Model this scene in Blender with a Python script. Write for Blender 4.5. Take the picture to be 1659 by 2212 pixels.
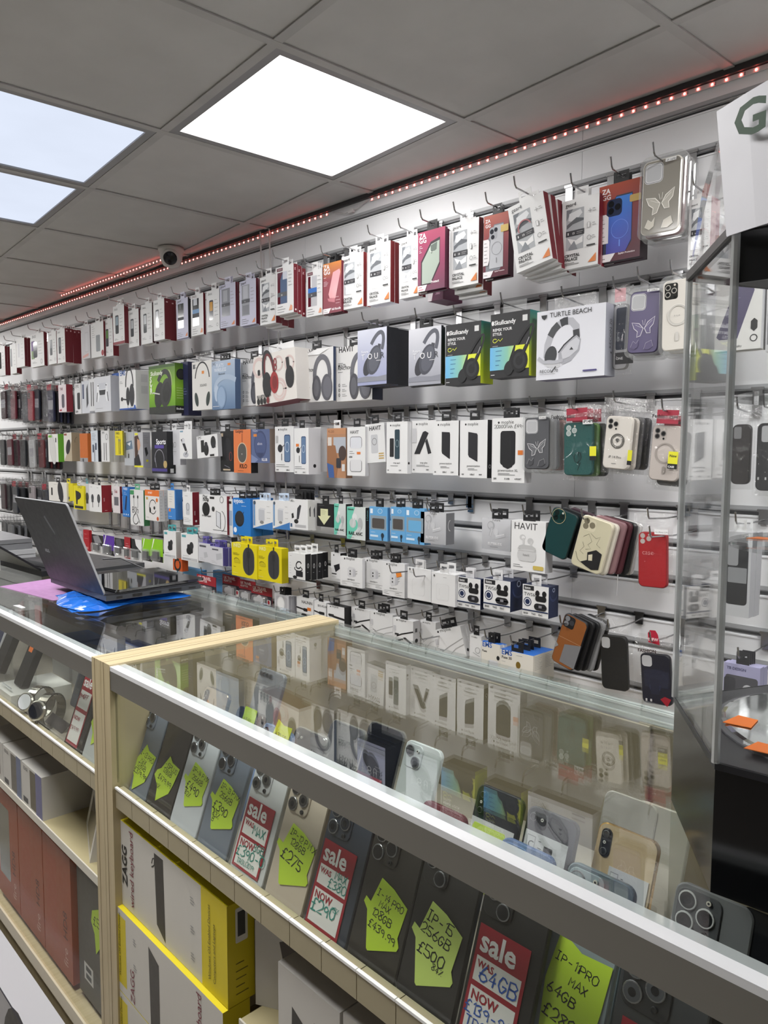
import bpy, math, random
from mathutils import Vector, Matrix
for o in list(bpy.data.objects): bpy.data.objects.remove(o)
SC = bpy.context.scene
COL = SC.collection
RND = random.Random(7)
R_ = math.radians

# ---------------------------------------------------------------- camera, world, exposure
cam_d = bpy.data.cameras.new('camera'); cam = bpy.data.objects.new('camera', cam_d); COL.objects.link(cam)
cam_d.sensor_fit = 'HORIZONTAL'; cam_d.sensor_width = 36.0; cam_d.lens = 1610.44/1659*36.0; cam_d.clip_start = 0.01
_r = Vector((.71106707, .70311553, .00348913)); _u = Vector((-.05782218, .05352913, .99689078)); _w = Vector((-.70074262, .70905795, -.07871847))
CAMZ = 1.40
cam.matrix_world = Matrix(((_r.x, _u.x, -_w.x, 0), (_r.y, _u.y, -_w.y, -1.88), (_r.z, _u.z, -_w.z, CAMZ), (0, 0, 0, 1)))
SC.camera = cam
world = bpy.data.worlds.new('world'); SC.world = world; world.use_nodes = True
world.node_tree.nodes['Background'].inputs[0].default_value = (.85, .92, 1.0, 1)
world.node_tree.nodes['Background'].inputs[1].default_value = 0.35
SC.view_settings.view_transform = 'Standard'; SC.view_settings.look = 'None'
SC.view_settings.exposure = 0.2; SC.view_settings.gamma = 1.0
try: SC.view_settings.use_curve_mapping = False
except Exception: pass
PANEL_POWER = 7.2; FILL_POWER = 28.5      # radiance of the main ceiling panel and of the added fill panels
LED_POWER = 34.0

# ---------------------------------------------------------------- materials
def lin(h):
    h = h.lstrip('#')
    if len(h) == 3: h = ''.join(c*2 for c in h)
    v = [int(h[i:i+2], 16)/255 for i in (0, 2, 4)]
    return tuple(c/12.92 if c <= .04045 else ((c+.055)/1.055)**2.4 for c in v)+(1,)
_M = {}
def mat(key):
    """colour key: hex, plus suffix * glossy, ! metal, ~ satin"""
    if key in _M: return _M[key]
    if key in SPECIAL: m = SPECIAL[key]()
    else:
        h = key.rstrip('*!~')
        m = bpy.data.materials.new('surface_'+key.replace('*', '_gloss').replace('!', '_metal').replace('~', '_satin')); m.use_nodes = True
        b = m.node_tree.nodes['Principled BSDF']
        c = lin(h); b.inputs['Base Color'].default_value = c
        b.inputs['Roughness'].default_value = .12 if '*' in key else .35 if '~' in key else .28 if '!' in key else .5
        if '!' in key: b.inputs['Metallic'].default_value = 1.0
        nt = m.node_tree; n = nt.nodes.new('ShaderNodeTexNoise'); n.inputs['Scale'].default_value = 60
        tc = nt.nodes.new('ShaderNodeTexCoord'); nt.links.new(tc.outputs['Object'], n.inputs['Vector'])
        mr = nt.nodes.new('ShaderNodeMapRange'); r0 = b.inputs['Roughness'].default_value
        mr.inputs['To Min'].default_value = r0*.85; mr.inputs['To Max'].default_value = min(1, r0*1.15)
        nt.links.new(n.outputs['Fac'], mr.inputs['Value']); nt.links.new(mr.outputs['Result'], b.inputs['Roughness'])
    _M[key] = m
    return m
def new_mat(name):
    m = bpy.data.materials.new(name); m.use_nodes = True
    return m, m.node_tree, m.node_tree.nodes['Principled BSDF']
def thin_clear(name, tint, refl0, rough=0.02, bump=0, haze=0.0, hazecol=(.8, .8, .8, 1), bscale=40, graze=1.0):
    """clear sheet: see-through with a Fresnel reflection, optional crinkle and haze"""
    m = bpy.data.materials.new(name); m.use_nodes = True; nt = m.node_tree; N = nt.nodes; Lk = nt.links
    N.remove(N['Principled BSDF']); out = N['Material Output']
    tr = N.new('ShaderNodeBsdfTransparent'); tr.inputs[0].default_value = tint
    gl = N.new('ShaderNodeBsdfGlossy'); gl.inputs['Roughness'].default_value = rough; gl.inputs['Color'].default_value = (1, 1, 1, 1)
    lw = N.new('ShaderNodeLayerWeight'); lw.inputs['Blend'].default_value = .5
    pw = N.new('ShaderNodeMath'); pw.operation = 'POWER'; pw.inputs[1].default_value = 4.5; Lk.new(lw.outputs['Facing'], pw.inputs[0])
    ma = N.new('ShaderNodeMath'); ma.operation = 'MULTIPLY_ADD'; ma.inputs[1].default_value = (1-refl0)*graze; ma.inputs[2].default_value = refl0; ma.use_clamp = True
    Lk.new(pw.outputs[0], ma.inputs[0])
    mix = N.new('ShaderNodeMixShader'); Lk.new(ma.outputs[0], mix.inputs[0]); Lk.new(gl.outputs[0], mix.inputs[2])
    if haze:
        df = N.new('ShaderNodeBsdfDiffuse'); df.inputs[0].default_value = hazecol
        mh = N.new('ShaderNodeMixShader'); mh.inputs[0].default_value = haze; Lk.new(tr.outputs[0], mh.inputs[1]); Lk.new(df.outputs[0], mh.inputs[2]); Lk.new(mh.outputs[0], mix.inputs[1])
    else: Lk.new(tr.outputs[0], mix.inputs[1])
    if bump:
        tc = N.new('ShaderNodeTexCoord'); nz = N.new('ShaderNodeTexNoise'); nz.inputs['Scale'].default_value = bscale; nz.inputs['Detail'].default_value = 3; nz.inputs['Distortion'].default_value = 1.5
        bp = N.new('ShaderNodeBump'); bp.inputs['Strength'].default_value = bump; bp.inputs['Distance'].default_value = .01
        Lk.new(tc.outputs['Object'], nz.inputs['Vector']); Lk.new(nz.outputs['Fac'], bp.inputs['Height']); Lk.new(bp.outputs[0], gl.inputs['Normal'])
    Lk.new(mix.outputs[0], out.inputs[0])
    return m
def m_wood():
    m, nt, b = new_mat('pale_laminate_wood'); tc = nt.nodes.new('ShaderNodeTexCoord'); mp = nt.nodes.new('ShaderNodeMapping')
    mp.inputs['Scale'].default_value = (110, 5, 5); wv = nt.nodes.new('ShaderNodeTexNoise'); wv.inputs['Scale'].default_value = 1.3; wv.inputs['Detail'].default_value = 4
    cr = nt.nodes.new('ShaderNodeValToRGB'); cr.color_ramp.elements[0].color = lin('b9a985'); cr.color_ramp.elements[1].color = lin('c2b390')
    cr.color_ramp.elements[0].position = .35; cr.color_ramp.elements[1].position = .65
    nt.links.new(tc.outputs['Object'], mp.inputs[0]); nt.links.new(mp.outputs[0], wv.inputs['Vector']); nt.links.new(wv.outputs['Fac'], cr.inputs[0]); nt.links.new(cr.outputs[0], b.inputs['Base Color'])
    b.inputs['Roughness'].default_value = .45; return m
def m_noisy(name, c0, c1, scale, rough, bump=0):
    def f():
        m, nt, b = new_mat(name); tc = nt.nodes.new('ShaderNodeTexCoord'); n = nt.nodes.new('ShaderNodeTexNoise'); n.inputs['Scale'].default_value = scale; n.inputs['Detail'].default_value = 4
        cr = nt.nodes.new('ShaderNodeValToRGB'); cr.color_ramp.elements[0].color = lin(c0); cr.color_ramp.elements[1].color = lin(c1)
        cr.color_ramp.elements[0].position = .35; cr.color_ramp.elements[1].position = .65
        nt.links.new(tc.outputs['Object'], n.inputs['Vector']); nt.links.new(n.outputs['Fac'], cr.inputs[0]); nt.links.new(cr.outputs[0], b.inputs['Base Color']); b.inputs['Roughness'].default_value = rough
        if bump:
            bp = nt.nodes.new('ShaderNodeBump'); bp.inputs['Strength'].default_value = bump; bp.inputs['Distance'].default_value = .01
            nt.links.new(n.outputs['Fac'], bp.inputs['Height']); nt.links.new(bp.outputs[0], b.inputs['Normal'])
        return m
    return f
def m_emit(name, col, power, wob=0):
    def f():
        m = bpy.data.materials.new(name); m.use_nodes = True; nt = m.node_tree; nt.nodes.remove(nt.nodes['Principled BSDF'])
        e = nt.nodes.new('ShaderNodeEmission'); e.inputs[0].default_value = col; e.inputs[1].default_value = power
        if wob:   # faint dirt clouds on the diffuser
            tc = nt.nodes.new('ShaderNodeTexCoord'); n = nt.nodes.new('ShaderNodeTexNoise'); n.inputs['Scale'].default_value = 4
            mr = nt.nodes.new('ShaderNodeMapRange'); mr.inputs['To Min'].default_value = power*(1-wob); mr.inputs['To Max'].default_value = power*(1+wob)
            nt.links.new(tc.outputs['Object'], n.inputs['Vector']); nt.links.new(n.outputs['Fac'], mr.inputs['Value']); nt.links.new(mr.outputs[0], e.inputs[1])
        nt.links.new(e.outputs[0], nt.nodes['Material Output'].inputs[0]); return m
    return f
def m_grad(name, stops, axis=2, lo=-.1, hi=0, rough=.35):
    """printed colour blend on a carton, in the carton's own coordinates"""
    def f():
        m, nt, b = new_mat(name); tc = nt.nodes.new('ShaderNodeTexCoord'); sp = nt.nodes.new('ShaderNodeSeparateXYZ'); mr = nt.nodes.new('ShaderNodeMapRange')
        mr.inputs['From Min'].default_value = lo; mr.inputs['From Max'].default_value = hi; cr = nt.nodes.new('ShaderNodeValToRGB')
        e = cr.color_ramp.elements; e[0].position = stops[0][0]; e[0].color = lin(stops[0][1]); e[1].position = stops[-1][0]; e[1].color = lin(stops[-1][1])
        for p, c in stops[1:-1]: q = e.new(p); q.color = lin(c)
        nt.links.new(tc.outputs['Object'], sp.inputs[0]); nt.links.new(sp.outputs[axis], mr.inputs['Value']); nt.links.new(mr.outputs[0], cr.inputs[0]); nt.links.new(cr.outputs[0], b.inputs['Base Color'])
        b.inputs['Roughness'].default_value = rough; return m
    return f
SPECIAL = {
 'wood': m_wood,
 'wall': m_noisy('white_slatwall', 'eaebed', 'f0f0f2', 3, .5),
 'tile': m_noisy('painted_ceiling_tile', 'b9b8b6', 'c1c0be', 5, .8, .02),
 'tbar': m_noisy('grey_ceiling_grid', 'aaa9a7', 'b4b3b1', 8, .55),
 'innerpanel': m_noisy('grey_brown_panel', '8a7e66', '968a72', 3, .5),
 'floor': m_noisy('grey_vinyl_floor', '958f86', 'a49e95', 6, .5),
 'roomwall': m_noisy('shop_wall_paint', 'b6b5b3', 'c2c1bf', 4, .7),
 'panel': m_emit('light_panel_diffuser', (1.0, .985, .97, 1), PANEL_POWER, .04),
 'panelfill': m_emit('fill_light_diffuser', (1.0, .985, .97, 1), FILL_POWER),
 'panelcool': m_emit('cool_light_panel_diffuser', (.78, .85, 1.0, 1), .84, .07),
 'led': m_emit('red_led', (1, .13, .10, 1), LED_POWER),
 'glass': lambda: thin_clear('counter_glass', (.95, .97, .955, 1), .055, .01),
 'frontglass': lambda: thin_clear('front_glass', (.96, .975, .965, 1), .02, .01, graze=.3),
 'lowglass': lambda: thin_clear('lower_glass', (.95, .96, .95, 1), .012, .01, graze=.1),
 'glassedge': lambda: thin_clear('glass_edge', (.8, .88, .87, 1), .22, .05, haze=.45, hazecol=(.86, .92, .92, 1)),
 'acrylic': lambda: thin_clear('acrylic', (.955, .96, .96, 1), .035, .02, haze=.008, graze=.7, hazecol=(.7, .72, .73, 1)),
 'acredge': lambda: thin_clear('acrylic_edge', (.75, .78, .78, 1), .25, .1, haze=.4, hazecol=(.75, .77, .78, 1)),
 'film': lambda: thin_clear('crinkled_film', (.97, .97, .97, 1), .08, .10, bump=1.0, haze=.07, bscale=45, graze=.6),
 'filmclear': lambda: thin_clear('smooth_film', (.975, .975, .975, 1), .025, .07, bump=.5, haze=.008, bscale=25, graze=.6),
 'blister': lambda: thin_clear('blister_plastic', (.95, .955, .955, 1), .05, .07, haze=.14, graze=.7, hazecol=(.82, .83, .83, 1)),
 'darkfilm': lambda: thin_clear('dark_crinkled_film', (.8, .8, .8, 1), .03, .10, bump=.9, haze=.012, graze=.6, bscale=45),
 'bluefilm': m_noisy('blue_plastic_sleeve', '1c62c4', '2c78da', 14, .18, .25),
 'pinkpaper': m_noisy('lilac_card', 'a87aaa', 'b184b2', 60, .75),
 'steel': m_noisy('chrome_wire', '9a9a9c', 'b0b0b2', 30, .25),
 'skullgrad': m_grad('teal_lime_print', [(0, 'd6e02e'), (.45, '9fb32a'), (1, '2f7a78')], 2, -.22, 0),
 'bluelime': m_grad('blue_lime_print', [(0, '6bb7ee'), (.45, '8cc6b0'), (.75, 'd9e24a'), (1, 'e6ea3c')], 0, -.07, .07),
 'slyr': m_grad('green_black_print', [(0, '5d8f1e'), (.5, '8dbf35'), (1, '4d7222')], 2, -.2, 0),
 'zaggfade': m_grad('burgundy_fade_print', [(0, '4a1a2c'), (.55, '7d2335'), (1, 'a8452a')], 2, -.19, 0),
 'zaggpink': m_grad('magenta_fade_print', [(0, '5a1f3f'), (.6, '94305a'), (1, 'a93c5e')], 2, -.19, 0),
 'zaggamber': m_grad('burgundy_amber_print', [(0, '7a1e34'), (.7, '8c2738'), (1, 'd08030')], 2, -.19, 0),
 'tourgrad': m_grad('lavender_sky_print', [(0, '9aa0c4'), (.5, 'aeb2cc'), (1, 'cdd0de')], 2, -.2, 0),
 'tourgrey': m_grad('grey_sky_print', [(0, '9a9ba4'), (.5, 'b4b6c0'), (1, 'd2d3da')], 2, -.2, 0),
 'flats': m_grad('dusty_blue_print', [(0, '5b7698'), (.5, '8ea5c0'), (1, 'aab9cd')], 2, -.2, 0),
 'bluecase': m_grad('blue_violet_case', [(0, '4a3f9c'), (.5, '3d66c8'), (1, '2f8be0')], 2, -.18, 0, .3),
 'earbud': m_grad('silver_grey_print', [(0, '9d9ea2'), (.6, 'bcbdc1'), (1, 'cfd0d4')], 2, -.12, 0),
 'mirror': lambda: None,
}
def _mirror():
    m, nt, b = new_mat('mirror_turntable'); b.inputs['Base Color'].default_value = (.75, .77, .76, 1); b.inputs['Metallic'].default_value = 1; b.inputs['Roughness'].default_value = .06; return m
SPECIAL['mirror'] = _mirror
def _gb():
    m, nt, b = new_mat('gloss_black_screen'); b.inputs['Base Color'].default_value = (.006, .006, .007, 1); b.inputs['Roughness'].default_value = .03; b.inputs['IOR'].default_value = 2.3; return m
SPECIAL['glossblack'] = _gb
def _steel():
    m, nt, b = new_mat('chrome_wire'); b.inputs['Base Color'].default_value = (.42, .42, .43, 1); b.inputs['Metallic'].default_value = 1; b.inputs['Roughness'].default_value = .25; return m
SPECIAL['steel'] = _steel
def _alu():
    m, nt, b = new_mat('brushed_aluminium'); b.inputs['Base Color'].default_value = (.27, .265, .25, 1); b.inputs['Metallic'].default_value = .8; b.inputs['Roughness'].default_value = .38
    tc = nt.nodes.new('ShaderNodeTexCoord'); mp = nt.nodes.new('ShaderNodeMapping'); mp.inputs['Scale'].default_value = (4, 400, 400); n = nt.nodes.new('ShaderNodeTexNoise')
    mr = nt.nodes.new('ShaderNodeMapRange'); mr.inputs['To Min'].default_value = .3; mr.inputs['To Max'].default_value = .48
    nt.links.new(tc.outputs['Object'], mp.inputs[0]); nt.links.new(mp.outputs[0], n.inputs['Vector']); nt.links.new(n.outputs['Fac'], mr.inputs['Value']); nt.links.new(mr.outputs[0], b.inputs['Roughness']); return m
SPECIAL['alu'] = _alu

# ---------------------------------------------------------------- mesh builder
_TXT = {}
def text_mesh(s, bold):
    k = (s, bold)
    if k not in _TXT:
        cu = bpy.data.curves.new('t', 'FONT'); cu.body = s; cu.size = 1; cu.resolution_u = 2; cu.offset = .025 if bold else 0
        ob = bpy.data.objects.new('t', cu); me = ob.to_mesh()
        _TXT[k] = ([tuple(v.co) for v in me.vertices], [tuple(p.vertices) for p in me.polygons])
        ob.to_mesh_clear(); bpy.data.objects.remove(ob); bpy.data.curves.remove(cu)
    return _TXT[k]
GLY = {'0': '3907032040626739', '1': '173930', '2': '07294967640060', '3': '0829596735 3563612001', '4': '490363 4640', '5': '6909054563614001', '6': '4926022040624404',
 '7': '096920', '8': '3508294968350220406235', '9': '66482806244466604', 'P': '00094967654404', 'R': '00094967654404 3460', 'X': '0960 0069', 'M': '0009346960', 'A': '003960 1353',
 'G': '67492906032040636434', 'B': '000949674505 054563614000', 'O': '3907032040626739', 'L': '090060', 'U': '090220406269', 'S': '67492907254563402002', 'T': '0969 3930',
 '£': '684928210060 0545', '%': '0069 1819 5051', '.': '3031', '-': '1454', 'h': '0009 04355350', 'o': '35040220424435', 'n': '0500 04354450', 'e': '0343452504022042', 'I': '3039 1050 1959',
 '/': '0069', 'N': '00096069', 'F': '0009 0969 0545', 'D': '00093966632000', 'C': '67492906032040', 'E': '690900 6000 0545'}
class MB:
    def __init__(s): s.v = []; s.f = []; s.m = []; s.mats = []; s.eps = 0; s.y = 0
    def mi(s, k):
        if k not in s.mats: s.mats.append(k)
        return s.mats.index(k)
    def face(s, pts, k):
        i = len(s.v); s.v += [tuple(p) for p in pts]; s.f.append(tuple(range(i, i+len(pts)))); s.m.append(s.mi(k))
    def box(s, x0, x1, y0, y1, z0, z1, k, kf=None, kr=None, kb=None, kt=None):
        i = len(s.v); s.v += [(x0, y0, z0), (x1, y0, z0), (x1, y1, z0), (x0, y1, z0), (x0, y0, z1), (x1, y0, z1), (x1, y1, z1), (x0, y1, z1)]
        for q, kk in (((0, 1, 5, 4), kf), ((1, 2, 6, 5), kr), ((2, 3, 7, 6), None), ((3, 0, 4, 7), kr), ((4, 5, 6, 7), kt), ((3, 2, 1, 0), kb)):
            s.f.append(tuple(i+a for a in q)); s.m.append(s.mi(kk or k))
    def prism(s, out, y0, y1, k, kside=None, bev=0.0):
        """outline (x,z) counter-clockwise seen from -y, extruded along y, front at y0"""
        n = len(out); cx = sum(p[0] for p in out)/n; cz = sum(p[1] for p in out)/n
        W = max(p[0] for p in out)-min(p[0] for p in out); Hh = max(p[1] for p in out)-min(p[1] for p in out)
        def ring(y, ins):
            i = len(s.v); fx = 1-2*ins/W; fz = 1-2*ins/Hh
            s.v.extend(((p[0]-cx)*fx+cx, y, (p[1]-cz)*fz+cz) for p in out); return i
        rs = [ring(y0, bev), ring(y0+bev, 0), ring(y1-bev, 0), ring(y1, bev)] if bev else [ring(y0, 0), ring(y1, 0)]
        a, b = s.mi(k), s.mi(kside or k)
        s.f.append(tuple(rs[0]+j for j in range(n))); s.m.append(a)
        for q in range(len(rs)-1):
            for j in range(n):
                j2 = (j+1) % n; s.f.append((rs[q]+j2, rs[q]+j, rs[q+1]+j, rs[q+1]+j2)); s.m.append(b)
        s.f.append(tuple(rs[-1]+j for j in reversed(range(n)))); s.m.append(a)
    def tube(s, pts, r, k, n=6, cap=True):
        P = [Vector(p) for p in pts]; base = None; rows = []
        for i, p in enumerate(P):
            d = (P[min(i+1, len(P)-1)]-P[max(i-1, 0)]).normalized()
            if base is None: base = d.orthogonal().normalized()
            base = (base-d*base.dot(d)).normalized(); c = d.cross(base); j0 = len(s.v)
            s.v.extend(tuple(p+(base*math.cos(t)+c*math.sin(t))*(r[i] if isinstance(r, (list, tuple)) else r)) for t in (2*math.pi*q/n for q in range(n))); rows.append(j0)
        mi = s.mi(k)
        for a, b in zip(rows, rows[1:]):
            for q in range(n): s.f.append((a+q, a+(q+1) % n, b+(q+1) % n, b+q)); s.m.append(mi)
        if cap: s.f.append(tuple(rows[0]+q for q in reversed(range(n)))); s.m.append(mi); s.f.append(tuple(rows[-1]+q for q in range(n))); s.m.append(mi)
    def lathe(s, prof, k, n=24, c=(0, 0, 0)):
        rows = []
        for r, z in prof:
            rows.append(len(s.v)); s.v.extend((c[0]+r*math.cos(2*math.pi*q/n), c[1]+r*math.sin(2*math.pi*q/n), c[2]+z) for q in range(n))
        mi = s.mi(k)
        for a, b in zip(rows, rows[1:]):
            for q in range(n): s.f.append((a+q, a+(q+1) % n, b+(q+1) % n, b+q)); s.m.append(mi)
        s.f.append(tuple(rows[0]+q for q in reversed(range(n)))); s.m.append(mi); s.f.append(tuple(rows[-1]+q for q in range(n))); s.m.append(mi)
    # ---- prints on the face y = s.y (normal -y)
    def ly(s): s.eps += .00012; return s.y-s.eps
    def pol(s, pts, k): y = s.ly(); s.face([(x, y, z) for x, z in pts], k)
    def stroke(s, pts, th, k, y=None):
        y = s.ly() if y is None else y; h = th/2; n = len(pts); L, R = [], []
        for i in range(n):
            (ax, az), (bx, bz) = pts[max(i-1, 0)], pts[min(i+1, n-1)]; px, pz = pts[i]
            if i and i < n-1:
                d0 = math.hypot(px-ax, pz-az) or 1; d1 = math.hypot(bx-px, bz-pz) or 1; tx, tz = (px-ax)/d0+(bx-px)/d1, (pz-az)/d0+(bz-pz)/d1
                if math.hypot(tx, tz) < .5: tx, tz = (bx-px)/d1, (bz-pz)/d1
            else: tx, tz = bx-ax, bz-az
            d = math.hypot(tx, tz) or 1; tx, tz = tx/d*h, tz/d*h
            if i == 0: px, pz = px-tx*.4, pz-tz*.4
            if i == n-1: px, pz = px+tx*.4, pz+tz*.4
            L.append((px-tz, y, pz+tx)); R.append((px+tz, y, pz-tx))
        i0 = len(s.v); s.v += [q for ab in zip(L, R) for q in ab]; mi = s.mi(k)
        for i in range(n-1): s.f.append((i0+2*i+1, i0+2*i+3, i0+2*i+2, i0+2*i)); s.m.append(mi)
    def txt(s, t, x, z, size, k, bold=False, rot=0, al='l'):
        vs, fs = text_mesh(t, bold); y = s.ly(); i = len(s.v); c, sn = math.cos(rot), math.sin(rot)
        w = max([v[0] for v in vs] or [0]); off = {'l': 0, 'c': -w/2, 'r': -w}[al]
        s.v += [(x+size*((a+off)*c-b*sn), y, z+size*((a+off)*sn+b*c)) for a, b, _ in vs]
        mi = s.mi(k); s.f += [tuple(i+q for q in f) for f in fs]; s.m += [mi]*len(fs)
    def hand(s, t, x, z, size, k, rot=0, th=.09, seed=1):
        rr = random.Random(seed+len(t)); cx = 0; c, sn = math.cos(rot), math.sin(rot); y = s.ly()
        for ch in t:
            g = GLY.get(ch)
            if g:
                dy = rr.uniform(-.06, .06); sc = rr.uniform(.9, 1.1)
                for st in g.split(' '):
                    pts = []
                    for j in range(0, len(st)-1, 2):
                        gx = cx+(int(st[j])/9+rr.uniform(-.025, .025)+.1*int(st[j+1])/9)*sc; gz = (int(st[j+1])/9+rr.uniform(-.02, .02))*sc+dy
                        pts.append((x+size*(gx*c-gz*sn), z+size*(gx*sn+gz*c)))
                    s.stroke(pts, th*size, k, y)
            cx += .42 if ch in '. 1' else .62 if ch == ' ' else .86
    def draw(s, dsl, w, h, x0=None, zt=0.0):
        """tiny print language in face fractions: u right, v down"""
        X0 = -w/2 if x0 is None else x0
        U = lambda u: X0+float(u)*w
        V = lambda v: zt-float(v)*h
        for cmd in dsl.split(';'):
            a = cmd.split()
            if not a: continue
            c = a[0]
            if c == 'R':
                r = float(a[6])*w if len(a) > 6 else 0
                s.pol(rr_out(U(a[1]), V(a[4]), U(a[3]), V(a[2]), r) if r else [(U(a[1]), V(a[4])), (U(a[3]), V(a[4])), (U(a[3]), V(a[2])), (U(a[1]), V(a[2]))], a[5])
            elif c == 'E':
                ro = R_(float(a[6])) if len(a) > 6 else 0; cx, cz = U(a[1]), V(a[2]); ru, rv = float(a[3])*w, float(a[4])*w
                s.pol([(cx+ru*math.cos(t)*math.cos(ro)-rv*math.sin(t)*math.sin(ro), cz+ru*math.cos(t)*math.sin(ro)+rv*math.sin(t)*math.cos(ro)) for t in (2*math.pi*q/20 for q in range(20))], a[5])
            elif c == 'A':
                th, cx, cz, ru, rv, t0, t1 = float(a[2])*w, U(a[3]), V(a[4]), float(a[5])*w, float(a[6])*w, R_(float(a[7])), R_(float(a[8])); ro = R_(float(a[9])) if len(a) > 9 else 0
                n = max(6, int(abs(t1-t0)/.17)); pts = []
                for q in range(n+1):
                    t = t0+(t1-t0)*q/n; px, pz = ru*math.cos(t), rv*math.sin(t); pts.append((cx+px*math.cos(ro)-pz*math.sin(ro), cz+px*math.sin(ro)+pz*math.cos(ro)))
                s.stroke(pts, th, a[1])
            elif c == 'P':
                q = [(U(a[i]), V(a[i+1])) for i in range(2, len(a)-1, 2)]
                ar = sum(q[i-1][0]*q[i][1]-q[i][0]*q[i-1][1] for i in range(len(q)))
                s.pol(q if ar > 0 else q[::-1], a[1])
            elif c == 'L': s.stroke([(U(a[i]), V(a[i+1])) for i in range(3, len(a)-1, 2)], float(a[2])*w, a[1])
            elif c in 'TBCD':   # T/B text left, C/D centred; B and D bold
                s.txt(a[5].replace('_', ' '), U(a[3]), V(a[4]), float(a[2])*w, a[1], c in 'BD', R_(float(a[6])) if len(a) > 6 else 0, 'c' if c in 'CD' else 'l')
            elif c == 'H': s.hand(a[5].replace('_', ' '), U(a[3]), V(a[4]), float(a[2])*w, a[1], R_(float(a[6])) if len(a) > 6 else 0, float(a[7]) if len(a) > 7 else .11)
            elif c == 'X':      # fine print
                n = int(a[2]); y = s.ly(); u0, v0, u1, v1 = map(float, a[3:7])
                for q in range(n):
                    v = v0+(v1-v0)*q/max(1, n-1); e = u0+(u1-u0)*(.6+.4*((q*37) % 10)/10)
                    s.face([(U(u0), y, V(v+.006)), (U(e), y, V(v+.006)), (U(e), y, V(v-.003)), (U(u0), y, V(v-.003))], a[1])
    def build(s, name, parent=None, loc=(0, 0, 0), rot=(0, 0, 0), smooth=False):
        me = bpy.data.meshes.new(name); me.from_pydata(s.v, [], s.f)
        for k in s.mats: me.materials.append(mat(k))
        me.polygons.foreach_set('material_index', s.m)
        if smooth: me.polygons.foreach_set('use_smooth', [True]*len(s.f))
        me.update(); o = bpy.data.objects.new(name, me); COL.objects.link(o)
        if parent: o.parent = parent
        o.location = loc; o.rotation_euler = rot; return o
def rr_out(x0, z0, x1, z1, r, n=5):
    out = []
    for cx, cz, a0 in ((x1-r, z0+r, -90), (x1-r, z1-r, 0), (x0+r, z1-r, 90), (x0+r, z0+r, 180)):
        out += [(cx+r*math.cos(R_(a0+90*q/n)), cz+r*math.sin(R_(a0+90*q/n))) for q in range(n+1)]
    return out
def empty(name, loc, rot=(0, 0, 0)):
    o = bpy.data.objects.new(name, None); o.empty_display_size = .05; COL.objects.link(o); o.location = loc; o.rotation_euler = rot; return o
LABELS = set()
def tag(o, label, cat, group=None):
    if label in LABELS and not group: print('DUP LABEL', label)
    LABELS.add(label); o['label'] = label; o['category'] = cat
    if group: o['group'] = group
    return o
def struct(o): o['kind'] = 'structure'; return o
def plabel(o, s): o['label'] = s; return o
ORD = 'zeroth first second third fourth fifth sixth seventh eighth ninth tenth eleventh twelfth thirteenth fourteenth fifteenth sixteenth seventeenth eighteenth nineteenth twentieth'.split()
def ordn(n):
    if n <= 20: return ORD[n]
    t = {2: 'twenty', 3: 'thirty', 4: 'forty', 5: 'fifty'}[n//10]
    return (t+'-'+ORD[n % 10]) if n % 10 else {30: 'thirtieth', 40: 'fortieth'}[n]

# ---------------------------------------------------------------- room shell
CEIL = 2.3035; GY = -.0944; GX0 = -1.4834; GY1 = .9216
def grid(i, j):     # ceiling grid corner in world coordinates
    x, y = GX0-.6*i, GY1+.6*j
    return (math.cos(GY)*x-math.sin(GY)*y, math.sin(GY)*x+math.cos(GY)*y-1.88)
m = MB(); m.box(-9, 2.6, -5.2, 0.02, -.05, 0, 'floor'); struct(m.build('floor'))
# slatwall: boards between the slots, dark recess and aluminium lips
SLOTS = [2.234, 2.131, 1.845, 1.547, 1.26, 1.166, 1.071, .97, .892, .77, .67, .47, .27]
XL, XR = -7.6, 2.0
m = MB(); m.box(XL, XR, .014, .03, 0, CEIL, '4a4a4c')
edges = [CEIL-.004]+SLOTS+[0]
seams = [XL]+[-1.1-1.19*k for k in range(5, -1, -1)]+[.09, 1.28, XR]
for a, b in zip(edges, edges[1:]):
    top = a-(.005 if a != edges[0] else 0); bot = b+(.005 if b else 0)
    for x0, x1 in zip(seams, seams[1:]): m.box(x0+.0006, x1-.0006, 0, .014, bot, top, 'wall')
struct(m.build('wall_back'))
for k, z in enumerate(SLOTS[:11]):
    m = MB(); m.box(XL, XR, -.0025, .013, z-.010, z-.006, 'wall'); m.box(XL, XR, -.0035, .013, z+.006, z+.0085, '77787a~'); m.box(XL, XR, -.002, .0, z+.0085, z+.018, 'a9aaac~')
    struct(m.build('trim_%d' % (k+1)))
m = MB(); m.box(XL-.06, XL, -5.2, .03, 0, CEIL, 'roomwall'); struct(m.build('wall_left'))
m = MB(); m.box(XR+.5, XR+.56, -5.2, .03, 0, CEIL, 'roomwall'); struct(m.build('wall_right'))
m = MB(); m.box(XL-.06, XR+.56, -5.26, -5.2, 0, CEIL, 'roomwall'); struct(m.build('wall_front'))
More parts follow.
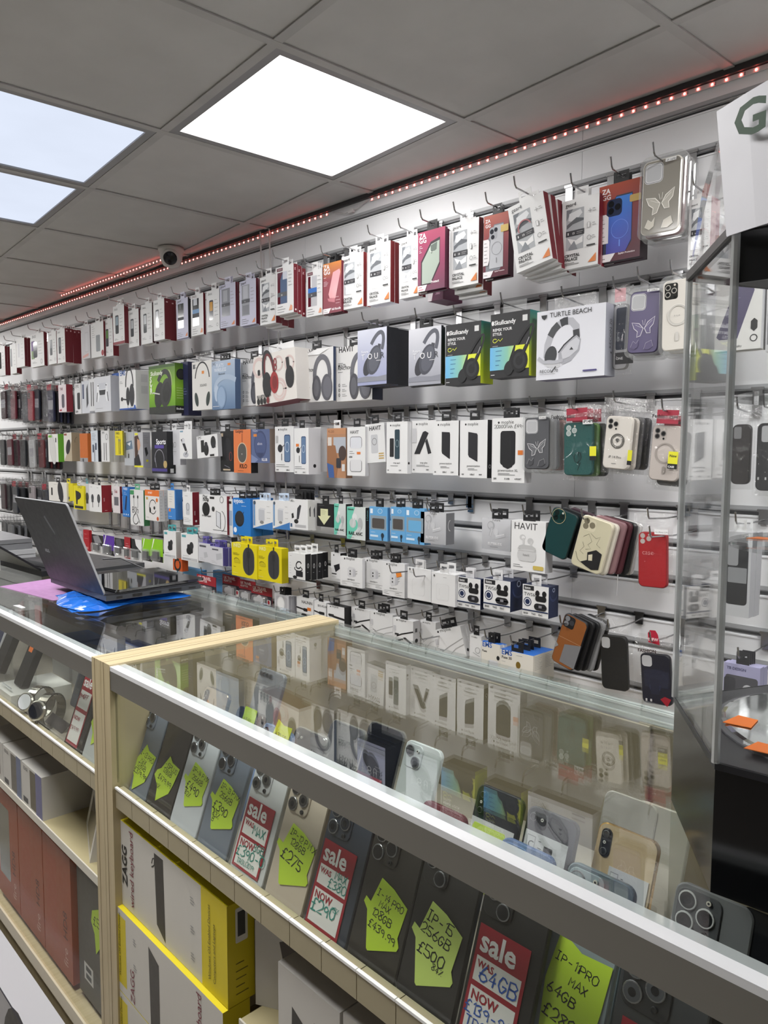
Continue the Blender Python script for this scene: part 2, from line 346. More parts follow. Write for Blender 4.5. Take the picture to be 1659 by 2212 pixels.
# suspended ceiling: tiles and grid
LIT = {(0, 0): 'panel', (1, -1): 'panelcool', (2, -1): 'panelcool'}
EXTRA = {(-3, 0): 'panelfill', (2, -2): 'panelfill', (5, -2): 'panelfill', (-1, -2): 'panelfill', (8, -1): 'panelfill'}  # out-of-view panels added as fill light to brighten the slatwall
m = MB()
def cell(i, j, ins=0.0):
    p = [grid(i+1, j), grid(i, j), grid(i, j+1), grid(i+1, j+1)]; c = (sum(q[0] for q in p)/4, sum(q[1] for q in p)/4); f = 1-ins/.3
    return [((q[0]-c[0])*f+c[0], (q[1]-c[1])*f+c[1]) for q in p]
lights = {**LIT, **EXTRA}
for i in range(-6, 14):
    for j in range(-9, 4):
        if (i, j) in lights: continue
        p = cell(i, j)
        if max(q[1] for q in p) < -5.3 or min(q[1] for q in p) > .05 or max(q[0] for q in p) < XL-.3 or min(q[0] for q in p) > XR+.6: continue
        q = [(x, min(y, .02)) for x, y in p]
        m.face([(x, y, CEIL+.004) for x, y in reversed(q)], 'tile')
m.box(XL-.06, XR+.56, -5.26, .03, CEIL+.08, CEIL+.1, 'tile')
struct(m.build('ceiling'))
m = MB()
def bar(p, q, w, z0, z1, k):
    d = Vector((q[0]-p[0], q[1]-p[1])).normalized(); n = Vector((-d.y, d.x))*w/2
    a = [(p[0]-n.x, p[1]-n.y), (q[0]-n.x, q[1]-n.y), (q[0]+n.x, q[1]+n.y), (p[0]+n.x, p[1]+n.y)]
    i = len(m.v); m.v += [(x, min(y, .012), z0) for x, y in a]+[(x, min(y, .012), z1) for x, y in a]
    for f in ((3, 2, 1, 0), (4, 5, 6, 7), (0, 1, 5, 4), (1, 2, 6, 5), (2, 3, 7, 6), (3, 0, 4, 7)): m.f.append(tuple(i+t for t in f)); m.m.append(m.mi(k))
for j in range(-6, 3):
    p, q = Vector(grid(-5, j)), Vector(grid(12, j)); e = q-p
    if q.y > .0: q = p+e*((.0-p.y)/e.y)
    bar(p, q, .024, CEIL, CEIL+.003, 'tbar')
for i in range(-5, 13):
    y2 = grid(i, 1)
    e = Vector(grid(i, 0))-Vector(grid(i, -1)); p = Vector(grid(i, -6)); t = (0.0-p.y)/e.y; q = p+e*t
    bar(p, q, .024, CEIL-.0003, CEIL+.003, 'tbar')
struct(m.build('trim_12'))
dark = MB(); dark.box(XL, XR, -.012, 0, CEIL-.012, CEIL+.003, '39383a'); struct(dark.build('trim_13'))  # solid dark strip painting the shaded gap between wall and ceiling
def light_panel(ij, kind, label, grp='ceiling light panels'):
    p = cell(*ij); c = (sum(q[0] for q in p)/4, sum(q[1] for q in p)/4); t = empty('ceiling_light', (c[0], c[1], CEIL), (0, 0, GY))
    tag(t, label, 'ceiling light', grp)
    a = MB(); s_, w_ = .287, .022
    for x0, x1, y0, y1 in ((-s_, s_, -s_, -s_+w_), (-s_, s_, s_-w_, s_), (-s_, -s_+w_, -s_+w_, s_-w_), (s_-w_, s_, -s_+w_, s_-w_)): a.box(x0, x1, y0, y1, .001, .02, '8a898a~')
    a.build('frame', t)
    b = MB(); g = s_-w_; b.box(-g, g, -g, g, .006, .012, kind); b.build('diffuser', t)
light_panel((0, 0), 'panel', 'bright square ceiling light panel directly above the wall of boxes')
light_panel((1, -1), 'panelcool', 'bluish square ceiling light cut by the left edge, larger of the two')
light_panel((2, -1), 'panelcool', 'bluish square ceiling light at far left, smaller and farther of the two')
for n, (ij, kind) in enumerate(EXTRA.items()): light_panel(ij, kind, 'added fill light panel, out of view over the shop floor', 'added fill light panels')

# ---------------------------------------------------------------- goods on the slatwall
ROWZ = {'top': 2.131, 'second': 1.845, 'third': 1.547, 'fourth': 1.26, 'fifth': 1.071, 'sixth': .892, 'lowest': .77}
ROWS = {k: [] for k in ROWZ}
WHITE = 'e6e6e6'
GEAR = ('R .12 .14 .6 .73 b9bcc0*;P 85898e* .12 .14 .3 .14 .12 .3;P e9ebed* .2 .2 .5 .16 .56 .22 .35 .33 .18 .3;P 6f7276* .14 .36 .4 .27 .6 .3 .6 .33 .3 .36 .14 .42;P f4f4f4* .16 .55 .4 .6 .58 .55 .58 .64 .3 .68;'
 'P 94989d* .2 .7 .35 .6 .45 .73 .2 .73;R .12 .45 .62 .53 35353a;B e6e6e6 .07 .29 .508 13;L aaa .012 .42 .48 .58 .48;L aaa .01 .42 .505 .55 .505;R .17 .475 .2 .51 ddd;'
 'T 2b2b2d .13 .1 .1 gear4;B 222 .1 .1 .83 CRYSTAL;B 222 .1 .1 .885 PALACE;P dc8246 .74 .95 .95 .95 .95 .83;X 888 2 .1 .915 .55 .935;'
 'L 777 .01 .72 .22 .82 .22;L 777 .01 .77 .19 .77 .25;R .71 .38 .78 .46 999;R .72 .385 .77 .455 e6e6e6;A 888 .012 .76 .6 .05 .05 0 360;X 999 2 .84 .2 .95 .23;X 999 2 .84 .4 .95 .43;X 999 2 .84 .58 .95 .61;R .7 .7 .93 .722 333')
def zagg(win, case): return ('P %s .1 .9 .1 .48 .26 .3 .42 .16 .8 .16 .8 .78 .66 .9;' % win + case +
 'B f2e9ea .15 .07 .11 ZA;B f2e9ea .15 .07 .19 GG;P f0ecee 0 .9 .42 .9 .3 1 0 1;B 333 .045 .05 .965 iPhone;')
def winbox(c1, c2, band='3f4045'): return ('R .12 .13 .6 .72 %s*;R .3 .13 .6 .72 %s~;P d8dadd* .46 .13 .6 .13 .6 .27 .5 .26;R .12 .46 .62 .56 %s;B e6e6e6 .06 .28 .53 13;L bbb .01 .4 .52 .58 .52;T 6a1c30 .1 .1 .095 ZAGG;X 777 3 .1 .82 .6 .88;P e2a07e .76 .94 .95 .94 .95 .87 .86 .84;X 999 4 .68 .2 .92 .45' % (c1, c2, band))
def SP(c, c2='55585c'): return 'R .2 .24 .5 .72 %s* .06;R .24 .28 .46 .5 %s* .02;T 333 .11 .12 .11 ZAGG;X 888 5 .6 .25 .9 .62;X 777 2 .12 .85 .5 .88;A 999 .015 .8 .86 .06 .06 0 360' % (c2, c)
def MOPH(body): return 'E .2 .07 .03 .03 222;T 222 .13 .27 .09 mophie;' + body
def HP(cx, cy, s, c, c2, tilt=0):   # over-ear headphones
    return ('A %s %.3f %s %s %.3f %.3f 0 180 %d;E %.3f %.3f %.3f %.3f %s;E %.3f %.3f %.3f %.3f %s;E %.3f %.3f %.3f %.3f %s;E %.3f %.3f %.3f %.3f %s' %
      (c, .16*s, cx, cy, s, s*1.35, tilt, cx-.86*s, cy+.28*s, .36*s, .56*s, c2, cx+.86*s, cy+.28*s, .36*s, .56*s, c2, cx-.8*s, cy+.28*s, .2*s, .38*s, c, cx+.8*s, cy+.28*s, .2*s, .38*s, c))
def I(row, geom, n, name, cat, desc, dsl, body=WHITE, side=None, tab='1d1d1f', tabw=.36, **kw):
    ROWS[row].append(dict(g=geom, n=n, name=name, cat=cat, desc=desc, dsl=dsl, body=body, side=side or body, tab=tab, tabw=tabw, **kw))
def hang_tab(w, k, parent, y=.002):
    m = MB(); a = w/2; h = .028; t = .0012
    for x0, x1, z0, z1 in ((-a, -a*.62, 0, h), (a*.62, a, 0, h), (-a*.62, a*.62, 0, h*.38), (-a*.62, a*.62, h*.72, h)): m.box(x0, x1, y, y+t, z0, z1, k)
    return m.build('hang_tab', parent)
def make_box(e, x, y, zt, w, h, d, roll):
    t = empty(e['name'], (x, y, zt), (0, roll, 0)); m = MB()
    m.box(-w/2, w/2, 0, d, -h, 0, e['body'], kf=e.get('front'), kr=e['side'], kb=e.get('bottom'), kt=e.get('top'))
    m.draw(e['dsl'], w, h)
    if e.get('sidedsl'):   # print on the right-hand side
        k = MB(); k.draw(e['sidedsl'], d, h, 0)
        mi = {q: m.mi(q) for q in k.mats}; i = len(m.v); m.v += [(w/2-q[1], q[0], q[2]) for q in k.v]; m.f += [tuple(i+c for c in f) for f in k.f]; m.m += [mi[k.mats[c]] for c in k.m]
    m.build('carton', t)
    if e['tab']: hang_tab(min(.05, max(.02, w*e['tabw'])), e['tab'], t, min(.004, d*.3))
    if e.get('tab2'): hang_tab(min(.05, max(.02, w*e['tabw'])), e['tab'], t, d*.7)
    if e.get('flap'):
        q = MB(); q.box(-w*.3, w*.3, d*.4, d*.4+.0012, 0, .035, e['flap']); q.build('header_card', t)
    return t
def case_body(m, w, h, d, k, kside=None, y=0, r=.012): m.prism(rr_out(-w/2, -h, w/2, 0, r), y, y+d, k, kside, .002)
BUTTER = ('R .05 .04 .54 .31 d9d9db .11;R .06 .047 .53 .303 77787c .1;R .075 .055 .515 .295 d2d2d4 .09;R .1 .068 .49 .282 b4b5b8 .08;P {b} .5 .6 .36 .52 .12 .5 .2 .6 .32 .65 .3 .74 .42 .72;P {b} .54 .6 .64 .5 .86 .42 .82 .54 .72 .6 .74 .68 .62 .68;'
 'L {e} .02 .5 .6 .36 .52 .12 .5 .2 .6 .32 .65 .3 .74 .42 .72 .5 .6;L {e} .02 .54 .6 .64 .5 .86 .42 .82 .54 .72 .6 .74 .68 .62 .68 .54 .6;L {e} .008 .5 .6 .24 .54;L {e} .008 .54 .6 .78 .48;L {e} .01 .5 .55 .46 .47;L {e} .01 .54 .55 .56 .46;P {c} .12 .9 .2 .8 .3 .84 .38 .78 .36 .9 .24 .94;P {c} .56 .94 .62 .84 .8 .8 .86 .9 .72 .95;L {e} .006 .12 .9 .2 .8 .3 .84 .38 .78;L {e} .006 .56 .94 .62 .84 .8 .8 .86 .9')
def CAM3(c='26272a', k='8f9194'): return 'R .07 .04 .5 .27 %s .08;E .18 .1 .09 .09 %s;E .18 .1 .062 .062 *0;E .18 .2 .09 .09 %s;E .18 .2 .062 .062 *0;E .38 .15 .09 .09 %s;E .38 .15 .062 .062 *0;E .4 .07 .035 .035 *1;E .4 .24 .035 .035 *0'.replace('*0', '1a1b1d*').replace('*1', 'cfc9bd') % (c, k, k, k)
def make_case(e, x, y, zt, w, h, d, roll):
    """phone case hung in a bag or a clear blister"""
    t = empty(e['name'], (x, y, zt), (0, roll, 0)); th = min(.012, d); m = MB()
    case_body(m, w, h, th, e['body'], e['side']); m.y = 0; m.draw(e['dsl'], w, h); m.build('case_body', t)
    if e.get('bag'):
        q = MB(); bw, b0, b1 = w*e.get('bagw', .62), .045, h+.012
        ys = [-.004-.0025*math.sin(k*1.7) for k in range(7)]
        for k in range(6):
            za, zb = b0-(b0+b1)*k/6, b0-(b0+b1)*(k+1)/6
            q.face([(-bw, ys[k+1], zb), (bw, ys[k+1]-.001, zb), (bw, ys[k], za), (-bw, ys[k]+.001, za)], 'filmclear' if e['bag'] == 'film' and zb < -.004 else e['bag'])
            q.face([(-bw, th+.003, za), (bw, th+.003, za), (bw, th+.003, zb), (-bw, th+.003, zb)], e['bag'])
        q.build('bag', t)
    if e.get('blister'):
        q = MB(); q.prism(rr_out(-w/2-.01, -h-.01, w/2+.01, .012, .018), .002, th+.012, 'blister', None, .003); q.build('blister', t)
    if e.get('header'):
        q = MB(); q.box(-w*.36, w*.36, -.006, -.0052, .004, .036, e['header']); q.y = -.006; q.draw(e.get('hdsl', ''), w, h); q.build('header_label', t)
    for tg in ((e.get('tags') or '')+'|'+(e.get('tags2') or '')).split('|'):
        if tg: q = MB(); q.y = -.0075; q.draw(tg, w, h); q.build('sticker', t)
    return t
def make_card(e, x, y, zt, w, h, d, roll):
    """flat printed card with a hang hole and a moulded blister"""
    t = empty(e['name'], (x, y, zt), (0, roll, 0)); m = MB(); m.box(-w/2, w/2, 0, .002, -h, 0, e['body']); m.draw(e['dsl'], w, h); m.build('backing_card', t)
    q = MB(); q.prism(rr_out(-w*.34, -h*.94, w*.34, -h*.45, .008), -max(.012, d*.6), -.0006, 'blister', None, .003); q.build('blister', t)
    g = MB(); g.box(-w*.2, w*.2, -max(.009, d*.45), -.002, -h*.85, -h*.55, e.get('inside', '222326')); g.build('product', t)
    return t
MAKE = {'box': make_box, 'case': make_case, 'card': make_card}
def dup(t, x, y, zt, roll):
    r = t.copy(); COL.objects.link(r); r.location = (x, y, zt); r.rotation_euler = (0, roll, 0)
    for ch in t.children:
        c = ch.copy(); COL.objects.link(c); c.parent = r
    return r
_HK = {}
def hook(x, zslot, za, off, label, group, ext=.035):
    """saddle clip in the slot and a wire arm with a turned-up tip"""
    key = (round((zslot-za)/.008), round(off/.01), ext); loc = (x, -.004, zslot)
    if key in _HK:
        r = _HK[key].copy(); COL.objects.link(r); r.location = loc
        for ch in _HK[key].children: c = ch.copy(); COL.objects.link(c); c.parent = r
    else:
        r = empty('display_hook', loc); dz = min(-.012, za-zslot); m = MB(); m.box(-.011, .011, -.004, 0, dz-.01, .008, 'steel'); m.box(-.014, .014, -.006, 0, .004, .011, 'steel'); m.build('clip', r)
        L = off+ext; q = MB(); q.tube([(0, -.003, dz), (0, -L*.5, dz-.001), (0, -L, dz+.004), (0, -L-.006, dz+.010), (0, -L-.012, dz+.03)], .0021, 'steel', 6); q.build('prong', r); _HK[key] = r
    tag(r, label, 'hook', group); return r
def finish_rows():
    for row, items in ROWS.items():
        N = len(items)
        for i, e in enumerate(items):
            pos = ('%s from right' % ordn(i+1)) if i+1 <= (N+1)//2 else ('%s from left' % ordn(N-i))
            x, zt, w, h, y, d, roll = e['g']; n = e['n']; d = max(.004, d); typ = e.get('t', 'box'); dd = d/n
            if typ == 'case': dd = .027 if e.get('blister') else .019 if e.get('bag') else .0125
            t = MAKE[typ](e, x, y, zt, w, h, dd if typ == 'box' else d/max(1, n), roll)
            tag(t, '%s, %s, %s row' % (e['desc'], pos, row), e['cat'])
            t['group'] = {'box': 'boxed goods', 'case': 'hanging phone cases', 'card': 'carded goods'}[typ]+' in the %s row' % row
            for k in range(1, n):
                jx, jz, jr = RND.uniform(-.003, .003), RND.uniform(-.004, .001), RND.uniform(-.012, .012)
                A_ = (x+jx+k*e.get('dx', 0), y+dd*k, zt+jz+k*e.get('dz', 0)); rl = roll*(1-k*e.get('unroll', 0))+jr
                if e.get('cols'):
                    ck = e['cols'][(k-1) % len(e['cols'])]; c = MAKE[typ]({**e, 'body': ck, 'side': ck, 'dsl': 'R .06 .05 .48 .27 1a1b1d .09', 'tags': None}, A_[0], A_[1], A_[2], w, h, d/n, rl); c['category'] = e['cat']; c['group'] = t['group']
                else: c = dup(t, *A_, rl)
                c['label'] = '%s %s behind the front item %s, %s row' % (e['cat'], {1: 'directly', 2: 'second', 3: 'third', 4: 'fourth', 5: 'fifth', 6: 'sixth'}[k], pos, row); LABELS.add(c['label'])
            if e.get('hook', True):
                za = zt+.016 if typ != 'case' else zt+.03
                if e.get('za') is not None: za = e['za']
                zs = e.get('zs', ROWZ[row]); hook(x+e.get('hx', 0), zs, min(za, zs-.004), -y, 'chrome hook holding the %s %s, %s row' % (e['cat'], pos, row), 'display hooks', {'top': .035, 'second': .03, 'third': .022}.get(row, .014))

# geometry of each item: top centre x, top z, width, height, front y, depth, tilt
RED = '6e1a26'; DK = '1c1c20'; LAV = 'c9c9dc'; PURP = '4a1d3a'
# ---- top row, right to left
I('top', (-0.723, 1.986, 0.050, 0.157, -0.120, 0.051, 0), 1, 'phone_case_box', 'case box', 'white window case box seen past the clear tower edge', GEAR, side='7c2a3a', tab='e0e0e0')
I('top', (-0.793, 2.078, 0.091, 0.166, -0.170, 0.045, 0.022), 3, 'blister_phone_case', 'phone case', 'silver butterfly phone case with ring-studded camera window', BUTTER.format(b='b7b3aa*', e='efece4', c='c9c4b8*'), body='8f8b83*', side='d8d4cc*', t='case', blister=1, tags='R .62 .03 .9 .075 e4e4e4;T 333 .07 .66 .07 iP_16PRO', za=2.07, cols=['6e1a26', '2a2a2c'])
I('top', (-0.912, 2.062, 0.111, 0.186, -0.140, 0.042, 0), 2, 'phone_case_box', 'case box', 'burgundy box with a blue gradient phone case', zagg('26304a', '') + 'P bluecase .2 .9 .2 .48 .3 .32 .42 .18 .79 .18 .79 .76 .66 .9;R .2 .2 .56 .42 2c3550* .09;E .3 .26 .07 .07 12141c*;E .3 .35 .07 .07 12141c*;E .46 .31 .07 .07 12141c*;A 6d8fe6 .012 .52 .6 .2 .2 0 360;L 6d8fe6 .03 .52 .74 .52 .82;R .74 .2 1 .29 c9a75a~ .03;P e8e4e6 0 .76 .25 .76 .25 .42 .18 .38 0 .38;X 888 6 .04 .44 .18 .72;B eedfe2 .055 .5 .93 Stylish_Protection', front='zaggfade', side='2a1420', bottom='2a1420')
I('top', (-1.008, 2.043, 0.104, 0.172, -0.160, 0.030, 0), 2, 'phone_case_box', 'case box', 'upright white clear-case box left of the burgundy blue-case box', GEAR, side=RED, tab='e6e6e6')
I('top', (-1.134, 2.052, 0.109, 0.175, -0.220, 0.110, -0.188), 5, 'phone_case_box', 'case box', 'white clear-case box tilted on its hook', GEAR + ';A b06a6e .03 .4 .4 .18 .18 20 200', side=RED, tab='e6e6e6', dx=.008, dz=-.004, unroll=.22)
I('top', (-1.261, 2.055, 0.084, 0.168, -0.170, 0.028, 0), 2, 'phone_case_box', 'case box', 'burgundy box with a clear ring case and gold sticker', zagg('8d9096*', '') + 'P c8cacf* .25 .86 .25 .5 .34 .3 .44 .18 .8 .18 .8 .86;R .24 .2 .56 .4 b4b6bc* .09;E .34 .27 .08 .08 3b3d44*;E .5 .25 .07 .07 3b3d44*;E .38 .36 .07 .07 3b3d44*;A 8a8c90 .015 .54 .55 .2 .2 0 360;L 8a8c90 .03 .54 .7 .54 .78;R .7 .2 1 .31 d2b45e~ .03;P ece8ea 0 .8 .2 .8 .26 .72 .26 .42 .2 .38 0 .38;X 777 6 .04 .44 .2 .74;B eedfe2 .055 .48 .93 Stylish_Protection', front='zaggfade', side=PURP, bottom='241018')
I('top', (-1.372, 2.061, 0.104, 0.182, -0.170, 0.063, 0), 3, 'phone_case_box', 'case box', 'white clear-case box with burgundy spine and cartons hanging lower behind', GEAR, side=RED, tab='e6e6e6', dz=-.012)
I('top', (-1.479, 2.053, 0.105, 0.173, -0.190, 0.022, 0), 2, 'phone_case_box', 'case box', 'magenta box with a sage green phone case', 'P 2c1622 .12 .9 .12 .5 .48 .2 .82 .15 .82 .6 .5 .9;P a4b0a4~ .16 .88 .16 .52 .5 .24 .8 .2 .8 .56 .48 .88;P 5f6a62 .48 .26 .72 .22 .7 .34 .5 .4;A dfe6dc .012 .55 .3 .12 .12 180 300;B f2e9ea .19 .05 .11 ZA;B f2e9ea .19 .05 .19 GG;X e8d8de 2 .06 .24 .2 .27;X e8d8de 2 .06 .31 .16 .34;P f2e8e4 0 .9 .36 .9 .28 1 0 1;B f6ecef .1 .5 .89 Protect;X c06 2 .05 .93 .25 .97', front='zaggpink', side='5e1c3c', bottom='3a1226')
I('top', (-1.522, 1.903, 0.061, 0.037, -0.120, 0.093, 0), 1, 'phone_case_box', 'case box', 'purple bundle box hanging low behind the magenta box', 'P e6dfe2 0 0 .4 0 .25 1 0 1;B b98aa2 .2 .5 .55 360', body='5a1a40', tab=None, hook=False)
I('top', (-1.604, 2.064, 0.080, 0.182, -0.150, 0.030, 0), 2, 'phone_case_box', 'case box', 'white clear-case box half hidden by the magenta box', GEAR, side=RED, tab='e6e6e6')
I('top', (-1.717, 2.063, 0.103, 0.188, -0.170, 0.038, 0), 2, 'phone_case_box', 'case box', 'white clear-case box with an orange-edged purple carton behind', GEAR, side='7c1d22', tab='e6e6e6')
I('top', (-1.851, 2.054, 0.106, 0.174, -0.160, 0.031, 0), 2, 'phone_case_box', 'case box', 'white clear-case box beside the burgundy glass-bundle box', GEAR, side='8a1f22', tab='e6e6e6')
I('top', (-1.941, 2.043, 0.093, 0.168, -0.170, 0.030, 0), 3, 'phone_case_box', 'case box', 'burgundy and amber box with a pink tilted phone print', 'P e2a3a8* .3 .62 .55 .2 .9 .16 .95 .22 .68 .72 .36 .7;P c97f88* .24 .7 .66 .72 .64 .8 .3 .76;B f2e9ea .24 .04 .12 ZA;B f2e9ea .24 .04 .22 GG;X e8d8de 1 .04 .28 .26 .28;X d8b8be 4 .04 .36 .32 .44;X d8a8b0 3 .7 .7 .98 .82;P f0e8ea 0 .9 .46 .9 .32 1 0 1;X 666 2 .03 .93 .3 .97;B f6ecef .11 .48 .95 360_Bundle', front='zaggamber', side='6a1a2c', bottom='4a1422', tab='1a1a1a', tab2=1)
I('top', (-2.047, 2.036, 0.088, 0.157, -0.160, 0.030, 0), 3, 'phone_case_box', 'case box', 'white window box with a blue band across the window', 'R .12 .12 .66 .78 5a1c2a*;R .3 .12 .66 .78 c4c4c8*;R .28 .12 .36 .36 e8e8ea*;R .12 .38 .66 .48 2f6fc0;R .12 .48 .66 .58 4a4d54;B e8e8e8 .08 .3 .55 13;R .1 .03 .42 .095 5e1c2e;T e8d8dc .09 .14 .08 ZAGG;X 777 3 .1 .84 .6 .95;P e2a07e .76 .95 .95 .95 .95 .87 .86 .84;X 999 5 .72 .14 .95 .5', side=RED, tab='e6e6e6')
I('top', (-2.163, 2.064, 0.103, 0.168, -0.200, 0.053, 0), 3, 'phone_case_box', 'case box', 'white window box with a navy case and three burgundy spines', 'R .1 .12 .64 .78 5a1c2a*;P 40577a~ .26 .78 .26 .28 .4 .13 .64 .12 .64 .78;R .4 .12 .64 .28 c9ccd6~;R .1 .54 .64 .63 55565a;B e8e8e8 .08 .3 .615 13;R .08 .03 .4 .095 5e1c2e;T e8d8dc .09 .12 .08 ZAGG;X 777 3 .1 .84 .6 .95;P e2a07e .74 .95 .93 .95 .93 .86 .84 .83;X 999 5 .72 .14 .95 .42', side=RED, tab='e6e6e6', sidedsl='B e9d5d8 .55 .2 .12 Z;E .5 .94 .2 .2 e8d8da', dz=-.004)
I('top', (-2.290, 2.052, 0.097, 0.175, -0.180, 0.083, 0), 3, 'phone_case_box', 'case box', 'white clear-case box left of the navy window box', GEAR, side=RED, tab='e6e6e6', dz=-.006)
I('top', (-2.430, 2.062, 0.105, 0.171, -0.170, 0.025, 0), 2, 'phone_case_box', 'case box', 'lavender window box with burgundy spine, right of its pair', 'R .1 .1 .6 .78 a9abb2*;R .2 .12 .5 .4 c6c8d0*;R .16 .55 .56 .76 8f9198*;R .1 .42 .62 .5 55565c;B ddd .06 .28 .48 13;T 444 .14 .08 .08 gear4;X 777 3 .1 .86 .6 .95;P dc8a58 .74 .96 .93 .96 .93 .86;X 888 5 .68 .2 .92 .5', body=LAV, side='591425', tab='d4d4e4')
I('top', (-2.570, 2.068, 0.114, 0.169, -0.170, 0.017, 0), 2, 'phone_case_box', 'case box', 'lavender window box with burgundy spine, left of its pair', 'R .14 .1 .66 .74 96989f*;R .24 .14 .5 .4 b4b6bd*;R .14 .44 .66 .51 55565c;B ddd .06 .28 .495 13;T 444 .14 .08 .07 gear4;X 777 3 .1 .86 .6 .95;P dc8a58 .74 .96 .93 .96 .93 .86;X 888 5 .7 .2 .93 .5', body=LAV, side='591425', tab='d4d4e4')
I('top', (-2.673, 2.060, 0.099, 0.165, -0.170, 0.030, 0), 2, 'phone_case_box', 'screen box', 'white screen protector box with an orange and grey phone', SP('cf9a4a', '4a4b52'), side=RED, tab='e6e6e6')
I('top', (-2.795, 2.060, 0.096, 0.169, -0.170, 0.012, 0), 2, 'phone_case_box', 'case box', 'white window box with a light blue band', 'R .12 .1 .64 .76 2a2c32*;R .2 .1 .5 .26 cfd2d8*;R .12 .36 .66 .46 7fa3cc;R .12 .46 .66 .56 45464c;T 5e1c2e .13 .1 .07 ZAGG;X 777 3 .1 .84 .6 .95;P e2a07e .74 .95 .93 .95 .93 .86 .84 .84', side=RED, tab='e6e6e6')
I('top', (-2.915, 2.059, 0.095, 0.168, -0.170, 0.015, 0), 2, 'phone_case_box', 'case box', 'lavender window box with a black case and black spine', 'R .12 .12 .62 .74 26272c*;R .3 .14 .36 .24 8a8c94*;R .12 .46 .62 .54 4a4b50;T 444 .14 .1 .08 gear4;X 777 3 .1 .86 .6 .95;P dc8a58 .74 .96 .93 .96 .93 .86', body=LAV, side='202024', tab='d4d4e4')
I('top', (-3.061, 2.071, 0.097, 0.176, -0.200, 0.058, 0), 2, 'phone_case_box', 'screen box', 'white screen box with pale phone and two wide burgundy spines', SP('d5d8dc'), side=RED, tab='e6e6e6', sidedsl='R .3 .07 .6 .1 d8b8bc')
I('top', (-3.228, 2.079, 0.103, 0.180, -0.170, 0.030, 0), 2, 'phone_case_box', 'screen box', 'white screen box with silver phone, middle of three', SP('d5d8dc'), side='3a0f18', tab='e6e6e6')
I('top', (-3.354, 2.069, 0.101, 0.172, -0.170, 0.008, 0), 2, 'phone_case_box', 'screen box', 'white screen box with silver phone, left of three', SP('c5c8cc'), side='5a1420', tab='e6e6e6')
I('top', (-3.465, 2.100, 0.116, 0.182, -0.190, 0.021, 0), 1, 'phone_case_box', 'screen box', 'film-wrapped white screen box with red lower band', SP('9fb0bc') + ';R 0 .93 1 1 8a2430', side=RED, tab='e6e6e6', flap='film')
I('top', (-3.639, 2.057, 0.095, 0.179, -0.160, 0.030, 0), 1, 'phone_case_box', 'screen box', 'white box with a green-tinted phone print', SP('6f9a5c'), side=RED, tab='e6e6e6')
I('top', (-3.745, 2.055, 0.146, 0.172, -0.170, 0.030, 0), 2, 'phone_case_box', 'screen box', 'white box with a grey glass print and red seal', 'R .4 .36 .72 .84 8f9498 .05;E .9 .9 .1 .1 a03038;X 999 6 .1 .1 .35 .4', side=RED, tab='e6e6e6')
I('top', (-3.903, 2.058, 0.102, 0.169, -0.160, 0.030, 0), 1, 'phone_case_box', 'screen box', 'pale grey box with a faint outlined phone', 'R .4 .2 .8 .8 c9c9cd .05;R .43 .22 .77 .78 dcdce0 .05;P e3b6b0 .1 .9 .8 .84 .8 .92 .1 .98', body='d9d8dc', side='b0b0b4', tab='e6e6e6')
I('top', (-4.073, 2.054, 0.105, 0.178, -0.220, 0.087, 0), 4, 'phone_case_box', 'screen box', 'white screen box fronting four burgundy spines', SP('8b8e94', '6a6d72'), side=RED, tab='e6e6e6', sidedsl='R .35 .05 .65 .09 d8b8bc')
I('top', (-4.265, 2.064, 0.113, 0.176, -0.190, 0.030, 0), 2, 'phone_case_box', 'screen box', 'white screen box with a grey phone beside the four spines', SP('9a9da2', '74777c'), side=RED, tab='e6e6e6')
I('top', (-4.508, 2.082, 0.198, 0.188, -0.180, 0.019, 0), 2, 'phone_case_box', 'screen box', 'white box with purple and green phone print', 'R .05 .2 .3 .5 5a2f7c;R .05 .5 .3 .75 6f8a52;' + SP('7b7e84', '5c5f64'), side=RED, tab='e6e6e6')
I('top', (-4.800, 2.084, 0.134, 0.169, -0.170, 0.034, 0), 2, 'phone_case_box', 'screen box', 'plain white tall box with wide burgundy spine', 'R .2 .15 .42 .65 d0d0d4 .05;X 999 5 .6 .2 .9 .7', side=RED, tab='e6e6e6')
I('top', (-4.923, 2.065, 0.107, 0.181, -0.170, 0.030, 0), 2, 'phone_case_box', 'screen box', 'plain white narrow box left of the wide burgundy spine', 'R .1 .15 .3 .75 7b7e84 .03;X 999 5 .6 .2 .9 .7', side=RED, tab='e6e6e6')
I('top', (-5.132, 2.066, 0.135, 0.181, -0.170, 0.030, 0), 2, 'phone_case_box', 'screen box', 'white box with a black phone at the frame edge', 'R .1 .18 .5 .75 222326* .05;X 999 5 .6 .2 .9 .7', side=RED, tab='e6e6e6')

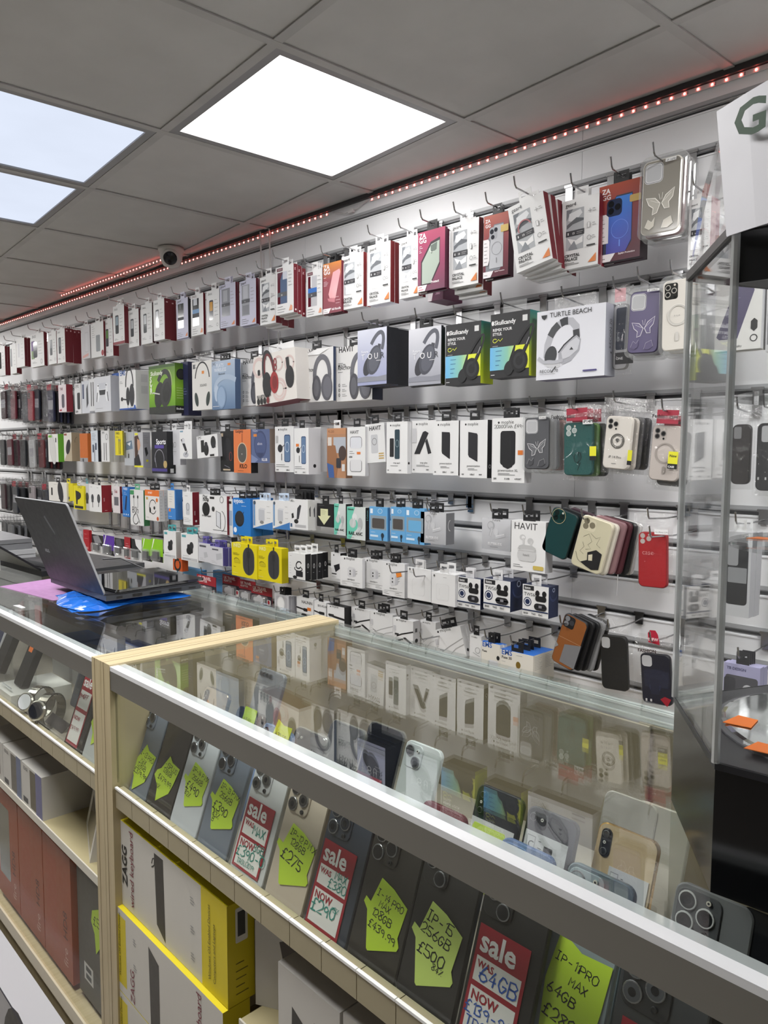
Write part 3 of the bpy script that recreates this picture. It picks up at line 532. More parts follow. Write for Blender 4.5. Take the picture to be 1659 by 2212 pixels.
# ---- second row
I('second', (-0.553, 1.769, 0.020, 0.148, -0.140, 0.030, 0), 1, 'phone_case_box', 'case box', 'grey case box cut by the right frame edge', 'R .1 .1 .9 .9 8f9094* .05', body='c9c9cc', side='aaa', tab='e6e6e6')
I('second', (-0.619, 1.786, 0.098, 0.157, -0.150, 0.028, 0), 2, 'phone_case_box', 'case box', 'white box with a purple phone behind the clear tower', 'P 4f4869~ .04 .8 .42 .14 .46 .1 .8 .14 .83 .2 .5 .84 .1 .84;A 7d769a .012 .5 .24 .07 .07 100 300;B 222 .085 .66 .06 iP_15_PRO;P 333 .78 .62 .85 .58 .92 .62 .92 .72 .85 .76 .78 .72;A 333 .02 .85 .85 .07 .07 0 360;T 333 .07 .4 .96 Quality', body='e2e1de', side='c9c9cc', tab='e6e6e6')
I('second', (-0.738, 1.794, 0.072, 0.158, -0.190, 0.030, -0.011), 2, 'blister_phone_case', 'phone case', 'white ring phone case with dark camera square', CAM3('2a2a28*', 'a5a198') + ';A c2bfb8 .06 .52 .5 .3 .3 0 360;A e9e6e0 .012 .52 .5 .33 .33 0 360;R .45 .74 .56 .87 c9c6c0 .05;T 888 .07 .4 .52 F_I_L_A', body='dcd8d0*', side='e6e2da*', t='case', blister=1, za=1.80)
I('second', (-0.819, 1.782, 0.076, 0.144, -0.180, 0.030, 0.039), 2, 'blister_phone_case', 'phone case', 'purple butterfly phone case', BUTTER.format(b='6a6284', e='d9d6de', c='5d5576'), body='5f5878~', side='3d3752~', t='case', blister=1, tags='R .6 -.01 .98 .03 e4e4e4;T 333 .07 .64 .026 iP_15PRO', za=1.80)
I('second', (-0.906, 1.771, 0.040, 0.161, -0.130, 0.030, 0), 1, 'blister_phone_case', 'phone case', 'dark case card marked ONE, half hidden behind purple butterfly case', 'R .2 .06 .95 .7 3a3f4e~ .12;A 666b7a .02 .6 .5 .2 .24 0 360;R .2 .74 1.4 .92 3a3a3c;B ddd .22 .25 .85 ONE', body='b9b9bc~', side='999', t='case', bag='film', header='d8a9ae', za=1.80)
I('second', (-1.024, 1.772, 0.198, 0.178, -0.170, 0.052, 0), 1, 'headset_box', 'headset box', 'large white box with a white gaming headset', 'L b6b7be .10 .16 .66 .17 .5 .22 .36 .31 .24 .42 .185 .52 .195 .59 .28 .6 .4;L 4a4c50 .10 .22 .36 .26 .29 .32 .235;L 3a3c40 .1 .38 .2 .42 .185 .45 .183;L 3c3d41 .09 .59 .34 .6 .43;E .22 .66 .09 .13 3f4145 -15;E .24 .78 .13 .05 c9cace -12;P a9aab1 .34 .62 .5 .46 .6 .4 .66 .46 .64 .62 .52 .76 .4 .8 .34 .74;P cbccd2 .38 .62 .5 .49 .6 .43 .65 .48 .62 .6 .52 .7 .4 .72;L 36373b .018 .34 .62 .42 .52 .56 .41;L aeb0b6 .006 .36 .74 .5 .7 .63 .6;P 3a3b3e .5 .6 .53 .56 .56 .6;L b6b7be .045 .04 .68 .12 .745 .3 .755 .4 .74;L 2a2a2c .012 .3 .82 .24 .9;P 303134 .07 .06 .16 .06 .15 .1 .115 .13 .08 .1;T 222 .088 .2 .105 TURTLE_BEACH;T 555 .06 .06 .9 RECON_70;L 888 .004 .06 .92 .3 .92;R .7 .9 .9 .925 5c5687 .012', body='e0e1e8', side='a9abb6', bottom='7d7a92', tab=None, flap='film', sidedsl='T 555 .3 .6 .62 RECON_70 90;P 444 .5 .66 .65 .66 .6 .7')
SK = 'B e8e8e8 .13 .1 .17 Skullcandy;E .06 .14 .035 .05 e8e8e8;R .82 .07 .94 .16 d8d8d8;B e6e6e6 .085 .06 .27 REMIX_YOUR;B e6e6e6 .085 .06 .335 STYLE.;A d9e24a .014 .12 .415 .05 .04 30 330;L d9e24a .014 .17 .43 .22 .4 .26 .43 .32 .39;X aaa 1 .06 .5 .3 .5;P bluelime 0 .88 0 .52 .62 .52 .42 .88;P e0e63e .58 .88 .66 .52 1 .52 1 .88;X 3f6f9a 1 .15 .58 .42 .58;X 3f6f9a 1 .15 .65 .4 .65;X 3f6f9a 1 .15 .73 .36 .73;X 3f6f9a 1 .15 .8 .3 .8;A 1d1e20 .05 .75 .62 .12 .62 5 170 -32;E .5 .86 .12 .16 242527 -20;E .76 .76 .21 .24 17181a;E .76 .76 .15 .17 2c2d30;E .76 .76 .09 .1 1b1c1e;L 232427 .07 .79 .72 .96 .5;L b9babd .014 .93 .52 1 .42;X eee 1 .04 .95 .2 .95'
I('second', (-1.210, 1.784, 0.129, 0.175, -0.170, 0.055, 0), 1, 'headphone_box', 'headphone box', 'black, lime and blue box nearer the gaming headset box', SK, body='2b2b2d', side='skullgrad', bottom='2b2b2d', tab=None, flap='blister')
I('second', (-1.372, 1.774, 0.129, 0.175, -0.170, 0.059, 0), 1, 'headphone_box', 'headphone box', 'black, lime and blue box beside the pale grey box', SK, body='2b2b2d', side='skullgrad', bottom='2b2b2d', tab=None, flap='blister')
def TOUR(c): return 'A 5c5e68 .1 .6 .42 .2 .5 20 165 -28;L 45464e .1 .76 .3 .7 .5;E .36 .66 .14 .24 36373e -25;E .58 .56 .22 .36 4b4d57 -22;E .6 .55 .17 .3 5b5d68 -22;P 8c8e98 0 .94 0 .86 .3 .84 .7 .86 1 .84 1 .94;T e8e8ec .2 .14 .54 T;T f4f4f6 .2 .36 .54 O;T f4f4f6 .2 .58 .54 U;T 3a3b44 .2 .8 .54 R;T f4f4f6 .09 .14 .42 Future;L eee .01 .66 .575 .82 .575'
I('second', (-1.520, 1.778, 0.131, 0.171, -0.170, 0.021, 0), 2, 'headphone_box', 'headphone box', 'pale grey headphone box with tilted grey headphone', TOUR(0), front='tourgrey', body='d4d4da', side='1b1c22', bottom='1b1c22')
I('second', (-1.717, 1.793, 0.132, 0.176, -0.200, 0.104, 0), 2, 'headphone_box', 'headphone box', 'lavender headphone box with a deep black side', TOUR(0), front='tourgrad', body='c9c9dc', side='1b1d24', bottom='1b1d24')
HV = 'B 222 .15 .08 .1 HAVIT;X 444 1 .06 .3 .3 .3;B 333 .075 .06 .37 MULTI-;B 333 .075 .06 .42 FUNCTION;X 888 1 .06 .46 .3 .46;A 555 .012 .1 .7 .02 .025 0 360;A 555 .012 .1 .79 .02 .025 0 360;A 555 .012 .1 .88 .02 .025 0 360;X 999 2 .18 .69 .34 .72;X 999 2 .18 .78 .32 .81;X 999 2 .18 .87 .34 .9;A 6b6b72 .1 .68 .5 .22 .34 0 180;L 63636a .09 .46 .5 .45 .72;L 63636a .09 .9 .5 .9 .72;E .52 .74 .13 .24 4c4c53;E .51 .74 .08 .17 63636a;E .82 .74 .16 .25 5a5a62;E .84 .74 .12 .2 6c6c74'
I('second', (-1.877, 1.764, 0.181, 0.186, -0.130, 0.050, 0), 1, 'headphone_box', 'headphone box', 'white box with grey headphones, overlapped by the lavender box', HV, side='33374a', body='e2e1e0', flap='dcdcdc')
I('second', (-2.050, 1.767, 0.183, 0.186, -0.150, 0.012, 0), 1, 'headphone_box', 'headphone box', 'white box with grey headphones under wrinkled shrink film', HV + ';P f4f4f4* .12 .1 .5 .02 .9 .02 .6 .12', side='33405c', body='e2e1e0')
I('second', (-2.218, 1.764, 0.247, 0.181, -0.210, 0.090, -0.066), 1, 'headphone_box', 'headphone box', 'white box with red and black headphones and a red base', 'B 222 .075 .2 .12 HiFi;A d8c3be .05 .12 .24 .13 .13 0 360;A d8c3be .045 .6 .76 .15 .15 0 360;A d8c3be .025 .6 .76 .1 .1 0 360;A d8c3be .03 .6 .24 .1 .1 0 360;A d8c3be .03 .86 .28 .1 .1 0 360;R .09 .28 .15 .4 222 .02;A 26262a .06 .37 .42 .13 .34 0 180 8;A 6a2026 .035 .38 .42 .11 .3 0 180 8;E .31 .62 .11 .19 1f1f22;E .49 .6 .1 .16 a02a2c;E .5 .6 .06 .1 7c1e20;L 1f1f22 .07 .82 .18 .84 .45;E .86 .55 .1 .16 1f1f22;A 8f3038 .02 .53 .2 .03 .05 0 360;A 8f3038 .02 .53 .3 .03 .04 0 360;E .08 .93 .035 .05 222;E .16 .93 .035 .05 222;E .24 .93 .035 .05 222;E .32 .93 .035 .05 7a2a2c;B 333 .06 .05 .86 BLUETOOTH', bottom='7a1f2c', body='e4dfd9', side='d0ccc8', tab='e8e8e8', flap='e8e8e8')
I('second', (-2.439, 1.768, 0.175, 0.183, -0.140, 0.030, 0), 1, 'headphone_box', 'headphone box', 'white box with grey headphones behind the red headphone box', HV, body='e2e1e0')
I('second', (-2.577, 1.767, 0.166, 0.194, -0.190, 0.026, 0), 1, 'headphone_box', 'headphone box', 'dusty blue headphone box with orange price sticker', 'T e8ecf2 .12 .2 .13 FLATS;T e8ecf2 .12 .12 .22 WIRELESS;T 333 .07 .3 .29 Bluetooth;T 555 .1 .03 .08 JVC;R .7 .07 .82 .115 e08a3a;A a9bace .12 .7 .62 .55 .32 60 190 -8;E .22 .66 .1 .2 b4c3d6;E .42 .74 .2 .28 7f98b6;E .42 .74 .16 .24 93aac6;X e8e8ee 1 .05 .93 .5 .93', front='flats', side='4a5f80', bottom='39485f', body='8ea5c0', tab='1a1a1c', tab2=1)
I('second', (-2.767, 1.781, 0.153, 0.202, -0.170, 0.030, 0), 1, 'headphone_box', 'headphone box', 'white wrapped box with slim black headphones seen from above', 'A 232325 .045 .52 .4 .36 .5 10 170;E .22 .78 .09 .2 2d3a36 15;E .8 .78 .09 .2 2d3a36 -15;R .5 .2 .62 .26 e08a3a;X 666 2 .06 .06 .3 .12;R .06 .05 .16 .14 55585c;T 777 .1 .4 .52 SOUND', body='dedcd8', side='c4c4c4', flap='film', tab=None)
I('second', (-2.940, 1.794, 0.059, 0.232, -0.150, 0.064, 0), 1, 'headset_box', 'headset box', 'dark indigo headset box tucked behind the lime box', 'X 7a7ab4 3 .2 .5 .9 .6', body='23264a', side='1e2040', bottom='17171c')
I('second', (-3.066, 1.788, 0.231, 0.214, -0.190, 0.067, 0), 1, 'headset_box', 'headset box', 'lime green headset box with black headset', 'R 0 0 1 .06 3a5a1e;R 0 .86 1 1 2a2d28;A 2b2c2b .1 .56 .5 .24 .34 0 165 -22;A b8bf90 .02 .6 .46 .27 .36 20 80 -22;E .4 .62 .17 .26 222322 -20;E .66 .58 .2 .28 303130 -20;E .68 .57 .14 .2 1e1f1e -20;L d0d2cc .025 .16 .56 .42 .6;B e8efd8 .11 .08 .2 Skullcandy;B eef4e2 .16 .05 .34 S;B eef4e2 .16 .05 .42 L;B eef4e2 .16 .05 .5 Y;B eef4e2 .16 .05 .58 R', front='slyr', side='slyr', bottom='222421', body='222421', sidedsl='E .45 .22 .36 .36 232422;E .45 .22 .26 .26 30312f;R 0 .86 1 1 222421;B eee .18 .06 .94 Skullcandy;X cfe09a 5 .1 .5 .8 .7')
I('second', (-3.411, 1.787, 0.169, 0.182, -0.180, 0.067, 0), 1, 'headset_box', 'headset box', 'white box with a black call headset and blue base', 'B 3a62a8 .2 .05 .1 EMS;A 26272b .06 .62 .4 .22 .5 0 180;E .52 .66 .11 .26 1f2024;E .76 .64 .15 .32 2a2b30;L 1f2024 .04 .5 .75 .2 .72;E .16 .72 .07 .06 222;A 222 .012 .6 .9 .1 .1 180 360;X 666 2 .05 .26 .25 .3;R 0 .965 1 1 2f5cae;E .92 .94 .05 .05 2f5cae', bottom='2a4f9c', side='d4d4d4', sidedsl='R .4 .1 .9 .3 c4c4c6;R .4 .4 .9 .6 c4c4c6')
I('second', (-3.634, 1.797, 0.083, 0.035, -0.130, 0.030, 0), 1, 'small_blue_box', 'small box', 'small blue box above its twin beside the call headset box', 'T dde .22 .2 .6 EMS', body='2c5cae', tab='1d1d1f')
I('second', (-3.641, 1.672, 0.084, 0.048, -0.130, 0.030, 0), 1, 'small_blue_box', 'small box', 'small blue box low beside the call headset box', 'T dde .2 .15 .6 DUAL', body='2c5cae', tab=None, hook=False)
I('second', (-3.659, 1.777, 0.185, 0.174, -0.190, 0.044, 0), 1, 'controller_box', 'controller box', 'white box with a white game controller', 'P eceef2 .2 .2 .8 .2 .88 .7 .76 .72 .64 .5 .36 .5 .24 .72 .12 .7;P c9ccd4 .28 .18 .72 .18 .7 .36 .3 .36;P 2a2b30 .3 .38 .7 .38 .66 .52 .34 .52;L 3c3d44 .04 .2 .45 .15 .7;L 3c3d44 .04 .8 .45 .85 .7;E .26 .25 .03 .02 333;E .74 .25 .03 .02 333;X 999 1 .1 .9 .8 .9', body='d5d7dd', side='b9bcc4')
I('second', (-3.802, 1.775, 0.061, 0.163, -0.180, 0.030, 0), 1, 'accessory_box', 'accessory box', 'narrow white box with two dark stripes', 'R .3 .1 .45 .85 2a2b30;R .7 .1 .85 .85 2a2b30', body='dcdde0', tab='d4d4d4')
I('second', (-3.900, 1.773, 0.094, 0.169, -0.170, 0.030, 0), 1, 'accessory_box', 'accessory box', 'pale box with a long dark blade shape', 'P 3a3c42 .6 .25 .8 .1 .85 .7 .6 .85;R .1 .1 .3 .55 3f4a6a', body='d0d3da', tab='d4d4d4')
I('second', (-3.997, 1.764, 0.080, 0.160, -0.170, 0.030, 0), 1, 'accessory_box', 'accessory box', 'white slim box with a black power bank', 'R .4 .3 .85 .85 26272b .1;T 444 .3 .15 .14 EMS;B 333 .2 .1 .96 20W', body='dcdcde', tab='1d1d1f')
I('second', (-4.174, 1.769, 0.104, 0.149, -0.180, 0.036, 0), 1, 'accessory_box', 'accessory box', 'pinkish white box with a grey gadget and red side', 'R .4 .35 .75 .85 55505a .12;B 6a2a3a .2 .2 .2 TAB;R .1 .9 .4 .96 a03040', body='ddd2d6', side='8a2a38', tab='d4d4d4')

# ---- third row
I('third', (-0.551, 1.468, 0.043, 0.147, -0.140, 0.030, 0), 1, 'bagged_phone_case', 'phone case', 'black rugged case in a bag at the right frame edge', 'R .22 .04 .6 .28 b9babc .12;R .1 .8 .18 .84 ccc;R .45 .8 .53 .84 ccc', body='26272a', t='case', bag='film', side='1b1c1e')
I('third', (-0.619, 1.468, 0.041, 0.136, -0.100, 0.030, 0), 1, 'bagged_phone_case', 'phone case', 'dark brown bagged case seen through the clear tower', 'R .1 .04 .5 .24 8a8a8c .1', body='3a3536', t='case', bag='film', side='2a2628')
I('third', (-0.764, 1.467, 0.072, 0.130, -0.160, 0.020, 0.068), 2, 'bagged_phone_case', 'phone case', 'warm grey ring case in a fashion bag beside the tower', CAM3('b8b0aa', '5b5856') + ';A a39b95 .05 .5 .5 .31 .31 0 360;R .45 .74 .55 .88 9a928c .05', body='c4bbb5', t='case', bag='film', side='b0a8a2', header='a33244', hdsl='B 222 .17 -.02 -.13 Fashion_case', tags='R .66 .46 .98 .68 e0dc30;B 222 .12 .7 .56 New;R .66 .68 .98 .77 1c1c1e;B eee .09 .68 .75 CASE', dx=.008, dz=-.012, cols=['17191f'])
I('third', (-0.880, 1.492, 0.070, 0.129, -0.170, 0.040, 0.078), 4, 'bagged_phone_case', 'phone case', 'ivory case with a jewelled ring and printed foot', CAM3('d8d3ca', '4a4a48') + ';A 55534f .04 .5 .47 .24 .24 0 360;A 6a6864 .03 .5 .47 .19 .19 0 360;P 55534f .42 .45 .46 .42 .54 .42 .58 .45 .5 .5;T 333 .13 .22 .8 iP_14_Pro;X 555 1 .35 .9 .65 .9', body='dfdad2', t='case', bag='film', side='cfc9c0', tags='R .98 .62 1.14 .82 d9d530;R .98 .82 1.14 .9 1c1c1e', dx=.006, cols=['bdb6ac', '3a3b40', '2a2b30'])
I('third', (-0.995, 1.480, 0.082, 0.135, -0.170, 0.040, -0.022), 3, 'bagged_phone_case', 'phone case', 'teal green case with a black scribble', CAM3('1c5450', 'c2c9c6').replace('1a1b1d*', 'a9b6b3') + ';A 111 .014 .5 .66 .12 .16 0 360 -20;L 111 .014 .3 .6 .45 .72 .55 .56 .48 .84 .6 .76 .5 .9;L 111 .012 .62 .56 .52 .78', body='1f5552', t='case', bag='film', side='184744', header='a33244', hdsl='B 222 .17 -.42 -.09 Fashion_case', tags='R .72 -.04 1.06 .045 e8e8e8;B 222 .13 .74 .02 iP14PRO|R .96 .46 1.18 .64 e0dc30;R .96 .64 1.18 .72 1c1c1e', dx=.008, cols=['5c8a3a', '26282c'])
I('third', (-1.111, 1.496, 0.077, 0.137, -0.180, 0.030, -0.013), 3, 'blister_phone_case', 'phone case', 'smoky butterfly phone case in a clear blister', BUTTER.format(b='6a6b6f', e='dcdcde', c='4a4b4f'), body='5a5b5f~', side='2a2b2e', t='case', blister=1, tags='R .64 -.01 .92 .04 e4e4e4;T 333 .07 .66 .032 iP14PRO', za=1.52, dx=.006, cols=['8a8b8f', '9a5a50'])
I('third', (-1.209, 1.498, 0.109, 0.178, -0.170, 0.034, 0), 1, 'power_bank_box', 'power bank box', 'white power bank box with handwritten price and orange sticker', MOPH('R .26 .2 .72 .73 1d1d20 .08;P 1d1d20 .26 .68 .72 .68 .62 .76 .5 .79 .36 .76;L 333 .01 .56 .26 .58 .65;H 222 .085 .06 .155 20000MAh_£49-;R .8 .5 .97 .57 e07b30;C 222 .09 .5 .83 powerstation_XL;X 777 2 .2 .86 .8 .88;B 333 .06 .06 .955 20K;B 333 .06 .4 .955 X_USB;B 333 .06 .72 .955 4_PORT'), side='d4d4d6', tab2=1)
I('third', (-1.329, 1.495, 0.098, 0.165, -0.170, 0.021, 0), 1, 'power_bank_box', 'power bank box', 'white power bank box with deep black side', MOPH('P 26262a .3 .2 .62 .23 .65 .26 .65 .72 .6 .71 .34 .64 .3 .6;C 222 .09 .5 .81 powerstation;X 777 2 .3 .84 .7 .86;B 333 .06 .06 .955 10K;B 333 .06 .38 .955 USB-C;B 333 .06 .7 .955 18W'), side='141416', sidedsl='A ccc .1 .6 .8 .22 .22 0 360')
I('third', (-1.433, 1.496, 0.098, 0.161, -0.170, 0.005, 0), 1, 'power_bank_box', 'power bank box', 'white power bank box left of the black-sided one', MOPH('P 222226 .34 .2 .65 .21 .67 .25 .67 .7 .62 .69 .36 .6 .34 .56;C 222 .09 .5 .8 powerstation;X 777 2 .3 .84 .7 .86;B 333 .06 .06 .955 5K;B 333 .06 .38 .955 USB-C;B 333 .06 .7 .955 12W'), side='1a1a1c')
I('third', (-1.538, 1.501, 0.099, 0.162, -0.150, 0.030, 0), 1, 'power_bank_box', 'power bank box', 'white box with an A-shaped folding black stand', MOPH('P 232327 .1 .64 .46 .22 .56 .2 .7 .24 .34 .64;P 2c2c30 .56 .4 .64 .34 .82 .62 .68 .64;C 222 .085 .5 .82 snap_plus;X 777 2 .2 .85 .8 .87;B 333 .06 .06 .95 5K;B 333 .06 .6 .95 15W;R .03 .15 .2 .42 cfcfd2'), side='d4d4d6', tab=None)
I('third', (-1.634, 1.499, 0.091, 0.163, -0.170, 0.023, 0), 1, 'power_bank_box', 'power bank box', 'white box with a phone clamped to a black battery', MOPH('R .16 .32 .36 .68 1f1f22 .03;R .4 .15 .64 .72 3f4f58* .05;A 8fa3a8 .015 .52 .42 .08 .12 0 360;C 222 .085 .5 .81 snap_pack;X 777 1 .2 .85 .8 .85;B 333 .06 .06 .95 5K;B 333 .06 .6 .95 15W'), side='dcdcde', sidedsl='E .3 .8 .18 .18 222')
I('third', (-1.745, 1.496, 0.089, 0.127, -0.160, 0.040, -0.062), 1, 'power_bank_box', 'power bank box', 'slightly tilted white box with a small grey magnetic battery', 'B 333 .22 .2 .17 HAVIT;R .28 .28 .64 .76 c9cacd .06;A 777 .02 .46 .46 .12 .12 0 360;R .66 .76 .92 .79 c9a860;R .66 .82 .92 .85 c9a860;R .66 .88 .92 .91 c9a860', side='cfcfd2')
I('third', (-1.822, 1.487, 0.088, 0.163, -0.170, 0.016, 0), 1, 'power_bank_box', 'power bank box', 'white box with two window cut-outs and an orange dot', 'B 333 .17 .16 .14 HAVIT;R .16 .2 .82 .44 333 .12;R .18 .21 .8 .44 dcdee4 .1;R .16 .67 .82 .92 333 .12;R .18 .67 .8 .91 dcdcde .1;R .55 .51 .75 .56 e07b30;X 777 2 .14 .5 .45 .54;B 222 .09 .12 .63 6000', side='cdcdd0')
I('third', (-1.932, 1.485, 0.097, 0.171, -0.160, 0.030, 0), 1, 'gadget_box', 'gadget box', 'tan photo box showing a person carrying headphones', 'R 0 0 1 .12 c08a62;T 6a3a2a .12 .05 .09 PS-200;R .35 .18 1 .5 b4b9c2;P 9a6b4a 0 .3 .45 .35 .6 .7 .5 1 0 1;E .82 .5 .2 .26 4a3a34;R .5 .6 .75 .8 33333a .05;P 3f5f9a 0 .7 .35 .75 .4 1 .1 1;R .05 .18 .26 .35 d8d0c8;R .8 .72 .96 .86 d8d8d8', body='b58562', side='9a7356', tab='e2e2e2')
I('third', (-2.081, 1.493, 0.040, 0.161, -0.120, 0.041, 0), 1, 'charger_box', 'charger box', 'plain white carton with a round black logo on its side', 'R .1 .1 .9 .9 e2e2e2', side='d8d8da', tab='1d1d1f', sidedsl='E .85 .82 .12 .12 1d1d1f')
I('third', (-2.086, 1.488, 0.081, 0.164, -0.190, 0.056, 0), 1, 'charger_box', 'charger box', 'white box with phone and dark pendant, orange dot', 'R .5 .18 .82 .78 45597a* .07;R .53 .2 .79 .76 6f87a8* .05;A c2d0de .02 .66 .45 .1 .16 0 360;E .28 .48 .13 .13 222226;L 222 .02 .4 .45 .52 .4;L 333 .03 .36 .6 .36 .74;R .14 .34 .34 .4 e07b30;X 666 2 .06 .84 .85 .88;B 333 .07 .06 .97 15W;B 333 .07 .6 .97 USB-C', side='d2d2d6', sidedsl='E .5 .82 .12 .12 1d1d1f')
I('third', (-2.210, 1.497, 0.112, 0.168, -0.170, 0.030, 0), 1, 'charger_box', 'charger box', 'white box with phone and dark pendant, no sticker', MOPH('R .5 .18 .82 .78 45597a* .07;R .53 .2 .79 .76 6f87a8* .05;A c2d0de .02 .66 .45 .1 .16 0 360;E .28 .48 .13 .13 222226;L 222 .02 .4 .45 .52 .4;L 333 .03 .36 .6 .36 .74;X 666 2 .06 .84 .85 .88;B 333 .07 .06 .97 15W;B 333 .07 .6 .97 USB-C;R .05 .2 .16 .36 bbb'), side='d2d2d6', tab='1d1d1f')
I('third', (-2.359, 1.490, 0.120, 0.129, -0.170, 0.025, 0), 1, 'speaker_box', 'speaker box', 'dusty blue speaker box with orange sticker', 'E .5 .45 .34 .44 3f4a70;E .5 .45 .3 .38 4b5882;P 3a4468 .3 .7 .7 .7 .5 .88;T dde .13 .34 .47 elivin;R .14 .14 .32 .22 e08a3a;P 7c8ab0 0 .75 .4 .9 .2 1 0 1;B e8e8f0 .12 .58 .94 KLUB;T dde .1 .1 .07 Future', body='5a6890', side='8a7a6e', bottom='3a4260')
I('third', (-2.480, 1.491, 0.117, 0.171, -0.170, 0.033, 0), 1, 'speaker_box', 'speaker box', 'bright orange box with an oval grey speaker', 'B 5a2a1a .14 .1 .07 Gadgets;L b0582f .06 .5 .1 .5 .3;R .22 .3 .78 .78 d8c2a4 .28;R .26 .32 .74 .76 55534f .24;T eee .1 .46 .58 o;B 3a2218 .2 .34 .89 KILO;X 7a3a20 1 .25 .95 .8 .95', body='e07c45', side='18181a', bottom='18181a')
I('third', (-2.602, 1.487, 0.095, 0.165, -0.160, 0.030, 0), 1, 'speaker_box', 'speaker box', 'black box with faint dark speaker and red loop', 'E .55 .45 .3 .5 222226;A 8a4036 .03 .78 .62 .1 .18 0 360;R .06 .05 .22 .13 b9a890;L 99a .015 .3 .84 .7 .9;R .2 .93 .75 .97 b9a890', body='141416', side='101012')
I('third', (-2.721, 1.472, 0.159, 0.092, -0.180, 0.050, -0.066), 1, 'phone_holder_box', 'holder box', 'white box with black phone holders, slightly askew', 'R .2 .2 .36 .75 222;E .45 .65 .12 .16 222;R .38 .3 .52 .6 2c2c30 .05;E .8 .35 .12 .16 222;R .72 .35 .9 .6 2a2a2e;T 444 .1 .06 .14 EMS;R .62 .88 .82 .97 222', side='c9c9cc', tab='1d1d1f')
I('third', (-2.905, 1.501, 0.101, 0.129, -0.170, 0.034, 0), 1, 'phone_holder_box', 'holder box', 'white box with a slanted black dash holder', 'P 2a2a2e .1 .35 .3 .3 .6 .7 .45 .75;R .2 .32 .42 .48 d4d4d8;E .5 .86 .22 .12 b9bac0;L 222 .05 .5 .7 .62 .75 .5 .85;R .05 .05 .3 .1 7aa0b4', side='c4c4c6', tab='e0e0e0', flap='e6e6e6')
I('third', (-3.043, 1.500, 0.111, 0.156, -0.150, 0.030, 0), 1, 'earbud_box', 'earbud box', 'pale grey box with outlined earbuds and case', 'A 777 .02 .4 .42 .08 .1 0 360;A 777 .02 .6 .42 .08 .1 0 360;R .36 .55 .7 .72 cdcdd2 .08;L 888 .012 .36 .62 .7 .62;T 555 .12 .3 .52 BH3', body='d3d3d8', side='b9b9be', tab='e0e0e0')
I('third', (-3.118, 1.494, 0.139, 0.190, -0.180, 0.042, 0), 1, 'sport_headset_box', 'headset box', 'black sports neckband box with purple band', 'B f0f0f4 .24 .3 .3 Sports;R .2 .32 .8 .4 55459a;A 8f8f98 .03 .5 .65 .3 .3 -20 200;L 8f8f98 .03 .22 .62 .3 .85;R 0 .88 1 .95 4a3f86;E .88 .78 .12 .12 b9a06a', body='1c1c22', side='17171b', sidedsl='R .35 .88 .75 .98 ccc')
I('third', (-3.314, 1.494, 0.087, 0.165, -0.180, 0.037, 0), 1, 'headset_box', 'headset box', 'grey box showing a woman in profile', 'R .1 .02 .45 .08 e0dc30;P 4a342a .05 .12 .45 .08 .6 .2 .3 .9 .1 .9;P c79a7e .4 .18 .66 .24 .72 .38 .6 .5 .42 .52 .36 .3;P 26262a 0 .75 .5 .62 .75 .9 .7 1 0 1;R 0 .95 1 1 e0dc30', body='b6b6bb', side='9c9ca2', sidedsl='P 2a2a2e .2 .45 .5 .42 .7 .6 .4 .7;R .4 .78 .7 .84 d0cc30;X 777 5 .1 .1 .8 .3')
I('third', (-3.449, 1.498, 0.097, 0.162, -0.160, 0.030, 0), 1, 'accessory_box', 'accessory box', 'silver grey box with mountain photo', 'P 6f8296 .2 .3 .8 .25 .9 .5 .15 .55;P dfe6ee .3 .35 .7 .3 .6 .42;R .4 .65 .5 .78 333', body='b7bbc1', tab='1d1d1f')
I('third', (-3.514, 1.504, 0.079, 0.119, -0.180, 0.008, 0), 1, 'cable_box', 'cable box', 'yellow cable box with two black plugs', 'L 222 .06 .5 .4 .5 .95;L 222 .06 .68 .42 .68 .95;E .5 .38 .06 .1 777;E .68 .4 .06 .1 777;T 333 .2 .14 .14 INKD;X 5a5520 2 .15 .22 .6 .26', body='e2d21c', side='8f8612', tab='17171a', tab2=1)
I('third', (-3.685, 1.509, 0.089, 0.158, -0.170, 0.080, 0), 3, 'cable_box', 'cable box', 'white cable box with two black plugs', 'L 222 .07 .35 .4 .35 .95;L 222 .07 .62 .4 .62 .95;T 333 .18 .12 .1 EMS;A 555 .03 .7 .2 .14 .16 0 360', body='dfdfe0', side='bdbbb2', tab='17171a')
I('third', (-3.809, 1.512, 0.081, 0.162, -0.170, 0.016, 0), 1, 'cable_box', 'cable box', 'pale blue-white cable box with black side', 'R .2 .45 .4 .7 33405a;R .6 .4 .8 .62 33405a;X 5a6a8a 5 .15 .1 .8 .3;L 222 .06 .5 .5 .5 .98', body='cfd6df', side='1b1e28', tab='17171a')
I('third', (-3.945, 1.498, 0.061, 0.137, -0.140, 0.030, 0), 1, 'cable_box', 'cable box', 'narrow yellow box beside the orange one', 'X 555 5 .2 .4 .8 .8;R 0 .85 1 1 222', body='dcc81c', tab='17171a')
I('third', (-3.941, 1.499, 0.096, 0.151, -0.170, 0.030, 0), 1, 'accessory_box', 'accessory box', 'plain orange box with grey foot', 'R 0 .86 1 1 9a9a9e;E .4 .94 .1 .1 444', body='c4692a', tab='17171a')
I('third', (-4.121, 1.506, 0.103, 0.156, -0.180, 0.044, 0), 1, 'mouse_box', 'mouse box', 'kraft and white box with a black mouse', 'P d9d6ce 0 0 1 0 1 .3 0 1;E .55 .5 .26 .42 1d1d20 -25;R .05 .03 .4 .1 8a4a3a', body='b3a68e', side='9c8f78', sidedsl='A 2a2a2a .03 .7 .3 .3 .5 90 200')
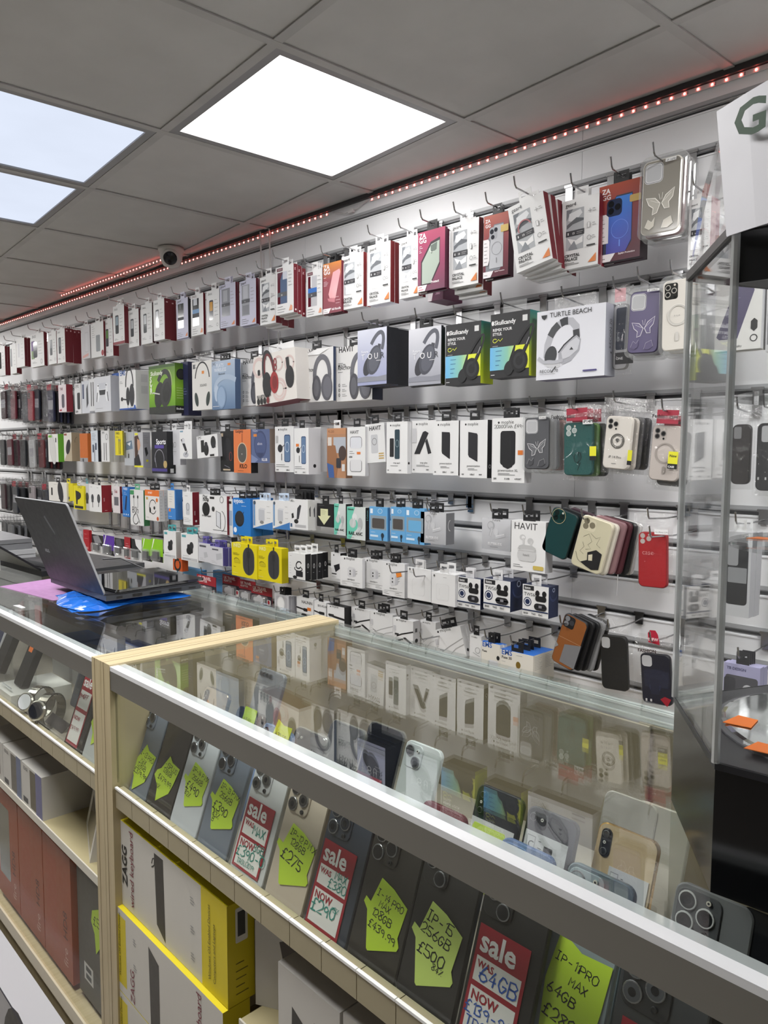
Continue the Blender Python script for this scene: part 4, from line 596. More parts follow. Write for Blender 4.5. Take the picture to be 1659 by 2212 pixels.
I('third', (-4.323, 1.501, 0.140, 0.157, -0.180, 0.033, 0), 1, 'mouse_box', 'mouse box', 'white box with a white mouse and green side', 'E .46 .55 .28 .62 c9c9c6 15;A 888 .015 .46 .55 .28 .62 0 360 15;R .05 .04 .4 .12 6aa832;R .74 .14 .84 .3 333', body='dcdcd8', side='68b02e', tab='5a2a22')

# ---- fourth row
I('fourth', (-0.594, 1.229, 0.053, 0.190, -0.160, 0.065, 0), 2, 'phone_case_box', 'case box', 'clear-front box with a black case behind the tower edge', 'R .02 .12 .9 .86 2b2c2f* .16;R .06 .15 .5 .4 9a9b9e* .1;R .1 .42 .86 .6 8f9194* .04;R .6 .02 .95 .07 e6e6e6;T 333 .1 .62 .06 iP13PRO', body='c6c7ca~', side='b0b0b4', tab='e6e6e6', tabw=.5)
I('fourth', (-0.789, 1.214, 0.071, 0.133, -0.170, 0.012, -0.031), 1, 'bagged_phone_case', 'phone case', 'bright red case in a clear bag', 'E .16 .07 .085 .085 b9b2ae;E .16 .17 .085 .085 b9b2ae;E .38 .12 .085 .085 b9b2ae;E .38 .05 .03 .03 b9b2ae;T d98a8a .24 .14 .41 case', body='a8141e', t='case', bag='film', side='8a1018', tags='R .62 -.06 1.08 .03 e8e8e8;T 333 .06 .66 .0 For_iPhone_12_Pro', r=.014)
I('fourth', (-0.915, 1.239, 0.086, 0.135, -0.200, 0.070, 0.257), 6, 'blister_phone_case', 'phone case', 'tilted cream case with black line drawing, fronting a fan', 'R .06 .05 .5 .27 cfc8ae .1;E .18 .1 .09 .09 77705c;E .18 .2 .09 .09 77705c;E .38 .15 .09 .09 77705c;L 222 .008 .2 .4 .35 .32 .5 .44 .4 .52 .52 .58 .36 .62;L 222 .008 .4 .3 .6 .36 .72 .3 .66 .46 .8 .5;L 222 .008 .22 .5 .3 .58 .2 .68 .34 .72;P 17171a .45 .66 .7 .56 .9 .6 .92 .9 .7 .95 .5 .92 .3 .88 .5 .8;P cfc8ae .5 .7 .62 .66 .66 .78 .54 .8;L 222 .01 .08 .72 .2 .85 .3 .88', body='c9c3a8*', side='d5cfb8*', t='case', za=1.235, hx=-.03, dx=.009, unroll=.05, cols=['cfcabd*', '8a6a6e*', '4a2028', '17181a', 'c4c4c2*'])
I('fourth', (-1.011, 1.253, 0.078, 0.124, -0.190, 0.030, 0.310), 3, 'phone_case', 'phone case', 'tilted dark teal leather-look case with gold camera rim', 'R .05 .04 .56 .28 123634* .1;A c5b58a .012 .3 .16 .25 .25 0 360;E .2 .1 .09 .09 0f1f1e*;E .2 .21 .09 .09 0f1f1e*;E .42 .15 .09 .09 0f1f1e*;E .42 .07 .035 .035 c9c9c0', body='143c3d~', side='0c2223', t='case', za=1.235, hx=-.03, dx=.016, unroll=.1, cols=['15161a', '3a2630'])
I('fourth', (-1.125, 1.219, 0.109, 0.136, -0.190, 0.036, 0), 1, 'earbud_box', 'earbud box', 'white box with white earbuds above their case', 'T 222 .24 .08 .17 HAVIT;E .34 .33 .09 .075 c9c9c9;E .36 .33 .05 .04 e4e4e4;L cdcdcd .055 .37 .35 .37 .46;E .57 .39 .085 .075 c4c4c4;L cdcdcd .055 .6 .4 .58 .5;P bdbdbd .2 .56 .24 .5 .34 .47 .62 .48 .72 .52 .74 .58;R .2 .56 .74 .8 c9c9c9 .12;L a9a9a9 .008 .2 .59 .74 .6;T 888 .1 .36 .7 havit;X 666 2 .08 .88 .4 .92;R .66 .87 .96 .95 c9b25a .03', side='b9b9ba', tab2=1)
EB = 'C 444 .1 .5 .07 Future;E .32 .22 .13 .13 a9aaae;E .3 .21 .09 .09 c4c5c8;L b4b5b9 .08 .34 .28 .28 .55;L d8d8da .02 .36 .3 .31 .55;E .5 .42 .08 .1 c9cacd;L c2c3c7 .1 .5 .58 .78 .5;L e4e4e6 .02 .5 .55 .78 .47;B e6e6e8 .1 .22 .84 ELITEBUDS;X 666 1 .3 .9 .75 .9'
I('fourth', (-1.245, 1.216, 0.099, 0.088, -0.170, 0.045, 0), 1, 'earbud_box', 'earbud box', 'silver grey earbud box beside the white earbud box', EB, front='earbud', body='b9babd', side='6d6e72', tab2=1)
I('fourth', (-1.471, 1.222, 0.101, 0.095, -0.180, 0.039, 0), 1, 'earbud_box', 'earbud box', 'silver grey earbud box beside the sky blue boxes', EB, front='earbud', body='b9babd', side='77787c', sidedsl='A ddd .05 .5 .4 .25 .4 90 270', tab2=1)
BB = 'R .06 .26 .94 .68 8fa0ac*;R .16 .34 .84 .64 {c}~ .06;E .6 .12 .13 .1 bcd8f0;E .6 .12 .1 .08 6aaede;R .06 .06 .2 .2 e8f0f8;X e8f0f8 1 .1 .76 .5 .76;R .06 .84 .5 .9 d0e4f4;E .74 .84 .08 .1 26333f;L 26333f .06 .72 .88 .74 .98'
I('fourth', (-1.546, 1.230, 0.079, 0.111, -0.180, 0.030, 0), 1, 'earbud_case_box', 'earbud case box', 'sky blue window box with a sky blue case', BB.format(c='6fb0dc'), body='67a8da', side='5a9acc', tab2=1)
I('fourth', (-1.618, 1.230, 0.064, 0.110, -0.180, 0.030, 0), 1, 'earbud_case_box', 'earbud case box', 'sky blue window box with dark case, middle of three', BB.format(c='55504e'), body='67a8da', side='5a9acc', tab2=1)
I('fourth', (-1.706, 1.226, 0.083, 0.109, -0.180, 0.013, 0), 1, 'earbud_case_box', 'earbud case box', 'sky blue window box with dark case beside mint boxes', BB.format(c='55504e'), body='67a8da', side='5a9acc', tab2=1)
RA = 'P 6fcab2 0 0 .45 0 .2 .45 .45 .7 .2 1 0 1;E .3 .55 .3 .26 6fcab2;E .32 .5 .18 .18 c4ccc9;E .42 .3 .13 .13 e4e6e6;L d2d4d4 .1 .42 .36 .34 .6;E .72 .5 .13 .22 b4b7b8;L c9cbcc .1 .72 .62 .62 .76;B 222 .17 .1 .86 RAIL_ANC;B 333 .09 .06 .1 Edubuds;X 666 1 .1 .94 .6 .94'
I('fourth', (-1.811, 1.220, 0.090, 0.109, -0.180, 0.021, 0), 1, 'earbud_box', 'earbud box', 'mint and grey earbud box with black side, right of two', RA, body='d4dad8', side='15181a', sidedsl='B 8fd0c0 .4 .55 .4 5_Colours 90', tab2=1)
I('fourth', (-1.903, 1.226, 0.060, 0.108, -0.170, 0.030, 0), 1, 'earbud_box', 'earbud box', 'mint and grey earbud box, left of two', RA, body='d4dad8', side='15181a')
I('fourth', (-1.981, 1.222, 0.087, 0.081, -0.170, 0.006, 0), 1, 'black_gift_box', 'accessory box', 'black box carrying a pale arrow note', 'P dfe0b4 .22 .22 .68 .22 .68 .5 .84 .5 .44 .92 .06 .55 .22 .55;X 99977a 4 .28 .28 .62 .45;X 777 1 .1 .08 .7 .08', body='161618', tab2=1)
I('fourth', (-2.090, 1.234, 0.103, 0.108, -0.200, 0.061, 0), 3, 'phone_holder_box', 'holder box', 'white box with phone on a stand, two more behind', 'P 3a3b40 .42 .3 .56 .18 .64 .2 .5 .66 .38 .68;E .36 .74 .12 .08 222;P 222 .1 .5 .2 .46 .24 .62 .12 .66;R .04 .82 .14 .94 3a5a7a;X 777 1 .1 .08 .4 .08;R .3 .84 .9 .93 b9b9bb;B 555 .1 .05 .09 XO', side='d6d6d4', sidedsl='P 3a3b40 .3 .3 .6 .2 .6 .55 .4 .55', flap='1d1d1f')
WB = 'P 3f7cc0 0 1 1 .72 1 1;R .3 .3 .6 .72 c2c4ca .05;P d6d8dc .3 .32 .38 .26 .66 .28 .6 .34;E .46 .76 .1 .05 888;R .04 .1 .12 .9 6f9ac8;E .1 .1 .06 .06 4a5a6a;X 888 3 .72 .2 .94 .6'
I('fourth', (-2.218, 1.222, 0.105, 0.107, -0.180, 0.030, 0), 1, 'charger_box', 'charger box', 'white and blue plug box, right of two', WB, side='c2cad4', tab='c9d9ec', tab2=1)
I('fourth', (-2.335, 1.218, 0.127, 0.111, -0.180, 0.030, 0), 1, 'charger_box', 'charger box', 'white and blue plug box, left of two', WB, side='c2cad4', tab='c9d9ec', tab2=1)
I('fourth', (-2.460, 1.220, 0.122, 0.147, -0.190, 0.107, 0), 2, 'charger_box', 'charger box', 'strong blue box with round black charging pad', 'E .38 .55 .26 .26 17181c -20;E .4 .52 .24 .22 26272c -20;L 111 .025 .55 .46 .62 .36;B e8f0fa .2 .06 .12 oypoo;X dfe9f5 2 .5 .1 .8 .2;E .14 .86 .09 .09 e8f0fa', body='1d77c8', side='1a6cb8', tab='17181a', tab2=1)
I('fourth', (-2.573, 1.211, 0.044, 0.153, -0.170, 0.030, 0), 1, 'charger_box', 'charger box', 'narrow white box left of the strong blue one', 'E .6 .4 .3 .3 2a2a2e;R .1 .05 .8 .12 333;R .4 .3 .9 .7 aebfd4* .1', tab='d0d0d0')
I('fourth', (-2.682, 1.223, 0.209, 0.158, -0.180, 0.030, 0), 1, 'charger_box', 'charger box', 'white box with charging pad and phone outline', 'E .25 .38 .14 .14 17181a;L 222 .015 .3 .25 .34 .1;B 222 .1 .14 .1 Divi;B 222 .12 .14 .17 nota;R .4 .04 .56 .1 222;A 777 .012 .82 .1 .06 .06 0 360;P 333 .62 .4 .78 .45 .78 .86 .62 .8;P d8dade .635 .415 .765 .46 .765 .845 .635 .785;A 555 .012 .8 .66 .14 .2 -80 80;B 333 .05 .1 .58 10_Watt_Keypad;R .5 .9 1 .91 222;E .52 .36 .05 .05 333', side='7a1c2a', tab='17181a', tab2=1)
I('fourth', (-2.880, 1.229, 0.078, 0.143, -0.180, 0.033, 0), 1, 'charger_box', 'charger box', 'white box with grey coil drawing and crimson side', 'R .3 .35 .7 .7 c4c6ca .08;A 8a8c90 .04 .5 .45 .16 .2 0 360;X 666 1 .2 .12 .7 .12;X 888 3 .1 .8 .9 .9', side='7c1526', tab='e0e0e0', sidedsl='T eee .3 .4 .7 note 90;E .5 .88 .15 .15 eee')
I('fourth', (-3.017, 1.234, 0.067, 0.134, -0.180, 0.035, 0), 1, 'charger_box', 'charger box', 'blue box with a white paper label', 'R 0 .02 .9 .62 dedbd6;X 888 4 .2 .15 .7 .4;R .12 .64 .36 .74 e08030;X e8f0fa 1 .1 .9 .8 .9', body='3f84cc', side='3a7cc4', tab='3f84cc')
I('fourth', (-3.176, 1.227, 0.134, 0.142, -0.190, 0.044, 0), 2, 'headset_box', 'headset box', 'white box with orange top and neckband headset', 'R 0 0 1 .2 e0742c;B f4e6dc .1 .22 .13 SPORT;A 222 .03 .55 .55 .24 .24 30 330;E .36 .66 .06 .1 222;E .66 .58 .06 .06 222;E .84 .32 .07 .07 d8742c;E .88 .92 .07 .07 c0562c;R .1 .24 .22 .32 c9a040;X 888 1 .1 .9 .4 .9', body='dfddda', side='cfcdca', sidedsl='X 888 9 .2 .1 .7 .9', tab='1d1d1f')
I('fourth', (-3.343, 1.221, 0.134, 0.170, -0.180, 0.030, 0), 1, 'headset_box', 'headset box', 'white box marked 80h with cable earphones', 'T 222 .34 .12 .66 80h;L 222 .02 .28 .2 .28 .5;L 222 .02 .58 .2 .58 .5;E .28 .2 .05 .06 222;E .58 .2 .05 .06 222;A 222 .03 .42 .82 .22 .18 60 300 30;L 222 .03 .5 .68 .7 .92;R .02 .02 .3 .14 3f8f5a', body='dedede', side='3a7a4a', bottom='3a7a4a', tab='6ab08a')
I('fourth', (-3.474, 1.230, 0.073, 0.147, -0.170, 0.030, 0), 1, 'accessory_box', 'accessory box', 'blue box with a navy stick gadget', 'P 1a2a4a .3 .75 .5 .3 .7 .3 .5 .8;B e8f0fa .22 .15 .1 FIXED;X dfe9f5 2 .2 .18 .7 .24;E .2 .92 .06 .06 e8f0fa;E .5 .92 .06 .06 e8f0fa;E .8 .92 .06 .06 e8f0fa', body='2474c4', tab='17181a')
I('fourth', (-3.577, 1.230, 0.079, 0.134, -0.170, 0.012, 0), 1, 'accessory_box', 'accessory box', 'white box with a grey code panel and dark red side', 'R .2 .4 .8 .72 6a6a70;B 8a2a3a .22 .25 .25 TAB;X 888 1 .2 .12 .7 .12', body='ddd6d8', side='6a1826', tab='d8d8d8')
I('fourth', (-3.711, 1.232, 0.068, 0.138, -0.200, 0.053, 0), 1, 'car_charger_box', 'car charger box', 'white car charger box with wide crimson side', 'E .5 .5 .26 .34 2a2b2f;E .5 .5 .18 .24 4a4b50;L 222 .1 .5 .66 .45 .8;X 666 1 .2 .1 .7 .1', side='85131f', sidedsl='T e8c8cc .2 .3 .6 tech 90;X e8c8cc 1 .3 .93 .7 .93', tab='1d1d1f')
I('fourth', (-3.828, 1.233, 0.077, 0.144, -0.180, 0.030, 0), 1, 'car_charger_box', 'car charger box', 'white car charger box, middle of three', 'E .5 .5 .2 .26 3a3b40;R .34 .5 .66 .66 4a4b50 .05;L 222 .08 .5 .66 .5 .84;X 666 1 .2 .1 .7 .1', tab='1d1d1f')
I('fourth', (-3.922, 1.232, 0.066, 0.141, -0.170, 0.030, 0), 1, 'car_charger_box', 'car charger box', 'grey car charger box beside the yellow pair', 'E .6 .5 .3 .36 44464c;R .4 .55 .8 .75 33353a', body='c9c9cb', tab='6ab0b8')
I('fourth', (-3.998, 1.218, 0.132, 0.127, -0.180, 0.030, 0), 1, 'car_charger_box', 'car charger box', 'yellow box with a black charger, upright', 'P 222 .2 .2 .55 .25 .6 .55 .4 .6 .36 .8 .24 .78;E .6 .4 .12 .12 222;R .1 .85 .9 .96 222;T 554 .2 .4 .1 TAO', body='e0d316', tab='e0e0e0')
I('fourth', (-4.159, 1.225, 0.129, 0.097, -0.170, 0.040, -0.064), 1, 'car_charger_box', 'car charger box', 'yellow box slightly tilted, left of the upright yellow one', 'E .35 .45 .14 .2 222;L 222 .08 .35 .55 .4 .75;R .3 .75 .6 .9 222', body='dccf1c', tab='e0d316')
I('fourth', (-4.279, 1.229, 0.251, 0.108, -0.180, 0.030, 0), 1, 'car_charger_box', 'car charger box', 'white box with a dark bulb-shaped charger', 'E .66 .5 .14 .24 26272b 20;L 26272b .08 .64 .6 .6 .85;R .14 .3 .22 .7 222;X 666 1 .3 .12 .6 .12', body='dcdad4', tab='1d1d1f')

# ---- fifth row
TW = 'R .04 .03 .44 .18 26262a;B e6e6e6 .13 .08 .145 ionn;T 222 .16 .06 .36 TWS600;E .2 .55 .15 .15 1d2c50;E .2 .55 .12 .12 e8e8ea;E .2 .55 .09 .09 1d2c50;R .5 .32 .92 .5 1a1a1d .08;E .58 .24 .08 .1 1a1a1d;E .84 .24 .08 .1 1a1a1d;L 1a1a1d .07 .6 .24 .62 .42;L 1a1a1d .07 .82 .24 .8 .42;R .46 .56 .94 .78 222226 .12;R .64 .62 .76 .7 8a8a90;R 0 .8 1 .84 1d2c50;B 333 .08 .06 .945 BASS;B 333 .08 .36 .945 TWS;B 333 .08 .64 .945 ENC'
def onn(g, d): I('fifth', g, 1, 'earbud_box', 'earbud box', d, TW, side='1c2748', top='1c2748', bottom='1c2748', tab='dcdcde', tab2=1, sidedsl='A 4a5a86 .02 .5 .3 .35 .3 180 360;A 4a5a86 .02 .5 .26 .35 .3 180 360;A b9c4dd .04 .5 .12 .1 .1 0 360')
onn((-1.092, 1.050, 0.081, 0.084, -0.200, 0.048, 0), 'navy and white earbud box standing apart on the right')
onn((-1.218, 1.050, 0.091, 0.085, -0.200, 0.079, 0), 'navy and white earbud box in the middle of three')
onn((-1.316, 1.044, 0.083, 0.088, -0.200, 0.017, 0), 'navy and white earbud box beside the plain white charger')
I('fifth', (-1.404, 1.047, 0.091, 0.094, -0.210, 0.065, 0), 2, 'charger_box', 'charger box', 'plain white box with square adapter outline, right of two', 'R .2 .34 .74 .86 cfcfd0 .08;R .21 .345 .73 .855 e0e0e0 .08;L c4c4c4 .008 .34 .48 .34 .7;X 999 1 .5 .12 .75 .12;E .12 .1 .03 .04 444', body='e2e2e2', side='d2d2d4', tab='d8d8d8')
I('fifth', (-1.510, 1.049, 0.096, 0.098, -0.198, 0.013, 0), 2, 'charger_box', 'charger box', 'plain white box with square adapter outline, left of two', 'R .2 .34 .74 .86 cfcfd0 .1;R .21 .345 .73 .855 e2e2e2 .1;X 999 2 .08 .12 .3 .16;E .1 .06 .03 .04 444', body='e4e4e4', side='d2d2d4', tab='d8d8d8')
def plug(extra=''): return MOPH('P d6d6d8 .34 .4 .42 .32 .66 .34 .7 .4 .7 .62 .42 .7 .34 .64;P c2c2c6 .58 .38 .7 .4 .7 .62 .58 .66;E .46 .47 .03 .03 333;E .46 .57 .03 .03 333;L aaa .02 .7 .46 .78 .44;L aaa .02 .7 .54 .78 .52;C 222 .08 .5 .78 speedport;L 333 .006 .1 .84 .9 .84;X 888 2 .08 .88 .36 .93;X 888 2 .58 .88 .9 .93' + extra)
I('fifth', (-1.648, 1.049, 0.099, 0.110, -0.168, 0.022, 0), 1, 'charger_box', 'charger box', 'white wall plug box with orange sticker', plug(';P e8872e .62 .3 .84 .24 .88 .36 .66 .42'), side='d4d4d6', tab2=1)
I('fifth', (-1.746, 1.049, 0.105, 0.099, -0.160, 0.030, 0), 1, 'charger_box', 'charger box', 'white wall plug box, middle of three', plug(), side='d4d4d6', tab2=1)
I('fifth', (-1.831, 1.049, 0.109, 0.099, -0.184, 0.012, 0), 1, 'charger_box', 'charger box', 'white wall plug box beside the black wedge box', plug(), side='d4d4d6', tab2=1)
I('fifth', (-1.957, 1.049, 0.050, 0.092, -0.142, 0.030, 0), 1, 'charger_box', 'charger box', 'white box with a black wedge stand', 'E .3 .1 .06 .06 222;P 222226 .3 .5 .9 .4 .95 .6 .5 .75;R .1 .8 .6 .84 222;X 888 1 .1 .93 .9 .93', side='222')
I('fifth', (-2.066, 1.045, 0.096, 0.092, -0.230, 0.103, 0), 4, 'cable_box', 'cable box', 'white box with coiled black cable, black-sided cartons behind', 'A 1d1d1f .05 .62 .45 .16 .12 0 300 25;A 1d1d1f .04 .6 .6 .22 .08 150 400;R .46 .68 .86 .9 222226 .03;E .4 .94 .12 .06 222;X 777 1 .1 .12 .3 .12;X 999 5 .08 .4 .2 .8;X 888 1 .5 .3 .9 .3', body='e4e4e2', side='161618', sidedsl='A ddd .06 .5 .45 .12 .3 0 360;X ccc 1 .3 .7 .7 .7', tab='e8e8e6')
MS = 'R .45 .08 .9 .92 4a4b4e .22;R .48 .1 .87 .9 37383b .2;L 222 .012 .62 .1 .62 .5;R .64 .2 .74 .4 2a2b2d .04;L 1d1d1f .05 .68 .08 .68 0;B f4f0b0 .12 .08 .12 INKD;X 6a6210 3 .06 .3 .36 .36;A 6a6210 .015 .2 .52 .1 .05 0 360;R .1 .5 .34 .6 cbbb10;X 3a3608 1 .08 .72 .24 .72;X f2eca0 1 .06 .9 .4 .9'
I('fifth', (-2.246, 1.049, 0.151, 0.129, -0.216, 0.031, 0), 1, 'mouse_box', 'mouse box', 'bright yellow mouse box, right of two', MS, body='e3d20a', side='cfc00a', top='e8d80c', tab='e3d20a', tab2=1)
I('fifth', (-2.403, 1.047, 0.169, 0.130, -0.220, 0.030, 0), 1, 'mouse_box', 'mouse box', 'bright yellow mouse box, left of two', MS, body='e3d20a', side='cfc00a', top='e8d80c', tab='e3d20a', tab2=1)
I('fifth', (-2.626, 1.049, 0.048, 0.082, -0.144, 0.030, 0), 1, 'accessory_box', 'accessory box', 'small white and black box behind the yellow mouse box', 'R .2 .25 .9 .85 3a3a3c .1;R .3 .3 .8 .8 d6d2a8 .08', side='555')
I('fifth', (-2.612, 1.016, 0.093, 0.074, -0.210, 0.043, 0), 3, 'adapter_box', 'adapter box', 'silver-fronted purple adapter box, right of two', 'P b9babf .45 .4 .9 .3 .95 .6 .5 .75;R .15 .12 .65 .2 55555c;X 888 2 .1 .82 .6 .9', front='cfcfd4', body='6a62a8', side='544d94', tab='6a62a8', tab2=1)
I('fifth', (-2.720, 1.021, 0.092, 0.079, -0.200, 0.030, 0), 2, 'adapter_box', 'adapter box', 'silver-fronted purple adapter box, left of two', 'P b9babf .45 .5 .7 .45 .8 .7 .5 .8;R .1 .12 .65 .22 55555c;X 888 2 .1 .82 .6 .9', front='cfcfd4', body='6a62a8', side='544d94', tab='6a62a8', tab2=1)
CH = 'R .36 .38 .7 .7 232427 .06;E .62 .42 .12 .12 2c2d30;E .48 .62 .16 .12 1b1c1f;R .06 .05 .3 .14 55a0a8;X 777 1 .1 .82 .7 .82;R .06 .88 .94 .97 c4c4c6;X 444 1 .1 .925 .9 .925'
I('fifth', (-2.841, 1.049, 0.139, 0.117, -0.198, 0.037, 0), 1, 'phone_holder_box', 'holder box', 'white box with black vent holder, nearer of two', CH, side='cdccc8', tab='4aa0a4', tab2=1)
I('fifth', (-3.014, 1.049, 0.107, 0.121, -0.194, 0.029, 0), 1, 'phone_holder_box', 'holder box', 'white box with black vent holder, farther of two', CH, side='b9b8b4', tab='4aa0a4', tab2=1)
I('fifth', (-2.958, 0.930, 0.078, 0.054, -0.190, 0.030, 0), 1, 'orange_tool_pack', 'pack', 'small orange and black pack under the vent holder boxes', 'A 1a1a1a .14 .5 .5 .3 .3 60 400', body='c4541c', tab=None, hook=False)
I('fifth', (-3.139, 1.002, 0.104, 0.105, -0.190, 0.030, 0), 1, 'cable_card', 'cable card', 'lime green cable card, right of two', 'P f0f4e8 .2 0 .3 0 .1 .4 0 .5;R 0 .75 1 1 1d1d1f', body='8cc81e', t='card', tab=None, inside='222326')
I('fifth', (-3.235, 0.995, 0.089, 0.104, -0.190, 0.030, 0), 1, 'cable_card', 'cable card', 'lime green cable card, left of two', 'P f0f4e8 .2 0 .3 0 .1 .4 0 .5;R 0 .75 1 1 1d1d1f', body='8cc81e', t='card', tab=None, inside='222326')
I('fifth', (-3.361, 0.982, 0.115, 0.103, -0.180, 0.030, 0), 1, 'cable_card', 'cable card', 'black and white cable card beside the lime ones', 'P e8e8e8 .4 0 1 0 1 .6 .5 .3;R 0 .6 1 1 dcdcdc', body='222224', t='card', tab=None)
I('fifth', (-3.445, 0.985, 0.073, 0.107, -0.180, 0.030, 0), 1, 'cable_card', 'cable card', 'narrow red cable card', 'X eee 3 .2 .3 .8 .5', body='a31826', t='card', tab=None)
I('fifth', (-3.535, 0.972, 0.103, 0.087, -0.180, 0.030, 0), 1, 'cable_card', 'cable card', 'black fan-shaped cable card beside the purple one', 'P 55555a .1 .1 .6 0 .8 .4 .2 .5;R .05 .6 .95 1 dcdcdc', body='26262a', t='card', tab=None)
I('fifth', (-3.653, 0.976, 0.120, 0.100, -0.180, 0.030, 0), 1, 'cable_card', 'cable card', 'purple cable card', 'P e8e8ee .2 0 .28 0 .1 .5 0 .5;R 0 .74 1 1 17171a;E .42 .58 .1 .14 4a7a9a', body='5a2fa0', t='card', tab=None)
I('fifth', (-3.785, 0.969, 0.133, 0.093, -0.180, 0.030, 0), 1, 'cable_card', 'cable card', 'black and white cable card beside the red box', 'P 8a8a8e .1 .1 .6 0 .9 .4 .3 .5;R .05 .6 .95 1 dcdcdc', body='26262a', t='card', tab=None)
I('fifth', (-3.895, 0.987, 0.073, 0.111, -0.190, 0.015, 0), 1, 'accessory_box', 'accessory box', 'small red box beside the laptop lid', 'X e8b0b4 2 .2 .2 .8 .4;R .3 .8 .8 .9 c88', body='a8121f', tab=None)
I('fifth', (-4.001, 0.984, 0.095, 0.100, -0.180, 0.030, 0), 1, 'accessory_box', 'accessory box', 'grey bagged pack beside the small red box', 'R .1 .3 .9 .9 8a8a90;R .2 .1 .8 .25 b9b9be', body='9a9aa0', tab=None)

# ---- sixth row (partly behind the counter)
I('sixth', (-0.577, 0.932, 0.077, 0.086, -0.160, 0.048, 0), 2, 'phone_case_box', 'case box', 'pale violet case box marked DESIGN behind the tower', 'B 3f3f6a .11 .08 .16 TB_DESIGN;R .05 .3 .95 1 5a5a60* .08;E .68 .62 .14 .14 cfcfd4;X 555 3 .6 .58 .78 .66;R .02 .36 .34 .9 46464c* .08', body='b4b2d6', side='9a98b8', tab='26262a', tab2=1, zs=.97)
I('sixth', (-0.783, 0.915, 0.075, 0.124, -0.150, 0.014, -0.088), 1, 'bagged_phone_case', 'phone case', 'navy armour case in a fashion bag with red seal', 'R .06 .04 .4 .26 c4c5c8 .1;P 20243a .1 .34 .5 .3 .95 .34 .9 .66 .12 .66;E .46 .66 .17 .17 0f111c;A 2c3150 .03 .46 .66 .17 .17 0 360;P 1c2036 .3 .5 .62 .5 .6 .8 .32 .8;R .12 .9 .18 .95 ccc;R .28 .9 .34 .95 ccc;P a3182c .62 .88 .78 .82 .98 .86 .84 1.02', body='15182a', t='case', bag='film', side='0e101c', zs=.97, tags='P b02038 .36 -.42 .44 -.48 .62 -.48 .7 -.4 .74 -.2 .36 -.24;B f4e4e6 .14 .37 -.27 NEW', tags2='B 3a2a2e .15 -.02 -.03 FASHION')
I('sixth', (-0.893, 0.941, 0.072, 0.139, -0.150, 0.012, -0.066), 1, 'bagged_phone_case', 'phone case', 'plain black case in a clear bag', 'R .06 .04 .38 .24 c9cacc .1', body='17181a', t='case', bag='film', side='0f1011', zs=.97)
I('sixth', (-0.973, 0.980, 0.070, 0.140, -0.190, 0.050, 0.303), 5, 'phone_case', 'phone case', 'tilted tan leather case with grey card pocket', 'R .04 .03 .5 .26 15161a .1;E .17 .09 .1 .1 77787c;E .17 .19 .1 .1 77787c;E .38 .14 .1 .1 33343a;P 77777a .36 .94 .36 .58 1 .46 1 .94;L c9a888 .008 0 .48 1 .46;P 8a8a8c 0 .6 .14 .66 0 .74', body='8a5226', t='case', side='17181c', zs=.97, hx=-.03, dx=.008, unroll=.05, cols=['141518', '1a1b1e', '8a8b8d', '17181a'])
I('sixth', (-1.149, 0.858, 0.108, 0.082, -0.200, 0.106, 0), 2, 'charger_box', 'charger box', 'white box with blue lid and brown dot', 'B 3a62b0 .19 .04 .16 EMS;B 333 .1 .05 .3 Fuse_30;X 888 1 .05 .4 .25 .4;E .56 .42 .07 .09 7a6224;R .25 .55 .55 1 dcdcde .06;X 777 1 .5 .1 .8 .1', body='e0dcd2', top='2f6cc4', side='d8d4c8', sidedsl='X 888 9 .15 .08 .85 .5', tab2=1)
I('sixth', (-1.236, 0.868, 0.065, 0.096, -0.200, 0.030, 0), 2, 'charger_box', 'charger box', 'white box with blue lid, left of the brown-dot box', 'B 3a62b0 .3 .05 .14 EMS;B 333 .14 .05 .3 Fuse;E .9 .4 .08 .1 222;R .4 .5 .9 1 d6d6da .06', body='e0dcd2', top='2f6cc4', side='d8d4c8', tab2=1)
CB = 'L 1d1d1f .05 .2 .72 .45 .6 1 .42;R .1 .6 .3 .68 2a2a2c;L 1d1d1f .05 .1 .95 .5 .8;P 1d1d1f .5 .74 .62 .7 1 .9 1 1;R .03 .3 .16 .5 c9c9cc;X 777 3 .05 .55 .2 .7'
CW = 'L aaa .025 .2 .75 .5 .6 1 .4;L 888 .03 .14 .66 .26 .7;L 888 .03 .12 .8 .24 .84;L bbb .02 .5 .85 .7 .7 1 .6;R .03 .3 .14 .5 c9c9cc;X 888 3 .05 .55 .16 .7'
I('sixth', (-1.316, 0.870, 0.042, 0.087, -0.166, 0.030, 0), 1, 'cable_box', 'cable box', 'white cable box beside the blue-lidded boxes', MOPH('A 888 .03 .7 .5 .2 .2 0 360;L 888 .03 .3 .6 .9 .7'))
I('sixth', (-1.432, 0.870, 0.114, 0.091, -0.162, 0.050, -0.292), 2, 'cable_box', 'cable box', 'white cable box knocked askew with pale cable', MOPH(CW), side='e0e0e0', sidedsl='E .5 .8 .2 .2 222')
I('sixth', (-1.538, 0.869, 0.065, 0.094, -0.124, 0.030, 0), 1, 'cable_box', 'cable box', 'white cable box behind the askew one', MOPH(CW))
I('sixth', (-1.607, 0.870, 0.088, 0.080, -0.166, 0.032, 0), 1, 'cable_box', 'cable box', 'white cable box with black cable, right of the pale-cable box', MOPH(CB), side='d8d8da', sidedsl='E .5 .8 .22 .22 222;R .3 .3 .6 .45 555')
I('sixth', (-1.725, 0.870, 0.107, 0.092, -0.146, 0.030, 0), 1, 'cable_box', 'cable box', 'white cable box with pale cable and square corners', MOPH(CW), side='d8d8da', tab2=1)
I('sixth', (-1.821, 0.870, 0.087, 0.075, -0.148, 0.030, 0), 1, 'cable_box', 'cable box', 'white cable box with black cable, left of the pale-cable box', MOPH(CB), side='d8d8da')
